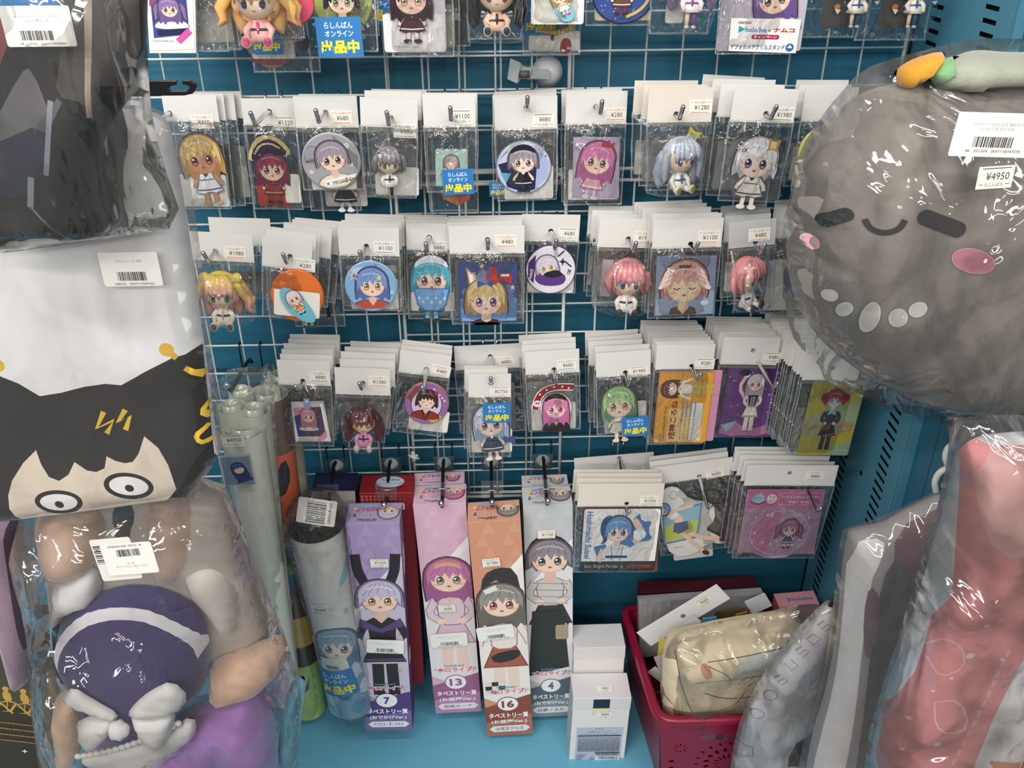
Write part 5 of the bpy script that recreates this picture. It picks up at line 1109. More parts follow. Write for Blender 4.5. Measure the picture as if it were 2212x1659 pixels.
mb = MB(); mb.box((sp(1130, 148)[0] - .007, -.044, sp(1130, 148)[1] - .004), (sp(1130, 148)[0] + .007, -.036, sp(1130, 148)[1] + .004), '#4a4b48'); mb.build('clip_spring', M_STICK, r_)
for x, y, d in ((893, 985, 'small white knotted tie on the grid over the red box'), (1212, 378, 'small milky tie joining two grids, near the navy hologram badge')):
    mb = MB(); c = P(x, y, -.006); mb.tube([(0, -.002, -.01), (.002, -.004, 0), (-.001, -.002, .011)], .0035, '#d8dad4', 8); mb.tube([(-.008, -.002, .004), (0, -.006, .001), (.009, -.003, -.003)], .0028, '#d8dad4', 8); mb.tube([(.001, -.004, 0), (.008, -.006, .006)], .002, '#d8dad4', 6)
    tag(mb.build('cable_tie', M_STICK, M=Matrix.Translation(c)), d, 'cable tie')
# ================================================================== soft goods and big bags
class Soft:
    def __init__(s, name, label, cat, outline, Y, H, Hb, R, col, step=.012, mat=None, body='body', yaw=0.0, pitch=0.0, at=None, sm=1, hf=None, group=None, root=None, paint=None):
        if root is None:
            at = at or outline[0]
            M = frame(P(at[0], at[1], Y), Vector((math.cos(yaw), math.sin(yaw), 0)), Vector((0, 0, 1)))
            if pitch: M = M @ Matrix.Rotation(pitch, 4, 'X')
            s.pl = Pl(M); s.root = empty(name, M); tag(s.root, label, cat, group)
        else: s.pl = root.pl; s.root = root.root
        s.poly = [s.pl(*q) for q in outline]
        if sm: s.poly = chaikin(s.poly, sm)
        ar = sum(s.poly[i][0] * s.poly[(i + 1) % len(s.poly)][1] - s.poly[(i + 1) % len(s.poly)][0] * s.poly[i][1] for i in range(len(s.poly)))
        if ar < 0: s.poly = s.poly[::-1]
        s.H, s.R, s.hf = H, R, hf; mb = MB(); A = None
        if paint: A = Art(); paint(A, s)
        slab(mb, s.poly, H, Hb, R, col, step, hf, A=A); s.mb = mb
        s.obj = mb.build(body, mat or M_CLOTH, s.root)
        s.bvh = BVHTree.FromPolygons([Vector(p) for p in mb.v], mb.f)
    def top(s, u, w):
        h = s.bvh.ray_cast(Vector((u, -1, w)), Vector((0, 1, 0)))
        if h[0] is not None: return -h[0].y
        d = edge_d((u, w), s.poly) if inside((u, w), s.poly) else 0; k = min(d / s.R, 1)
        return math.sqrt(max(0, 1 - (1 - k) ** 2)) * s.H + (s.hf(u, w) * min(1, d / s.R) if s.hf else 0)
    def on(s, x, y):
        R = s.pl.M.inverted(); h = s.bvh.ray_cast(R @ CAM, (R.to_3x3() @ ray(x, y)).normalized())
        return (h[0].x, h[0].z) if h[0] is not None else s.pl(x, y)
    def mp(s, lift=0.0006): return lambda u, w, t: (u, -(s.top(u, w) + lift + t * 4), w)
    def decor(s, fn, name='printed_pattern', mat=None, sub=.012, lift=.0012, clip=True):
        A = Art(); fn(A, s); return A.build(name, s.root, mp=s.mp(lift), mat=mat or M_CLOTH, sub=sub)
    def flat(s, x, y, fn, name, t, mat=None):
        """a stiff flat sticker on the bag"""
        A = Art(); pl = Pl(s.pl.M @ Matrix.Translation((0, -t, 0))); u, v = pl(x, y); A.push(u, v, pl.sc(x, y), 0, 1, pl.scy(x, y) / pl.sc(x, y)); fn(A); return A.build(name, s.root, t0=t, mat=mat or M_STICK)
    def film(s, outline, lift, seed=1, amp=.006, step=.014, mat=None, R=.03, name='plastic_bag', Hb=.004, fr=9.0, facet=False):
        poly = chaikin([s.pl(*q) for q in outline], 1)
        def hf(u, w):
            a = noise.noise(Vector((u * fr, w * fr * .7, seed))); b = abs(noise.noise(Vector((u * fr * 2.3 + 5, w * fr * 1.6, seed)))); c = abs(noise.noise(Vector((u * fr * 4.1 + 9, w * fr * 3.1, seed))))
            base = s.top(u, w) if inside((u, w), s.poly) else 0
            return base + max(.0015, amp * (a + 1.2 * b + .7 * c))
        ar = sum(poly[i][0] * poly[(i + 1) % len(poly)][1] - poly[(i + 1) % len(poly)][0] * poly[i][1] for i in range(len(poly)))
        if ar < 0: poly = poly[::-1]
        mb = MB(); slab(mb, poly, lift, Hb, R, '#ffffff', step, hf)
        return mb.build(name, mat or M_BIGFILM, s.root, smooth=not facet)
def label_card(A, w, h, lines, seed=1, code='', up=1, bar=(.0, -.12, .5, .17)):
    A.push(0, 0, 1, 0 if up > 0 else math.pi); A.rect(-w/2, -h/2, w/2, h/2, '#f1efea', 5)
    for i, t in enumerate(lines): A.text(t, 0, h * (.24 - i * .1), h * .075, '#8a8882', width=min(w * .62, len(t) * h * .075))
    barcode(A, w * bar[0], h * bar[1], w * bar[2], h * bar[3], seed); A.text(code, w * .02, -h * .36 if bar[1] > -.2 else -h * .42, h * .06, '#5a5854', width=w * .66); A.pop()

# ---- white towel with a cartoon face, in its bag (left of the grid)
def hf_t(u, w): return .006 * noise.noise(Vector((u * 6, w * 5, 3))) + .003 * noise.noise(Vector((u * 14, w * 11, 8)))
def f(A, s):
    Q = lambda *a: [s.pl(*q) for q in a]; Z = lambda *a: [s.pl(x / 2.766, 560 + y / 2.766) for x, y in a]; k = s.pl.sc(200, 900)
    A.poly(Q((-88, 745), (0, 782), (60, 806), (105, 833), (150, 826), (200, 812), (245, 804), (280, 806), (330, 778), (385, 752), (440, 738), (478, 1052), (200, 1088), (0, 1112), (-88, 1120)), '#22201f')
    A.poly(Z((265, 1075), (190, 1150), (120, 1260), (95, 1350), (102, 1430), (165, 1515), (1010, 1405), (1085, 1310), (1040, 1160), (985, 1055), (905, 985), (870, 1090), (835, 1140), (790, 1150), (730, 1138), (678, 1112), (665, 1185), (615, 1208), (560, 1198), (488, 1148), (455, 1220), (400, 1256), (340, 1232), (295, 1160)), '#e6d8c8')
    for cx, cy, rx, ry, r in ((395, 1385, 150, 96, -.06), (806, 1290, 152, 104, .06)):
        u, v = Z((cx, cy))[0]; K_ = k / 2.766; A.ell(u, v, rx * K_, ry * K_, '#1d1d1f', rot=-r, n=28); A.ell(u, v, (rx - 32) * K_, (ry - 30) * K_, '#f4f3f3', rot=-r, n=28); A.ell(u, v - 18 * K_, 28 * K_, 28 * K_, '#1d1d1f')
    for pts in (((665, 845), (622, 945), (722, 895), (682, 975)), ((795, 828), (750, 905), (822, 865), (795, 950))): A.line(Z(*pts), 32 * k / 2.766, '#e0bb3a')
    for (cx, cy), (ex, ey) in (((1033, 482), (1092, 532)), ((40, 574), (-20, 600))): u, v = Z((cx, cy))[0]; A.ell(u, v, 42 * k / 2.766, 42 * k / 2.766, '#e0b23a'); A.line(Z((cx, cy), (ex, ey)), 38 * k / 2.766, '#e0b23a')
    A.line(Z((1140, 590), (1185, 620), (1240, 660)), 36 * k / 2.766, '#e0bb3a'); A.line(Z((1278, 815), (1228, 855), (1275, 905)), 30 * k / 2.766, '#e0bb3a', 1); A.line(Z((1268, 945), (1200, 985), (1225, 1028), (1285, 1036)), 32 * k / 2.766, '#e0bb3a', 1)
T = Soft('bagged_towel', 'large white towel printed with cartoon face, black fringe and yellow marks', 'towel', [(-90, 225), (205, 232), (330, 238), (366, 262), (382, 340), (412, 520), (440, 735), (482, 1055), (200, 1093), (0, 1118), (-90, 1126)], -.45, .02, .012, .012, '#e9e9ec', .016, hf=hf_t, paint=f)
T.film([(-95, 215), (250, 205), (380, 250), (402, 330), (445, 620), (492, 1068), (200, 1105), (-95, 1140)], .007, 3, amp=.006, mat=M_SOFTFILM)
T.flat(282, 582, lambda A: label_card(A, 128, 72, ['【ホロスターズ】雑貨'], 4, '240121   2037111644162', bar=(0, -.2, .5, .26)), 'barcode_label', .034)

# ---- folded navy cloth in the bag hung before the towel
def hf_n(u, w): return .012 * noise.noise(Vector((u * 5 + w * 4, w * 3, 1))) + .004 * noise.noise(Vector((u * 16, w * 9, 2)))
def f(A, s):
    Q = lambda *a: [s.pl(*q) for q in a]; k = s.pl.sc(120, 300)
    A.poly(Q((-85, -80), (30, -80), (60, 60), (30, 150), (-85, 190)), '#7a3f42', 1); A.poly(Q((-85, 20), (20, 60), (10, 190), (-85, 230)), '#3a2a4a', 1); A.poly(Q((-85, -80), (172, -80), (172, 5), (-85, 10)), '#3576b4')
    A.poly(Q((150, -70), (230, -70), (215, 60), (170, 140), (160, 60)), '#6e6662', 1); A.poly(Q((20, 260), (80, 140), (100, 130), (150, 250), (60, 340), (10, 370)), '#6b6a6c', 1); A.poly(Q((30, 400), (150, 190), (170, 210), (60, 390)), '#5a5c62', 1)  # grey patches are film reflections painted into the cloth colour
    A.poly(Q((150, -80), (310, -80), (314, 150), (240, 262), (225, 250), (212, 205), (150, 192), (160, 100)), '#4b4745', 1); A.poly(Q((206, -80), (226, -80), (222, 240), (212, 240)), '#b5a49a'); A.poly(Q((240, 172), (310, 180), (306, 200), (238, 262)), '#1a1a1c')  # first grey zone is painted film glare; strap and hanger bar follow
    A.poly(Q((0, 300), (140, 240), (135, 355), (95, 360), (100, 400), (0, 400)), '#252c42', 1)
    A.line(Q((141, 200), (134, 355)), 11 * k, '#8f9aa6'); A.line(Q((103, 358), (103, 420)), 13 * k, '#8f9aa6'); A.line(Q((103, 418), (186, 514)), 5 * k, '#77818a'); A.poly(Q((-85, 548), (0, 540), (246, 505), (240, 494), (0, 524), (-85, 530)), '#6b6656')
N_ = Soft('bagged_cloth', 'folded navy cloth with pale stripes in glossy bag, above the white towel', 'cloth', [(-90, -90), (320, -90), (318, 120), (300, 190), (240, 262), (218, 330), (222, 392), (249, 506), (120, 524), (0, 541), (-90, 550)], -.53, .03, .01, .03, '#131419', .014, hf=hf_n, paint=f)
N_.film([(-95, -95), (300, -95), (318, 100), (325, 230), (345, 330), (400, 490), (262, 510), (255, 512), (120, 532), (-95, 560)], .012, 5, amp=.014, fr=7.0, R=.02, Hb=.01, mat=M_GLOSSFILM)
N_.flat(82, 57, lambda A: label_card(A, 152, 86, ['WORKLIGHT 記念グッズ 応援', '2022 推し活'], 6, '08  220202   2037119764006', bar=(-.04, -.22, .48, .24)), 'barcode_label', .046)
mb = MB(); c = Pl(frame(P(222, 60, -.585), Vector((1, 0, 0)), Vector((0, 0, 1)))); k = c.sc(222, 60)
r_ = empty('cloth_hanger', c.M); tag(r_, 'black plastic hanger bar with slotted end, above the tan chibi package', 'hanger')
h0 = Pl(frame(P(330, 188, -.30), Vector((1, 0, 0)), Vector((0, 0, 1)))); r_.matrix_world = h0.M; k = h0.sc(330, 188)
def hh(x, y): return h0(x, y)
out = [hh(150, 172), hh(300, 172), hh(380, 173), hh(384, 172), hh(384, 182), hh(372, 184), hh(365, 190), hh(372, 195), hh(405, 195), hh(412, 188), hh(405, 182), hh(396, 182), hh(396, 172), hh(412, 172), hh(424, 180), hh(426, 190), hh(418, 201), hh(400, 205), hh(300, 206), hh(150, 206)][::-1]
mb = MB(); n = len(out); mb.add([(u, -.004, w) for u, w in out] + [(u, .002, w) for u, w in out], [tuple(range(n)), tuple(range(2 * n - 1, n - 1, -1))] + [(i, n + i, n + (i + 1) % n, (i + 1) % n) for i in range(n)], '#17181a'); mb.build('bar', material('black_plastic', '#141517', .3, bump=.05), r_, smooth=False, bevel=.0008)
mb = MB(); mb.tube([(hh(200, 190)[0], .0, hh(200, 190)[1]), (hh(150, 60)[0], .0, hh(150, 60)[1]), (hh(150, -120)[0], 0, hh(150, -120)[1])], .004, '#17181a'); mb.build('stem', MATS['black_plastic'], r_)

# ---- upside-down doll in a big crinkled bag
def f(A, s):
    A.line([s.pl(*q) for q in ((152, 1462), (140, 1415), (140, 1378), (158, 1340), (195, 1306), (245, 1288), (295, 1283), (350, 1292), (405, 1320), (437, 1354), (447, 1388))], s.pl.sc(290, 1300) * 17, '#e2e0e8', 1)
D_ = Soft('bagged_doll', 'upside-down plush doll in indigo dress with white bow, lilac hair below', 'plush doll', [(128, 1420), (120, 1390), (132, 1345), (165, 1305), (225, 1275), (290, 1264), (370, 1278), (430, 1315), (452, 1365), (452, 1425), (440, 1490), (400, 1510), (330, 1540), (198, 1565), (180, 1520), (160, 1470)], -.40, .055, .03, .06, '#3f3468', .012, mat=M_CLOTH, body='dress', at=(290, 1420), hf=lambda u, w: .003 * noise.noise(Vector((u * 60, w * 12, 1))), paint=f)
def part(name, outline, H, R, col, mat, step=.012, lift=0, hf=None):
    q = Soft('x', None, None, outline, 0, H, H * .6, R, col, step, mat, body=name, root=D_, hf=hf); q.obj.location = (0, -lift, 0); return q
part('lining', [(58, 1120), (130, 1080), (300, 1070), (460, 1060), (498, 1130), (520, 1250), (575, 1380), (560, 1440), (440, 1480), (300, 1460), (140, 1500), (90, 1450), (84, 1330), (66, 1220)], .02, .02, '#b7aea6', M_CLOTH, lift=-.03, hf=lambda u, w: .012 * noise.noise(Vector((u * 14, w * 9, 1))))
part('leg', [(60, 1110), (110, 1085), (190, 1080), (225, 1110), (222, 1200), (190, 1255), (110, 1262), (70, 1220)], .05, .05, '#d9b6a0', M_PLUSH, lift=-.02)
part('leg', [(300, 1090), (340, 1060), (400, 1065), (420, 1110), (420, 1220), (380, 1275), (320, 1270), (300, 1200)], .05, .05, '#c9ab9c', M_PLUSH, lift=-.03)
part('shoe', [(215, 1090), (250, 1075), (300, 1085), (300, 1180), (270, 1215), (225, 1200)], .03, .03, '#4a4644', M_CLOTH, lift=-.03)
part('petticoat', [(112, 1262), (160, 1240), (205, 1225), (220, 1275), (205, 1310), (150, 1320), (120, 1360), (130, 1420), (160, 1480), (150, 1492), (122, 1480), (108, 1400), (110, 1320)], .03, .025, '#dedddf', M_CLOTH, lift=-.005)
part('petticoat', [(380, 1250), (430, 1225), (470, 1230), (505, 1265), (520, 1330), (510, 1380), (470, 1385), (440, 1330), (400, 1290)], .035, .03, '#cfc9c2', M_CLOTH, lift=-.02)
part('arm', [(178, 1492), (150, 1488), (122, 1500), (112, 1540), (118, 1600), (125, 1680), (175, 1680), (190, 1610), (200, 1575)], .04, .035, '#e2c0a6', M_PLUSH)
part('arm', [(452, 1430), (500, 1412), (560, 1390), (610, 1372), (625, 1395), (615, 1440), (570, 1480), (500, 1500), (452, 1510)], .045, .04, '#dfb79b', M_PLUSH)
part('sleeve', [(178, 1585), (200, 1570), (210, 1590), (200, 1640), (190, 1690), (150, 1690), (158, 1630)], .025, .02, '#5a9cb4', M_CLOTH, lift=.01)
part('sleeve', [(618, 1500), (650, 1480), (656, 1500), (645, 1580), (636, 1690), (590, 1690), (600, 1600)], .025, .02, '#6fa9bd', M_CLOTH, lift=-.02)
part('hair', [(198, 1588), (260, 1575), (340, 1560), (440, 1520), (500, 1480), (545, 1468), (575, 1500), (598, 1560), (604, 1700), (190, 1700), (192, 1630)], .06, .07, '#a777bf', M_PLUSH, lift=.0)
co = part('collar', [(198, 1566), (260, 1556), (330, 1540), (395, 1512), (432, 1488), (444, 1500), (440, 1535), (395, 1570), (330, 1600), (275, 1606), (235, 1595), (205, 1588)], .012, .012, '#dcd8d6', M_CLOTH, step=.008, lift=.045)
A = MB(); k = D_.pl.sc(300, 1550)
for i in range(17):
    u, v = D_.pl(200 + i * 13, 1566 - i * 1.5 - (i / 16) ** 2 * 46); A.sphere((u, -.052, v), (.0055, .004, .0045), '#e9e6e4', 8, 6)
A.build('scalloped_edge', M_CLOTH, D_.root)
def ribbon(name, pts, H, lift, R=.012):
    part(name, pts, H, R, '#dedddc', M_CLOTH, step=.008, lift=lift, hf=lambda u, w: .0025 * noise.noise(Vector((u * 70, w * 70, 4))))
ribbon('bow_tail', [(196, 1403), (180, 1425), (168, 1436), (215, 1458), (280, 1482), (292, 1462), (240, 1432)], .008, .062)
ribbon('bow_tail', [(400, 1393), (355, 1415), (325, 1440), (306, 1466), (320, 1478), (370, 1470), (405, 1468), (438, 1430)], .010, .060)
ribbon('bow_loop', [(290, 1466), (262, 1475), (222, 1478), (196, 1490), (205, 1520), (219, 1544), (250, 1535), (272, 1510), (284, 1490)], .018, .055)
ribbon('bow_loop', [(308, 1468), (340, 1472), (380, 1466), (406, 1466), (400, 1500), (392, 1520), (376, 1544), (340, 1522), (316, 1492)], .018, .055)
mb = MB(); u, v = D_.pl(298, 1476); mb.sphere((u, -.078, v), (.013, .012, .014), '#e6e5e3', 14, 10, fn=lambda p: p * (1 + .08 * math.sin(p.x * 9))); mb.build('bow_knot', M_CLOTH, D_.root)
D_.film([(28, 1115), (120, 1060), (300, 1050), (480, 1040), (515, 1110), (545, 1200), (600, 1330), (632, 1420), (655, 1500), (640, 1700), (112, 1700), (95, 1560), (82, 1500), (76, 1330), (55, 1220)], .085, 8, amp=.016, fr=8.0, step=.012, R=.06, Hb=.03, facet=False)
D_.flat(253, 1208, lambda A: (A.push(0, 0, 1, .06), A.rect(-47, -44, 42, 44, '#e6e4df', 5), [A.rect(-44, -8 + i * 3.2, -26, -8 + i * 3.2 + (1 + i % 3) * .8, '#2f2d2c') for i in range(13)], A.text('9 1', -36, 24, 6, '#3a3836', rot=math.pi / 2), A.pop()), 'barcode_label', .112)
D_.flat(280, 1207, lambda A: (A.push(0, 0, 1, .05), label_card(A, 112, 66, ['ホロライブ 寝そべりぬいぐるみ 湊', 'あくあ'], 12, '06  221220  2037109768163', up=-1, bar=(0, -.2, .46, .22)), A.pop()), 'barcode_label', .114)

# ---- grey plush in a bag (right)
def hf_g(u, w): return .008 * noise.noise(Vector((u * 7, w * 7, 5)))
G = Soft('bagged_plush', 'round grey plush with pink cheeks and a dozing face, in a clear bag', 'plush', [(1697, 545), (1702, 470), (1716, 400), (1745, 330), (1800, 245), (1870, 192), (1960, 178), (2080, 176), (2230, 172), (2380, 200), (2440, 500), (2400, 800), (2250, 888), (2100, 888), (1960, 862), (1850, 800), (1760, 725), (1712, 640)], -.34, .10, .06, .14, '#8d8680', .016, mat=M_PLUSH, at=(1990, 540), sm=2, hf=hf_g)
Q_ = lambda *a: [G.on(*q) for q in a]; gk = G.pl.sc(1950, 560)
def gd(name, fn, lift=.0015, mat=None): G.decor(lambda A, s: fn(A), name=name, mat=mat or M_FELT, sub=.006, lift=lift)
def bar(x0, y0, x1, y1, w): return lambda A: (A.line(Q_((x0, y0), (x1, y1)), w * gk, '#1f1f21'), A.ell(*G.on(x0, y0), w * gk / 2, w * gk / 2, '#1f1f21'), A.ell(*G.on(x1, y1), w * gk / 2, w * gk / 2, '#1f1f21'))
gd('stitched_eye', bar(1779, 475, 1826, 462, 25)); gd('stitched_eye', bar(1999, 469, 2068, 495, 30))
gd('stitched_mouth', lambda A: A.line(Q_((1866, 472), (1878, 494), (1910, 504), (1942, 494), (1954, 474)), 11 * gk, '#242425', 2))
for x, y, rx, ry, rt, c in ((1750, 521, 13, 15, .3, '#eba9b4'), (2101, 563, 46, 24, -.32, '#d98a9c')): gd('cheek_patch', lambda A, x=x, y=y, rx=rx, ry=ry, rt=rt, c=c: (A.ell(*G.on(x, y), rx * gk, ry * gk, hexmix(c, '#ffffff', .25), rot=rt), A.ell(*G.on(x, y), (rx - 2.5) * gk, (ry - 2.5) * gk, c, rot=rt)))
for x, y, rx, ry, rt in ((1792, 637, 13, 15, 0), (1823, 667, 13, 19, -.15), (1878, 685, 17, 39, .06), (1939, 686, 17, 23, .35), (1982, 668, 17, 18, .2)): gd('white_patch', lambda A, x=x, y=y, rx=rx, ry=ry, rt=rt: (A.ell(*G.on(x, y), rx * gk, ry * gk, '#f3f2ee', rot=rt), A.ell(*G.on(x, y), (rx - 2) * gk, (ry - 2) * gk, '#dcdad5', rot=rt)))
def gpart(name, outline, H, R, col, lift=0, mat=None):
    q = Soft('x', None, None, outline, 0, H, H * .7, R, col, .012, mat or M_PLUSH, body=name, root=G, sm=2, hf=lambda u, w: .003 * noise.noise(Vector((u * 40, w * 25, 3)))); q.obj.location = (0, -lift, 0)
gpart('orange_tuft', [(1918, 165), (1925, 148), (1955, 126), (2010, 108), (2035, 110), (2030, 135), (2000, 165), (1960, 190), (1935, 186)], .03, .025, '#dfa033', .01)
gpart('green_leaf', [(1970, 182), (1990, 150), (2010, 125), (2045, 112), (2075, 120), (2050, 150), (2010, 185)], .03, .02, '#7fae7c', .018)
gpart('pale_crown', [(2005, 190), (2010, 150), (2040, 118), (2090, 100), (2160, 108), (2230, 105), (2300, 130), (2300, 190), (2150, 186), (2070, 196)], .05, .05, '#a9ad9c', .015)
G.film([(1690, 600), (1690, 480), (1706, 430), (1722, 330), (1790, 230), (1808, 210), (1860, 150), (1930, 126), (2030, 100), (2100, 82), (2230, 84), (2460, 90), (2470, 860), (2250, 912), (2060, 912), (1940, 892), (1850, 855), (1785, 830), (1765, 780), (1720, 745), (1700, 690)], .012, 11, amp=.011, fr=8.0, step=.015, R=.03)
G.flat(2150, 292, lambda A: (A.push(0, 0, 1, -.04), label_card(A, 182, 92, ['ホロライブ 2万人記念 寝起きク', 'ッション 灰 おひるね'], 20, '06   231224   2037118747270', bar=(-.0, -.16, .48, .24)), A.pop()), 'barcode_label', .128)
G.flat(2150, 383, lambda A: (A.push(0, 0, 1000 * 2.55, .05), price_art(A, '4950', 'gd'), A.pop()), 'price_sticker', .129)

# ---- pink printed cloth in a bag (right edge)
def hf_p(u, w): return .007 * noise.noise(Vector((u * 8 + w * 3, w * 3, 6)))
def f(A, s):
    Z = lambda *a: [s.pl(1580 + x / 2.13, 880 + y / 2.13) for x, y in a]
    A.poly(Z((1045, 150), (1500, 120), (1500, 900), (1346, 940), (1230, 1140), (1130, 1340), (1050, 1540), (985, 1740), (640, 1740), (655, 1560), (700, 1350), (760, 1230), (805, 1140), (850, 1000), (880, 890), (950, 790), (975, 660), (1010, 400)), '#dd8e90')
    A.poly(Z((1050, 150), (1500, 130), (1500, 500), (1250, 640), (1100, 520)), '#d9a5a2', 1)
    for x, y, r in ((1035, 1040, 20), (890, 1440, 16), (770, 1340, 14), (1110, 910, 12), (870, 1200, 9), (950, 1140, 9), (740, 1480, 12), (1180, 1060, 10)): A.ell(*Z((x, y))[0], r * s.pl.sc(2000, 1400) / 2.13, r * .8 * s.pl.sc(2000, 1400) / 2.13, '#ecd6d2')
    A.line(Z((850, 1010), (920, 960), (1000, 1000), (1010, 1090), (900, 1140), (850, 1060)), .0022, '#e6b2b0', 1); A.line(Z((875, 1250), (990, 1235), (1030, 1360), (940, 1395), (880, 1360), (875, 1250)), .0022, '#e9bcb8', 1)
    for i in range(14): a = Z((1210 - i * 22, 1020 + i * 44), (1198 - i * 22, 1048 + i * 44)); A.line(a, .004, '#e6aeac')
    A.poly(Z((1110, 1508), (1180, 1520), (1260, 1530), (1346, 1500), (1400, 1480), (1346, 1560), (1240, 1580), (1150, 1560)), '#d98e70', 1); A.poly(Z((1270, 1460), (1400, 1420), (1400, 1740), (1240, 1740), (1260, 1600)), '#e9d2bc', 1); A.line(Z((1270, 1560), (1300, 1470), (1400, 1440)), .002, '#8a5a44', 1)
    A.poly(Z((975, 545), (930, 640), (880, 740), (830, 870), (780, 1000), (720, 1160), (650, 1360), (625, 1440), (640, 1740), (655, 1740), (655, 1560), (700, 1350), (760, 1220), (810, 1120), (880, 885), (960, 780)), '#c9ced4')
K2 = Soft('bagged_pillow_cover', 'pink and white printed pillow cover in crinkled bag at the frame edge', 'pillow cover', [(2072, 960), (2150, 935), (2330, 930), (2330, 1760), (1872, 1760), (1884, 1620), (1902, 1540), (1935, 1430), (1970, 1320), (2010, 1200), (2040, 1090), (2058, 1010)], -.60, .03, .015, .03, '#dedcdf', .014, at=(2100, 1300), hf=hf_p, paint=f)
K2.film([(2040, 905), (2150, 895), (2340, 900), (2340, 1770), (1860, 1770), (1872, 1600), (1900, 1500), (1955, 1330), (1995, 1190), (2030, 1080), (2046, 990), (2052, 935)], .02, 15, amp=.018, fr=9.0, R=.03, Hb=.012, mat=M_GLOSSFILM)

# ---- grey gradient pillow case and the lettered bag in front of it
def hf_r(u, w): return .010 * noise.noise(Vector((u * 16, w * 3, 2)))
def f(A, s):
    Q = lambda *a: [s.pl(*q) for q in a]
    A.poly(Q((1828, 1156), (1900, 1140), (1888, 1180), (1862, 1230), (1842, 1400), (1825, 1550), (1800, 1700), (1740, 1700), (1760, 1590), (1795, 1470), (1812, 1350)), '#d0cccd', 1); A.poly(Q((1918, 1130), (2040, 1070), (2050, 1090), (2010, 1210), (1980, 1290), (1940, 1250), (1915, 1200)), '#6a555c', 1)
    A.poly(Q((1905, 1180), (1950, 1200), (1960, 1280), (1900, 1480), (1865, 1700), (1830, 1700), (1850, 1500), (1870, 1300)), '#57585a', 1); A.poly(Q((1862, 1230), (1885, 1260), (1880, 1350), (1850, 1400), (1848, 1300)), '#6e5c62', 1); A.poly(Q((1985, 1260), (2000, 1250), (1950, 1440), (1905, 1600), (1895, 1700), (1868, 1700), (1905, 1500)), '#2c2a2b', 1)
P3 = Soft('bagged_pillow_case', 'grey and white pillow case hanging between slotted upright and pink cover', 'pillow case', [(1826, 1152), (1850, 1140), (1900, 1130), (1960, 1100), (2040, 1062), (2062, 1075), (2040, 1200), (1990, 1330), (1930, 1500), (1890, 1640), (1880, 1760), (1730, 1760), (1748, 1600), (1790, 1470), (1808, 1350)], -.41, .025, .015, .03, '#8f8a8c', .014, at=(1900, 1300), hf=hf_r, paint=f)
P3.film([(1815, 1145), (1832, 1140), (1900, 1118), (1960, 1090), (2045, 1050), (2075, 1075), (2048, 1210), (1996, 1345), (1938, 1510), (1898, 1640), (1888, 1770), (1715, 1770), (1732, 1600), (1776, 1470), (1796, 1350)], .012, 18, amp=.010, fr=9.0, mat=M_SOFTFILM)
def f(A, s):
    Q = lambda *a: [s.pl(*q) for q in a]; k = s.pl.sc(1700, 1480)
    for i, (x, y) in enumerate(((1632, 1530), (1660, 1488), (1682, 1455), (1704, 1424), (1728, 1396), (1752, 1370), (1776, 1342))):
        u, v = s.pl(x, y); A.push(u, v, k, .93); 
        if i in (0, 1): A.ring(0, 0, 14, 11, 1.8, '#77777f')
        elif i == 5: A.line([(-10, -9), (-10, 9), (10, 9), (10, -9), (-10, -9)], 1.8, '#77777f')
        else: A.line([(-9, 9), (-9, -9), (9, -9), (9, 9)] if i % 2 else [(9, 9), (-9, 9), (-9, 0), (9, 0), (9, -9), (-9, -9)], 1.8, '#77777f')
        A.pop()
    A.line(Q((1596, 1600), (1620, 1598), (1622, 1618), (1598, 1622)), .0018, '#77777f')
    A.poly(Q((1700, 1600), (1760, 1560), (1780, 1520), (1770, 1640), (1720, 1700), (1690, 1680)), '#5c5856', 1); A.poly(Q((1640, 1660), (1720, 1630), (1760, 1660), (1700, 1720), (1620, 1740)), '#d8cfae', 1)
L4 = Soft('lettered_bag', 'white bag with grey outlined lettering, leaning over the crimson basket', 'bag', [(1806, 1290), (1770, 1330), (1720, 1385), (1660, 1460), (1610, 1545), (1588, 1640), (1580, 1760), (1740, 1760), (1760, 1620), (1790, 1450), (1812, 1340)], -.335, .015, .02, .03, '#c6c4c8', .013, at=(1700, 1500), hf=lambda u, w: .008 * noise.noise(Vector((u * 18, w * 9, 12))), paint=f)
L4.film([(1815, 1270), (1770, 1310), (1712, 1368), (1650, 1450), (1600, 1545), (1578, 1640), (1570, 1770), (1752, 1770), (1775, 1620), (1802, 1450), (1822, 1330)], .010, 21, amp=.013, fr=10.0)
# white plastic hooks
for pts, Yh, d in (([(2022, 1062), (2018, 1040), (2030, 1018), (2052, 1010), (2040, 990), (2048, 965), (2062, 960)], -.30, 'white plastic hook nearer the slotted upright, with closed loop'), ([(2078, 905), (2064, 925), (2058, 945), (2064, 965)], -.31, 'white plastic hook tucked under the grey plush')):
    c = P(*pts[0], Yh); mb = MB(); mb.tube([tuple(P(x, y, Yh) - c) for x, y in chaikin(pts, 2, False)], .0045, '#e9e8e2', 8)
    if len(pts) > 5: mb.tube([tuple(P(x, y, Yh) - c) for x, y in chaikin([(2052, 1010), (2062, 1040), (2050, 1052), (2036, 1048)], 2, False)], .0045, '#e9e8e2', 8)
    tag(mb.build('wall_hook', material('white_plastic', '#e6e5de', .3, bump=.04), M=Matrix.Translation(c)), d, 'hook')
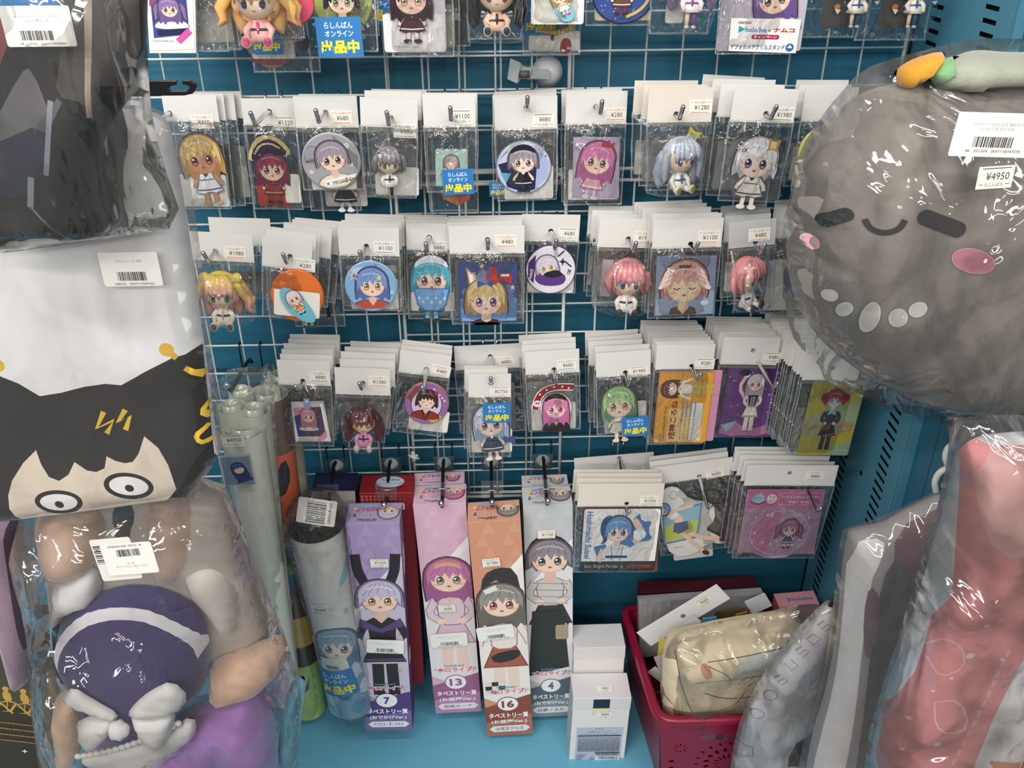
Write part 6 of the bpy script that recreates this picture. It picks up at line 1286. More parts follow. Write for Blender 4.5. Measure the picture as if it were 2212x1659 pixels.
# ================================================================== rolled posters, boxes, basket
def axis_frame(top, bot):
    ez = (top - bot).normalized(); ex = Vector((1, 0, 0)); ex = (ex - ez * ex.dot(ez)).normalized(); return frame(bot, ex, ez), (top - bot).length
def roll(name, parent, top, bot, r, col, inner='#cfd2c6', turns=True, mat=None, bands=None, root_tag=None):
    M, L = axis_frame(top, bot); mb = MB(); n = 30
    bands = bands or [(0, 1, col)]
    for a, b, c in bands: mb.lathe([(r, a * L), (r, b * L)], c, n, 'z')
    mb.lathe([(r, L), (r * .93, L), (r * .93, L - .05)], inner, n, 'z')
    if turns: mb.lathe([(r * .62, L - .05), (r * .62, L + .006), (r * .57, L + .006), (r * .57, L - .05)], inner, n, 'z')
    mb.lathe([(r * .93, L - .05), (.001, L - .05)], hexmix(inner, '#202020', .6), n, 'z'); mb.lathe([(.001, 0), (r, 0)], inner, n, 'z')
    o = mb.build(name, mat or M_PRINTG, parent)
    if parent is not None: o.parent = None; o.parent = parent; o.matrix_parent_inverse = Matrix.Identity(4); o.matrix_local = parent.matrix_world.inverted() @ M
    else: o.matrix_world = M
    return o, L
def cyl_map(r): return lambda u, w, t: (math.sin(u / r) * (r + t + .0004), -math.cos(u / r) * (r + t + .0004), w)
def wrap(parent, name, A, r, L, base=None):
    """the drawing as a sheet rolled round a cylinder, only where something is printed when no base colour is given"""
    W_ = r * 1.55; vs, fs, cc = painted([(-W_, .001), (W_, .001), (W_, L - .001), (-W_, L - .001)], A, .006, base or '#010203'); b0 = lin('#010203'); mb = MB(); m = cyl_map(r)
    keep = [(f, c) for f, c in zip(fs, cc) if base or c != b0]; mb.add([m(u, w, .0002) for u, w in vs], [f for f, c in keep], '#808080'); mb.fc = [c for f, c in keep]
    return mb.build(name, M_PRINTG, parent)
hook('dark hook with chrome ball holding the bag of rolled posters', 540, 4, .13, group='dark long hooks with clear discs', dark=True, span=.032)
M = Matrix.Translation(P(560, 1100, -.13)); R1 = empty('poster_bag', M); tag(R1, 'clear bag of white rolled posters beside the cartoon towel', 'rolled posters')
for tx, ty, bx, by, Y, r, c in ((500, 878, 600, 1500, -.16, .021, '#d9dccb'), (548, 885, 622, 1500, -.155, .023, '#dadccf'), (528, 925, 612, 1500, -.175, .030, '#dfe1d3'), (520, 845, 590, 1480, -.11, .018, '#cfd2c4')):
    roll('rolled_poster', R1, P(tx, ty, Y), P(bx, by, Y), r, c, '#c9cdbf')
o, L = roll('rolled_poster', R1, P(506, 990, -.19), P(515, 1065, -.19), .001, '#dfe1d3')
bpy.data.objects.remove(o)
pl = planeY(560, 1100, -.215); A = Art(); u, v = pl(512, 1018); k = pl.sc(512, 1018); A.push(u, v, k, .02)
A.rect(-34, -38, 36, 42, '#b9c4c8'); A.rect(-31, -36, 33, 38, '#7e93a6'); A.push(4, 6, 15, .3); A.poly([(-1.2, -2.4), (-.9, -1), (.9, -1), (1.3, -2.4)], '#2c3a78'); head(A, '#33488f', L=1.1, face=False, shade='#26356e'); A.pop(); A.pop()
c_ = A.build('picture_card', R1, mat=M_PRINTG); c_.matrix_local = R1.matrix_world.inverted() @ pl.M
A = Art(); u, v = pl(503, 952); A.push(u, v, 1, .04); price_art(A, '4950', 'kd', 1.05); c_ = A.build('price_sticker', R1, mat=M_STICK); c_.matrix_local = R1.matrix_world.inverted() @ pl.M
def loose_film(root, Y, outline, lift, seed, amp=.006, step=.014, mat=None, fr=10.0, Hb=.01, R=.02, name='plastic_bag'):
    pl = planeY(outline[0][0], outline[0][1], Y); poly = chaikin([pl(*q) for q in outline], 1)
    ar = sum(poly[i][0] * poly[(i + 1) % len(poly)][1] - poly[(i + 1) % len(poly)][0] * poly[i][1] for i in range(len(poly)))
    if ar < 0: poly = poly[::-1]
    mb = MB(); slab(mb, poly, lift, Hb, R, '#ffffff', step, lambda u, w: amp * (noise.noise(Vector((u * fr, w * fr * .6, seed))) + 1.2 * abs(noise.noise(Vector((u * fr * 2.5, w * fr * 1.4, seed + 3))))))
    o = mb.build(name, mat or M_SOFTFILM, root); o.matrix_local = root.matrix_world.inverted() @ pl.M; return o
loose_film(R1, -.17, [(470, 800), (560, 790), (590, 800), (600, 1000), (618, 1250), (634, 1500), (560, 1520), (520, 1250), (480, 1050), (465, 900)], .045, 31)
M = Matrix.Translation(P(620, 1200, -.13)); R2 = empty('poster_bag', M); tag(R2, 'rolled poster banded orange, blue, yellow and lime, standing on the shelf', 'rolled posters')
o, L = roll('rolled_poster', R2, P(578, 850, -.088), P(668, 1528, -.088), .031, '#d0d2c4', '#c6c9bb', bands=[(0, .055, '#a9c46a'), (.055, .20, '#b3d070'), (.20, .27, '#5c4740'), (.27, .37, '#dcb765'), (.37, .47, '#6b4a40'), (.47, .60, '#3f6fa0'), (.60, .615, '#dcdcd6'), (.615, .86, '#c9694a'), (.86, 1, '#6a5a50')])
A = Art(); A.push(0, 0, 1); A.poly([(-.004, L * .53), (.014, L * .56), (.024, L * .545), (.008, L * .51)], '#7fb548'); A.poly([(-.03, L * .40), (-.02, L * .50), (.0, L * .46), (.006, L * .42), (-.01, L * .39)], '#9cc4cf', 1); A.poly([(-.005, L * .78), (.02, L * .86), (.03, L * .80), (.01, L * .74)], '#3a3a44', 1); A.poly([(0, L * .1), (.015, L * .16), (.012, L * .12)], '#6a4a86')
wrap(o, 'printed_drawing', A, .031, L)
o, L = roll('rolled_poster', R2, P(606, 812, -.034), P(694, 1480, -.034), .022, '#b9b7a8', '#bdbfb2')
loose_film(R2, -.088, [(560, 790), (600, 782), (612, 900), (640, 1150), (690, 1400), (704, 1535), (640, 1552), (630, 1500), (600, 1250), (560, 1000)], .034, 33, Hb=.034)

for xc, d in ((724, 'dark hook with chrome ball over the barcode label'), (843, 'dark hook with chrome ball over the dark red box'), (958, 'dark hook with chrome ball over the pink boxes'), (1060, 'dark hook with clear tab above the salmon box'), (1172, 'dark hook with chrome ball over the pale grey boxes')):
    h_, hx = hook(d, xc, 5, .12, group='dark long hooks with clear discs', dark=True, span=.029, z1=-.034)
    mb = MB(); mb.lathe([(.001, -.014), (.005, -.012), (.0075, -.006), (.0115, -.002), (.012, 0)], '#c9cfd0', 24, 'y', (0, -.006, -.030)); mb.build('clear_disc', material('milky_clear', '#a9b2b4', .2, spec=.6) if 'milky_clear' not in MATS else MATS['milky_clear'], h_)
    mb = MB(); mb.add([(-.017, -.007, -.016), (.017, -.007, -.016), (.017, -.007, -.05), (-.017, -.007, -.05)], [(3, 2, 1, 0)], '#ffffff'); mb.build('clear_plate', M_ACRYL, h_, smooth=False)
    mb = MB(); y_ = -.095; mb.add([(-.017, y_, -.006), (.017, y_, -.006), (.017, y_ - .004, -.038), (-.017, y_ - .004, -.038)], [(3, 2, 1, 0)], '#ffffff'); mb.build('clear_hang_tab', M_ACRYL, h_, smooth=False)
    mb = MB(); mb.tube([(-.014, -.1, -.022 if xc > 1000 else -.016), (.014, -.1, -.022 if xc > 1000 else -.016)], .0009, '#ffffff', 6); mb.build('cross_pin', M_CHROME, h_)

class Box:
    def __init__(s, name, label, TL, TR, BL, Y, depth, col, top=None, side=None, mat=None, group=None, extra=0.0, cat='box', flap=True):
        a, b, c = P(*TL, Y), P(*TR, Y), P(*BL, Y); s.w = (b - a).length; s.h = (c - a).length; s.d = depth
        t1 = math.atan2(b.z - a.z, b.x - a.x); t2 = math.atan2(c.x - a.x, -(c.z - a.z)); t = t1 * .35 + t2 * .65
        s.pl = Pl(frame(a, Vector((math.cos(t), 0, math.sin(t))), Vector((-math.sin(t), 0, math.cos(t)))))
        s.root = empty(name, s.pl.M @ Matrix.Translation((0, 0, 0))); tag(s.root, label, cat, group)
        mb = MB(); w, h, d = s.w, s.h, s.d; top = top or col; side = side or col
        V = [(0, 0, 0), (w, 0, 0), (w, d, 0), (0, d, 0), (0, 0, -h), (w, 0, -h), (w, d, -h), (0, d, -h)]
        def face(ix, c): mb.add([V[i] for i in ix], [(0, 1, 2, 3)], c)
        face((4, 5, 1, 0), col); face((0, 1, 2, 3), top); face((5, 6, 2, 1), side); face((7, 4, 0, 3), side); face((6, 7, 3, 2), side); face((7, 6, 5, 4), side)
        s.body = mb.build('carton', mat or M_PRINT, s.root, smooth=False)
        if flap:
            e = MB(); e.box((0.0006, -.0005, -.0006), (w - .0006, 0.0004, .0005), hexmix(top, '#ffffff', .2)); e.build('folded_edge', mat or M_PRINT, s.root, smooth=False); e = MB(); e.box((0, d - .0012, -.0005), (w, d - .0004, .0006), hexmix(top, '#404040', .5)); e.build('folded_edge', mat or M_PRINT, s.root, smooth=False)
    def front(s, fn, name='front_print', t=0.0005):
        A = Art(); fn(A, s.w, s.h); A.ops = [([(min(s.w, max(0, x)), min(0, max(-s.h, y))) for x, y in p], f_, c_) for p, f_, c_ in A.ops]
        return A.build(name, s.root, t0=t)
    def toppr(s, fn, name='top_print'): A = Art(); fn(A, s.w, s.d); return A.build(name, s.root, mp=lambda u, v, t: (u, v, t + .0007))
    def sidepr(s, fn, name='side_print'): A = Art(); fn(A, s.d, s.h); return A.build(name, s.root, mp=lambda u, v, t: (s.w + t + .0004, u, v))
def prize(name_lab, TL, TR, BL, Y, base, dark, hair, eye, num, ver, nm, who, group='tapestry boxes hanging from the dark hooks', lite='#e9e3e6', txtc='#ffffff', price=None, lab=None, top_only=False, **bx):
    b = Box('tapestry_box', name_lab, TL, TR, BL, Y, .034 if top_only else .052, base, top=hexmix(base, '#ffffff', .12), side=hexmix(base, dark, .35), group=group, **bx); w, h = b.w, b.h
    def tp(A, w, d):
        A.push(w / 2, d / 2, 1, math.pi)
        A.text('タペストリー賞', w * .12, d * .12, d * .24, '#ffffff', width=w * .56, bold=.07); A.text('タペストリー賞', w * .12, d * .12, d * .22, dark, width=w * .54, bold=.02); A.text(ver, w * .12, d * .34, d * .15, dark, width=w * .36, bold=.02)
        A.rect(-w * .05, -d * .36, w * .3, -d * .26, '#7fb4dc', d * .04); A.text('ホロライブ!', w * .13, -d * .16, d * .22, '#d8507c', width=w * .46, bold=.04); A.star(w * .36, -d * .2, d * .12, '#e8dc6a', 4)
        A.push(-w * .27, -d * .02, d * .3, 0); head(A, hair, eye, L=.1); A.pop(); A.pop()
    b.toppr(tp)
    if top_only: return b
    def fp(A, w, h):
        A.rect(0, -h, w, 0, base); tri = hexmix(base, '#ffffff', .1)
        for r in range(6):
            for c in range(4):
                if (r * 3 + c) % 2: x, y = c * w / 4 + (r % 2) * w / 8, -r * h * .05; A.poly([(max(0, x), y - h * .05), (min(w, x + w / 4), y - h * .05), (min(w, x + w / 8), y)], tri)
        A.poly([(0, -h * .36), (w, -h * .14), (w, -h * .9), (0, -h * .8)], lite); A.poly([(0, -h * .36), (w, -h * .14), (w, -h * .18), (0, -h * .41)], hexmix(lite, '#ffffff', .4))
        who(A, w, h)
        A.poly([(0, -h), (w, -h), (w, -h * .79), (0, -h * .85)], dark); A.poly([(0, -h), (w, -h), (w, -h * .89), (0, -h * .93)], hexmix(dark, base, .45))
        A.text('hololive×', w * .5, -h * .748, h * .010, '#5aa4c0', width=w * .42, bold=.02); A.text('ホロライブ!', w * .52, -h * .768, h * .027, '#ffffff', width=w * .82, bold=.10); A.text('ホロライブ!', w * .52, -h * .768, h * .024, '#d84a78', width=w * .78, bold=.03); A.star(w * .1, -h * .765, w * .05, '#8fd0b8'); A.star(w * .93, -h * .765, w * .05, '#8fd0b8')
        A.ell(w * .5, -h * .835, w * .24, w * .22, dark, n=28); A.ell(w * .5, -h * .835, w * .22, w * .2, '#f4f1f2', n=28); A.text(num, w * .5, -h * .835, h * .038, dark, width=w * (.13 if len(num) < 2 else .27), bold=.04)
        A.text('タペストリー賞', w * .5, -h * .893, h * .027, txtc, width=w * .86, bold=.03); A.text(ver, w * .5, -h * .927, h * .022, txtc, width=w * .78, bold=.02)
        A.poly([(w * .06, -h * .963), (w * .15, -h * .948), (w * .86, -h * .948), (w * .95, -h * .963), (w * .86, -h * .98), (w * .15, -h * .98)], '#e9e6ec'); A.text(nm, w * .5, -h * .964, h * .018, dark, width=w * .62, bold=.02); A.rect(w * .1, -h * .991, w * .9, -h * .989, hexmix(dark, '#ffffff', .3))
    b.front(fp)
    if price:
        A = Art(); u, v = b.pl(price[0], price[1]); A.push(u, v, 1, price[4] if len(price) > 4 else 0); price_art(A, price[2], price[3], .95); A.build('price_sticker', b.root, mat=M_STICK, t0=.0050)
    if lab:
        A = Art(); u, v = b.pl(lab[0], lab[1]); A.push(u, v, b.pl.sc(lab[0], lab[1]), lab[2]); label_card(A, 80, 40, ['BOXKUJI hololive "WORLD" 推し', '活くじ 2 タペストリー'], 40 + len(name_lab), '06  221220  2037118001', bar=(0, -.26, .48, .24)); A.build('barcode_label', b.root, mat=M_STICK, t0=.0052)
    return b
# dark red box and silver box at the back
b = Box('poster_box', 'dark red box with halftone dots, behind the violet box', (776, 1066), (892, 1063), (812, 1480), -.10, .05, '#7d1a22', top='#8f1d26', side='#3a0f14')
def f(A, w, d): A.push(w * .55, d * .6, 1, 0); A.ell(0, 0, w * .27, d * .32, '#9fbfd6'); A.ell(0, 0, w * .24, d * .28, '#b9d2e2'); A.text('hololive', 0, d * .12, d * .12, '#3f7ab0', width=w * .34, bold=.03); A.text('ホロライブ!', 0, -d * .1, d * .16, '#d87a4a', width=w * .48, bold=.04); A.line([(-w * .25, -d * .28), (0, -d * .36), (w * .25, -d * .26)], d * .05, '#2c2628', 1); A.pop()
b.toppr(f)
def f(A, w, h):
    for r in range(6):
        for c in range(12 - r): A.ell(w * .05 + c * w * .078, -h * .014 - r * h * .014, w * .034 * (1 - c * .07), w * .034 * (1 - c * .07), '#b5525a', n=10)
b.front(f, name='halftone_print'); b.front(lambda A, w, h: (A.rect(w * .52, -h * .075, w * .83, -h * .045, '#ddd6c8', .002), A.text('箱イタミ有', w * .675, -h * .06, h * .018, '#2f2b28', width=w * .26, bold=.03)), name='notice_sticker', t=.001)
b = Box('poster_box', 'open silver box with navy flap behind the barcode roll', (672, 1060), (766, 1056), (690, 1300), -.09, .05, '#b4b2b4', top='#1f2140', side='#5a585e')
b.toppr(lambda A, w, d: (A.rect(.004, d * .1, w - .004, d * .86, '#23264a'), A.line([(w * .3, d * .5), (w - .006, d * .52)], .0008, '#3a3e6a')))
# the violet box, etc.
def who7(A, w, h):
    for q, x in ((-1, w * .11), (1, w * .88)): A.line([(x, -h * .13), (x - q * .002, -h * .2), (x - q * .012, -h * .26)], w * .2, '#2c2630', 2)
    standing(A, w * .52, -h * .33, w * .43, '#c9c0d6', '#2f2b2e', '#2f2b2e', '#b59a3a', legs='#ecd0c0', sock='#2c2a28', L=.1, shade='#8f86a6', arm=0, hem='#5a4470'); A.poly([(w * .1, -h * .42), (w * .5, -h * .47), (w * .9, -h * .42), (w * .95, -h * .46), (w * .5, -h * .49), (w * .05, -h * .46)], '#5d4a7a')
    A.star(w * .85, -h * .5, w * .05, '#d8b04a'); A.star(w * .82, -h * .68, w * .07, '#d8b04a'); A.star(w * .75, -h * .53, w * .03, '#c9c9c9')
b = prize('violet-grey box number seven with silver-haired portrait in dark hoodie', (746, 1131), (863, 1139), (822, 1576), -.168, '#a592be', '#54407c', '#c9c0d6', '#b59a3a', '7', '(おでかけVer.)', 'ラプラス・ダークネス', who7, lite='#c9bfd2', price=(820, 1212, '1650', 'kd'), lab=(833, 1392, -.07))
b.sidepr(lambda A, w, h: (A.poly([(0, -h), (w, -h), (w, -h * .12), (0, -h * .5)], '#4a3768'), A.ell(w * .5, -h * .2, w * .28, h * .07, '#e6dfe8'), A.text('ククク…', w * .5, -h * .2, w * .16, '#4a3768', rot=math.pi / 2, width=h * .1), A.ell(w * .5, -h * .66, w * .24, h * .04, '#e6dfe8'), A.text('ホロライブ', w * .5, -h * .45, w * .2, '#9a86b6', rot=-math.pi / 2, width=h * .22)))
def who13(A, w, h):
    standing(A, w * .54, -h * .32, w * .45, '#c57ba6', '#e3c9d2', '#dcbccc', '#8a9468', L=.9, shade='#a3618e', legs='#edd2c4', arm=1); A.line([(w * .28, -h * .262), (w * .55, -h * .250), (w * .8, -h * .265)], w * .06, '#e0a84a', 1); A.ell(w * .45, -h * .63, w * .16, w * .12, '#d8a848'); A.line([(0, -h * .62), (w * .4, -h * .64)], w * .24, '#efd6c4')
prize('pink box number thirteen with long rose-haired portrait', (892, 1091), (1006, 1083), (934, 1540), -.118, '#dbb3c9', '#a0648f', '#c96fa0', '#8a9468', '13', '(お部屋Ver.)', '姫森ルーナ', who13, price=(966, 1310, '680', 'k'), lab=(970, 1378, .02))
b2 = prize('second pink box, only its top showing behind the first pink box', (893, 1048), (1003, 1043), (934, 1500), -.0625, '#dbb3c9', '#a0648f', '#c96fa0', '#8a9468', '', '(お部屋Ver.)', '', None, top_only=True)
def who16(A, w, h):
    A.poly([(w * .12, -h * .3), (w * .2, -h * .22), (w * .5, -h * .19), (w * .85, -h * .2), (w * .95, -h * .33), (w * .8, -h * .34), (w * .5, -h * .24), (w * .3, -h * .26)], '#3a3836', 1)
    standing(A, w * .52, -h * .345, w * .45, '#9a948c', '#f0e2da', '#a8604c', '#b5543e', L=1.0, shade='#6e6862', legs='#efd4c4', arm=0); A.line([(w * .2, -h * .295), (w * .45, -h * .275)], w * .12, '#e9e6e2', 1); A.poly([(w * .2, -h * .585), (w * .85, -h * .56), (w * .8, -h * .61), (w * .3, -h * .63)], '#34312f', 1)
    for i in range(3):
        for j in range(3): A.rect(w * (.05 + i * .14), -h * (.72 + j * .02), w * (.19 + i * .14), -h * (.74 + j * .02), '#34312f' if (i + j) % 2 else '#e6dcd2')
prize('salmon box number sixteen with grey-haired portrait and black ribbon', (1010, 1129), (1123, 1112), (1019, 1590), -.157, '#d49678', '#8e4a38', '#8f8a84', '#b5543e', '16', '(お部屋Ver.)', '沙花叉クロヱ', who16, lite='#f0e6e0', price=(1061, 1211, '1980', 'k', .06), lab=(1070, 1362, .09))
def who4(A, w, h):
    A.ell(w * .5, -h * .19, w * .44, w * .42, '#35302e'); standing(A, w * .52, -h * .225, w * .46, '#938a93', '#cfcac8', '#3a3b3a', '#4a6a44', L=.15, shade='#6a636c', legs='#3a3b3a', arm=1)
    for i in range(4): A.line([(w * .15, -h * (.33 + i * .03)), (w * .9, -h * (.34 + i * .03))], w * .012, '#8a8684')
    A.poly([(w * .12, -h * .46), (w * .8, -h * .46), (w * .92, -h * .74), (0, -h * .78)], '#343634'); A.rect(w * .62, -h * .60, w * .9, -h * .53, '#a89a84', w * .04); A.line([(w * .62, -h * .53), (w * .76, -h * .48), (w * .9, -h * .53)], w * .04, '#3a352e', 1)
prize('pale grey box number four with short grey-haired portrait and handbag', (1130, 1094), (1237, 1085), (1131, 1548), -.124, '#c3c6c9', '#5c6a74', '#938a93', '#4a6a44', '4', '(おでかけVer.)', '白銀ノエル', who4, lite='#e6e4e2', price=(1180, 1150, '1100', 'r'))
prize('second pale grey box, its top showing behind the front grey box', (1128, 1053), (1228, 1048), (1128, 1500), -.068, '#c3c6c9', '#5c6a74', '#938a93', '#4a6a44', '', '(おでかけVer.)', '', None, top_only=True)
# ---- thick poster roll with a barcode on top
top, bot = P(684, 1135, -.141), P(764, 1510, -.141); M, L = axis_frame(top, bot); R3 = empty('poster_roll', M); tag(R3, 'thick printed poster roll with blue-haired drawing and large barcode on top', 'poster roll')
r = .0450; mb = MB(); mb.lathe([(r, 0), (r, L)], '#d5d3cb', 40, 'z'); mb.lathe([(r, L), (r * .95, L + .001), (r * .93, L - .03), (r * .6, L - .04), (.001, L - .045)], '#2a2a2c', 40, 'z'); mb.lathe([(.001, 0), (r, 0)], '#b9b9b4', 40, 'z'); mb.build('rolled_poster', M_PRINTG, R3)
A = Art()
A.poly([(-.06, L), (-.025, L), (-.03, L * .6), (-.06, L * .5)], '#c9bcc9', 1); A.poly([(.02, L * .74), (.055, L * .9), (.05, L * .78)], '#8fb6c4', 1); A.ell(.03, L * .62, .004, .006, '#8fb6c4'); A.poly([(-.065, L * .8), (-.045, L * .72), (-.035, L * .5), (-.05, L * .45), (-.065, L * .5)], '#8a6e5c', 1)
A.poly([(-.06, L * .0), (.06, L * .0), (.065, L * .3), (0, L * .4), (-.06, L * .3)], '#7f9cb2', 1)
A.push(.002, L * .44, .036, -.1); A.poly([(-1.2, -2.2), (-.9, -1), (.9, -1), (1.3, -2.2)], '#c9d2da', 1); head(A, '#8fa3b8', '#4a5a86', L=.8, shade='#5f7490'); A.pop()
for x, y, c in ((-.03, .1, '#a9c2d0'), (.02, .06, '#5f86a6'), (.0, .15, '#3f6088'), (-.045, .18, '#5b7fa3'), (.04, .16, '#cfdce2')): A.poly([(x - .02, L * y), (x, L * (y + .07)), (x + .02, L * (y + .02)), (x, L * (y - .04))], c, 1)
wrap(R3, 'printed_drawing', A, r, L, '#d5d3cb')
def lab(n, A): return A.build(n, R3, mp=lambda u, w, t: cyl_map(r + .0015)(u, w, t), sub=.008, mat=M_STICK)
A = Art(dt=.00016); A.push(-.012, L * .225, 1, .12); A.push(0, 0, 1.75); blue_art(A); A.pop(); A.pop(); lab('blue_sticker', A); A = Art(dt=.00016); A.push(-.01, L * .345, 1, .1); A.rect(-.022, -.014, .026, .014, '#dcdad2', .002); barcode(A, 0, -.006, .026, .008, 8); A.pop(); lab('barcode_label', A); A = Art(dt=.00016); A.push(-.012, L * .66, 1, .05); price_art(A, '4400', 'k', 1.0); A.pop(); lab('price_sticker', A)
lb = Pl(frame(P(686, 1105, -.165), Vector((1, 0, .05)), Vector((.1, .35, 1)))); A = Art(); k = lb.sc(686, 1105); A.push(0, 0, k, -.22); A.rect(-44, -30, 40, 28, '#ecebe6', 4)
r_ = random.Random(4); y = 22
while y > -24: hh_ = r_.choice((.8, .8, 1.6, 2.4)); A.rect(-24, y - hh_, 18, y, '#2c2b2a'); y -= hh_ + r_.choice((.9, 1.4, 2))
A.text('080918420', 27, -1, 7, '#2c2b2a', rot=math.pi / 2, width=48); A.pop(); c_ = A.build('barcode_label', R3, mat=M_STICK); c_.matrix_local = M.inverted() @ lb.M
loose_film(R3, -.155, [(640, 1065), (700, 1052), (745, 1080), (760, 1120), (790, 1320), (812, 1510), (800, 1545), (745, 1560), (715, 1500), (650, 1300), (608, 1150), (615, 1110)], .045, 35, amp=.005, R=.045, Hb=.04, mat=M_FILM)

# ---- white glass boxes
def gbox(label, TL, TR, BL, Y, d, extra=None):
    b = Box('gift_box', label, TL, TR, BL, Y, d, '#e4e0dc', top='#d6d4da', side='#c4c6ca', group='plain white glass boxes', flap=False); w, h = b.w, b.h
    mb = MB(); mb.box((-.0008, -.0010, -.026), (w + .0008, .0004, .0006), '#dcdad9'); mb.box((-.0006, -.0006, -.0002), (w + .0006, d * .98, .0008), '#d9d7dc'); mb.build('lid_flap', M_PRINT, b.root, smooth=False, bevel=.0004)
    return b
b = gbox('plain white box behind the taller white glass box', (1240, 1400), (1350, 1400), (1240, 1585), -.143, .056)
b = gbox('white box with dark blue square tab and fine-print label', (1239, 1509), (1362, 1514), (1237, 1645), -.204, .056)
b.front(lambda A, w, h: (A.rect(w * .35, -.024, w * .64, -.002, '#1f2937'), A.rect(w * .34, -.038, w * .64, -.024, '#e2dda8'), A.push(w * .56, -.040, 1), price_art(A, '880', 'kd', .9)), name='tab_sticker', t=.0012)
def f(A, w, h):
    A.rect(w * .1, -h * .97, w * .92, -h * .5 + .008, '#b9bfd2'); A.text('グラス', w * .5, -h * .47, h * .03, '#4a4a55', width=w * .16, bold=.02); A.text('① 白銀ぼたん×マイメロディ', w * .5, -h * .51, h * .03, '#4a4a55', width=w * .44); A.text('【ホロライブ×SANRIO CHARACTERS】', w * .5, -h * .545, h * .026, '#4a4a55', width=w * .66)
    A.rect(w * .12, -h * .585, w * .9, -h * .565, '#3a3a44')
    r = random.Random(2)
    for i in range(13):
        x = w * .13
        while x < w * .87: q = w * r.uniform(.04, .14); A.rect(x, -h * (.60 + i * .017) - h * .009, min(x + q, w * .89), -h * (.60 + i * .017), '#74747f'); x += q + w * .008
    A.rect(w * .45, -h * .845, w * .9, -h * .83, '#3a3a44'); A.text('03-6234-0262', w * .68, -h * .862, h * .022, '#3a3a44', width=w * .4, bold=.02); A.ring(w * .4, -h * .93, w * .03, w * .03, w * .008, '#55555f'); A.rect(w * .47, -h * .96, w * .9, -h * .885, '#e6e5ea'); barcode(A, w * .69, -h * .918, w * .36, h * .05, 14)
    for i in range(4): A.rect(w * .12, -h * (.86 + i * .025), w * (.3 - i * .03), -h * (.868 + i * .025), '#74747f')
b.front(f, name='fine_print_label', t=.0012)
A = Art(); A.push(b.w * .56, .02, 1); price_art(A, '880', 'kd', .8); A.build('price_sticker', b.root, mp=lambda u, v, t: (u, v, t + .001), mat=M_STICK)

# ---- crimson basket
BR, BRi = material('crimson_plastic', '#8a1034', .32, bump=.06, bscale=300, vary=.05), None
c = [Vector((.631, -.030, -.600)), Vector((.654, -.290, -.600)), Vector((1.0 - .012, -.292, -.600)), Vector((1.0 - .012, -.032, -.600))]
RB = empty('storage_basket', Matrix.Translation((.82, -.16, FZ))); tag(RB, 'crimson plastic basket with cut-out flower pattern, filled with bagged goods', 'basket')
INV = RB.matrix_world.inverted()
def wall(a, b, holes_fn, name):
    """a tilted perforated wall under the rim edge a-b"""
    ex = (b - a).normalized(); inn = Vector((-ex.y, ex.x, 0)) if False else Vector((0, 0, 1)).cross(ex); L = (b - a).length; H = -.600 - FZ; ins = .022
    holes = holes_fn(L, H); poly = [(0, 0), (L, 0), (L, H), (0, H)]
    vs, fs = fill(poly, 0, holes); mb = MB()
    def m(u, w, t): k = w / H; q = ins * (1 - k); return tuple(INV @ (a + ex * (q + u * (1 - 2 * q / L)) + inn * (q + t) - Vector((0, 0, H - w))))
    n = len(vs); mb.add([m(u, w, 0) for u, w in vs] + [m(u, w, .0022) for u, w in vs], [tuple(f) for f in fs] + [tuple(n + i for i in reversed(f)) for f in fs], '#8a1034')
    for h in holes:
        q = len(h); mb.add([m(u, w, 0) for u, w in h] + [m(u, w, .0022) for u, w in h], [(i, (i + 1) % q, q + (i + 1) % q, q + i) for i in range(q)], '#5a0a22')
    mb.build(name, BR, RB, smooth=False)
def petal(x, y, a, r0, r1, w): c_, s_ = math.cos(a), math.sin(a); m_ = (r0 + r1) / 2; return [(x + r0 * c_, y + r0 * s_), (x + m_ * c_ - w * s_, y + m_ * s_ + w * c_), (x + r1 * c_, y + r1 * s_), (x + m_ * c_ + w * s_, y + m_ * s_ - w * c_)]
def flowers(L, H):
    out = []; fx, fy = .125, .070
    for i in range(16): a = i * math.pi / 8; out.append(petal(fx, fy, a, .012, .030, .0022))
    for i in range(16): a = (i + .5) * math.pi / 8; out.append(petal(fx, fy, a, .033, .047, .0045))
    for i in range(20):
        a = i * math.pi / 10; p_ = petal(fx, fy, a, .053, .064, .003)
        if all(.012 < q[1] < H - .014 and q[0] > .06 for q in p_): out.append(p_)
    for i in range(8): out.append(petal(.036, .118, i * math.pi / 4, .005, .014, .0016))
    for i in range(8): out.append(petal(.225, .06, i * math.pi / 4, .006, .02, .003))
    for k_ in range(4): out.append([(.02 + .006 * math.cos(t), .02 + k_ * .02 + .004 * math.sin(t)) for t in (0, 1, 2, 3, 4, 5)])
    return out
def small(L, H): return [petal(.04 + .03 * i, .045 + .03 * j, q * math.pi / 2 + .4 * (i + j), .003, .010, .002) for i in range(int((L - .06) / .03)) for j in range(3) for q in range(4)]
wall(c[1], c[2], flowers, 'front_wall'); wall(c[0], c[1], small, 'side_wall'); wall(c[3], c[0], lambda L, H: [], 'back_wall'); wall(c[2], c[3], lambda L, H: [], 'side_wall')
mb = MB(); pts = []
for i in range(4):
    a, b_ = c[i], c[(i + 1) % 4]; e = (b_ - a).normalized(); pts += [a + e * .03, (a + b_) / 2, b_ - e * .03, b_ - e * .008 + Vector((0, 0, 0))]
n = len(pts); rim = []
cen = sum(c, Vector()) / 4
prof = [(-.007, -.008), (-.007, .0), (-.003, .003), (.006, .003), (.006, -.001)]
V = []; F = []
crn = []
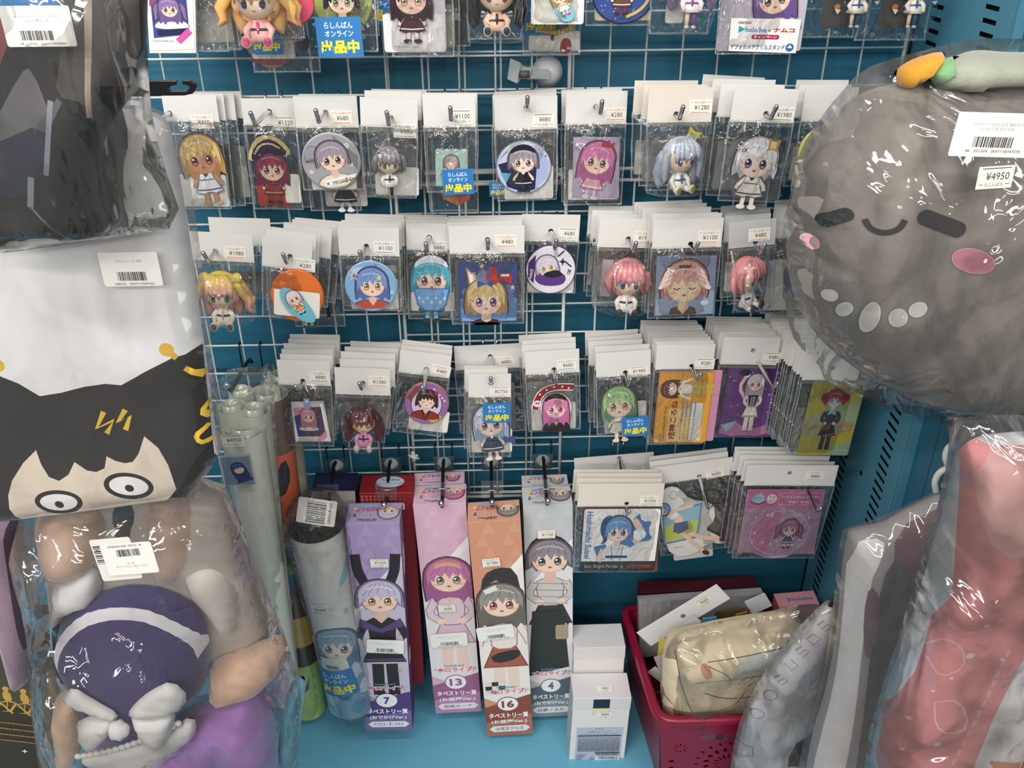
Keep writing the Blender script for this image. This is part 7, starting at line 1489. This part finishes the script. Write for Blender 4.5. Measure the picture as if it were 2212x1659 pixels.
for i in range(4):
    p0, p1, p2 = c[i - 1], c[i], c[(i + 1) % 4]; d0 = (p0 - p1).normalized(); d1 = (p2 - p1).normalized()
    for k_ in range(5): t = k_ / 4; A0 = p1 + d0 * .028; A1 = p1 + d1 * .028; crn.append(A0 * (1 - t) ** 2 + p1 * 2 * t * (1 - t) + A1 * t * t)
m_ = len(crn)
for i in range(m_):
    tg = (crn[(i + 1) % m_] - crn[i - 1]).normalized(); out_ = tg.cross(Vector((0, 0, 1)))
    if (crn[i] - cen).dot(out_) < 0: out_ = -out_
    for a, z in prof: V.append(tuple(INV @ (crn[i] + out_ * -a + Vector((0, 0, z)))))
for i in range(m_):
    for j in range(4): q = len(prof); a = i * q + j; b_ = ((i + 1) % m_) * q + j; F.append((a, a + 1, b_ + 1, b_))
mb.add(V, F, '#8a1034'); mb.build('rim', BR, RB)
mb = MB(); mb.box((-.15, -.10, .0005), (.145, .10, .003), '#8a1034'); mb.build('bottom', BR, RB, smooth=False)

# ---- what lies in the basket
def lie(name, label, cat, pts, th, col, art=None, mat=None, group=None):
    """a thin stiff thing through three known corners: pts = [(x, y, Y)] for top-left, top-right, bottom-left"""
    a, b, c_ = [P(*q) for q in pts]; M = frame(a, b - a, a - c_); w = (b - a).length; h = (a - c_).length
    mb = MB(); mb.box((0, 0, -h), (w, th, 0), col); R = empty(name, M); tag(R, label, cat, group); mb.build('card', mat or M_PRINT, R, smooth=False, bevel=min(.0006, th * .3))
    if art: A = Art(); art(A, w, h); A.build('print', R, t0=.0003)
    return R, w, h
def f(A, s):
    Q = lambda *a: [s.pl(*q) for q in a]
    A.poly(Q((1580, 1388), (1700, 1360), (1745, 1366), (1700, 1420), (1580, 1428)), '#c9cfc8', 1); A.poly(Q((1500, 1405), (1520, 1400), (1530, 1425), (1512, 1430)), '#c98a78', 1); A.poly(Q((1434, 1502), (1470, 1500), (1470, 1520), (1440, 1540), (1430, 1520)), '#c08a72', 1)
    A.poly(Q((1490, 1440), (1600, 1432), (1700, 1430), (1690, 1455), (1580, 1475), (1510, 1462)), '#e9dbbd', 1)
    for l in (((1512, 1462), (1560, 1475), (1620, 1470), (1690, 1450)), ((1490, 1440), (1560, 1436), (1640, 1424), (1700, 1430)), ((1440, 1500), (1520, 1502), (1580, 1485), (1600, 1460)), ((1520, 1405), (1560, 1418), (1568, 1438)), ((1455, 1395), (1462, 1450), (1500, 1530)), ((1520, 1400), (1600, 1385), (1700, 1365))): A.line(Q(*l), .0016, '#7a5a44', 2)
B_ = Soft('folded_blanket', 'cream folded blanket with brown line drawing, bagged in the crimson basket', 'blanket', [(1428, 1520), (1430, 1460), (1436, 1410), (1452, 1392), (1500, 1388), (1580, 1370), (1700, 1352), (1760, 1360), (1720, 1420), (1660, 1500), (1640, 1560), (1540, 1572), (1440, 1560)], -.235, .035, .06, .03, '#e0cfae', .012, at=(1550, 1470), hf=lambda u, w: .008 * noise.noise(Vector((u * 9, w * 26, 2))), paint=f)
B_.film([(1424, 1545), (1432, 1440), (1440, 1392), (1470, 1362), (1560, 1340), (1650, 1322), (1740, 1302), (1790, 1310), (1760, 1400), (1690, 1500), (1640, 1580), (1530, 1585)], .012, 41, amp=.010, fr=10.0, mat=M_BIGFILM)
lie('card_sleeve_box', 'dark red flat box standing at the basket back', 'box', [(1383, 1280, -.04), (1640, 1268, -.04), (1386, 1340, -.04)], .03, '#4a1722')
R, w, h = lie('clear_case', 'clear case with pale folded sheets at the back of the basket', 'case', [(1380, 1300, -.075), (1650, 1282, -.075), (1386, 1420, -.095)], .02, '#a9a6aa'); 
mb = MB(); mb.add([(-.003, -.003, .004), (w + .003, -.004, .004), (w + .003, -.003, -h), (-.003, -.003, -h)], [(3, 2, 1, 0)], '#ffffff'); mb.build('clear_sleeve', M_FILM, R, smooth=False)
def f(A, w, h):
    A.ell(w * .5, -h * .5, .0045, .0045, '#77777a'); A.push(w * .77, -h * .42, 1, 0); price_art(A, '680', 'kd', .95); A.pop()
lie('header_card', 'long white header card with hole slanting out of the basket', 'header card', [(1375, 1367, -.15), (1548, 1262, -.15), (1400, 1399, -.15)], .001, '#e6e5e6', f)
lie('header_card', 'white card corner standing under the dark red flat box', 'header card', [(1608, 1300, -.12), (1652, 1281, -.12), (1618, 1330, -.12)], .001, '#dddde0', lambda A, w, h: None)
lie('header_card', 'white card lying against the blanket bag top', 'header card', [(1456, 1368, -.19), (1537, 1356, -.19), (1458, 1392, -.19)], .001, '#e9e9ea')
lie('header_card', 'small grey folded card beside the slanting header card', 'header card', [(1472, 1352, -.17), (1500, 1331, -.17), (1480, 1368, -.17)], .001, '#c9c8cc')
lie('photo_card', 'yellow rounded card tucked beside the cream blanket', 'card', [(1424, 1380, -.19), (1456, 1379, -.19), (1422, 1430, -.19)], .001, '#c6b24a')
lie('photo_card', 'grey pictured card inside the basket by its near wall', 'card', [(1412, 1420, -.20), (1440, 1412, -.20), (1418, 1480, -.20)], .001, '#a79aa0')
lie('photo_card', 'white curved card low in the basket beside the blanket', 'card', [(1398, 1452, -.17), (1416, 1440, -.17), (1410, 1500, -.17)], .001, '#d3cfcb')
lie('acrylic_charm', 'small blue rounded charm between cards in the basket', 'charm', [(1518, 1337, -.16), (1548, 1333, -.16), (1522, 1354, -.16)], .003, '#3f86ac')
lie('metal_pin', 'gold brown pin set lying behind the blanket bag', 'pin', [(1545, 1325, -.13), (1618, 1316, -.13), (1547, 1345, -.13)], .004, '#5a4022', lambda A, w, h: A.line([(w * .6, -h * .4), (w * .95, -h * .2)], h * .2, '#c9963a'))
b = Box('gift_box', 'small pink box with blue lettering on its lid, behind the blanket', (1683, 1312), (1768, 1314), (1684, 1360), -.09, .035, '#d9929c', top='#dd9aa4', side='#c47a86', flap=False)
b.toppr(lambda A, w, d: (A.poly([(w * .28, d * .3), (w * .28, d * .65), (w * .38, d * .48)], '#3f86c4'), A.text('hololive', w * .64, d * .47, d * .26, '#4a86bc', width=w * .5, bold=.03)))
# filler goods inside the basket so it reads full from the side too
for i, (x, y, z, c_) in enumerate(((.715, -.17, -.70, '#77747a'), (.93, -.15, -.70, '#b9b5ae'))):
    mb = MB(); mb.sphere((0, 0, 0), (.035, .03, .04), c_, 16, 10, fn=lambda p: p * (1 + .12 * noise.noise(p * 3 + Vector((i, 0, 0))))); tag(mb.build('soft_pouch', M_CLOTH, M=Matrix.Translation((x, y, z - .02))), ('dark grey', 'pale beige', 'blue-grey')[i] + ' soft pouch low in the crimson basket', 'pouch')

# ---- far left bottom: brown box with gold silhouettes, lilac plush cushion above
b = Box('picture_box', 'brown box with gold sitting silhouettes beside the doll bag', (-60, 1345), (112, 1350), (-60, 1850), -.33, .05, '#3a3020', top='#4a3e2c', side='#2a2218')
def f(A, w, h):
    A.rect(0, -h, w, -h * .78, '#12303c'); A.rect(0, -h * .3, w, 0, '#4c4736')
    k = b.pl.sc(50, 1500)
    for x, y in ((14, 1510), (52, 1515), (-20, 1510)):
        u, v = b.pl(x, y); A.push(u, v, k); A.ell(0, 33, 7, 8, '#c99f4a'); A.poly([(-8, 26), (8, 26), (14, -4), (-6, -4)], '#c99f4a', 1); A.line([(0, -2), (20, -10), (6, -40)], 6, '#c99f4a'); A.line([(4, -4), (-14, -12), (12, -44)], 5, '#c99f4a'); A.line([(2, -4), (0, -38)], 2, '#c99f4a'); A.rect(-10, -40, 10, -38, '#c99f4a'); A.pop()
    r = random.Random(6)
    for i in range(4):
        u0 = b.pl(-10, 1560 + i * 12)[0]; v0 = b.pl(0, 1560 + i * 12)[1]; x = u0
        while x < b.pl(88, 1560)[0]: q = k * r.uniform(2, 6); A.rect(x, v0, x + q, v0 + k * 4, '#a08848'); x += q + k * 1.5
    u, v = b.pl(55, 1620); A.star(u, v, k * 8, '#d9e2e2')
b.front(f)
def f(A, s): A.poly([s.pl(*q) for q in ((22, 1108), (38, 1108), (56, 1200), (72, 1300), (76, 1380), (62, 1380), (40, 1230))], '#3a2c40', 1); A.line([s.pl(*q) for q in ((10, 1370), (20, 1420), (45, 1470))], .003, '#cfb8c6', 2)
V_ = Soft('bagged_cushion', 'dusty lilac plush cushion hanging below the cartoon towel', 'cushion', [(-80, 1100), (40, 1105), (58, 1200), (74, 1300), (78, 1400), (74, 1470), (30, 1482), (8, 1400), (-20, 1300), (-80, 1250)], -.37, .035, .03, .035, '#8f7a8c', .013, mat=M_PLUSH, at=(20, 1300), paint=f)
# the floor of the shop and a pale ceiling are out of the picture; only the shelf bay is built
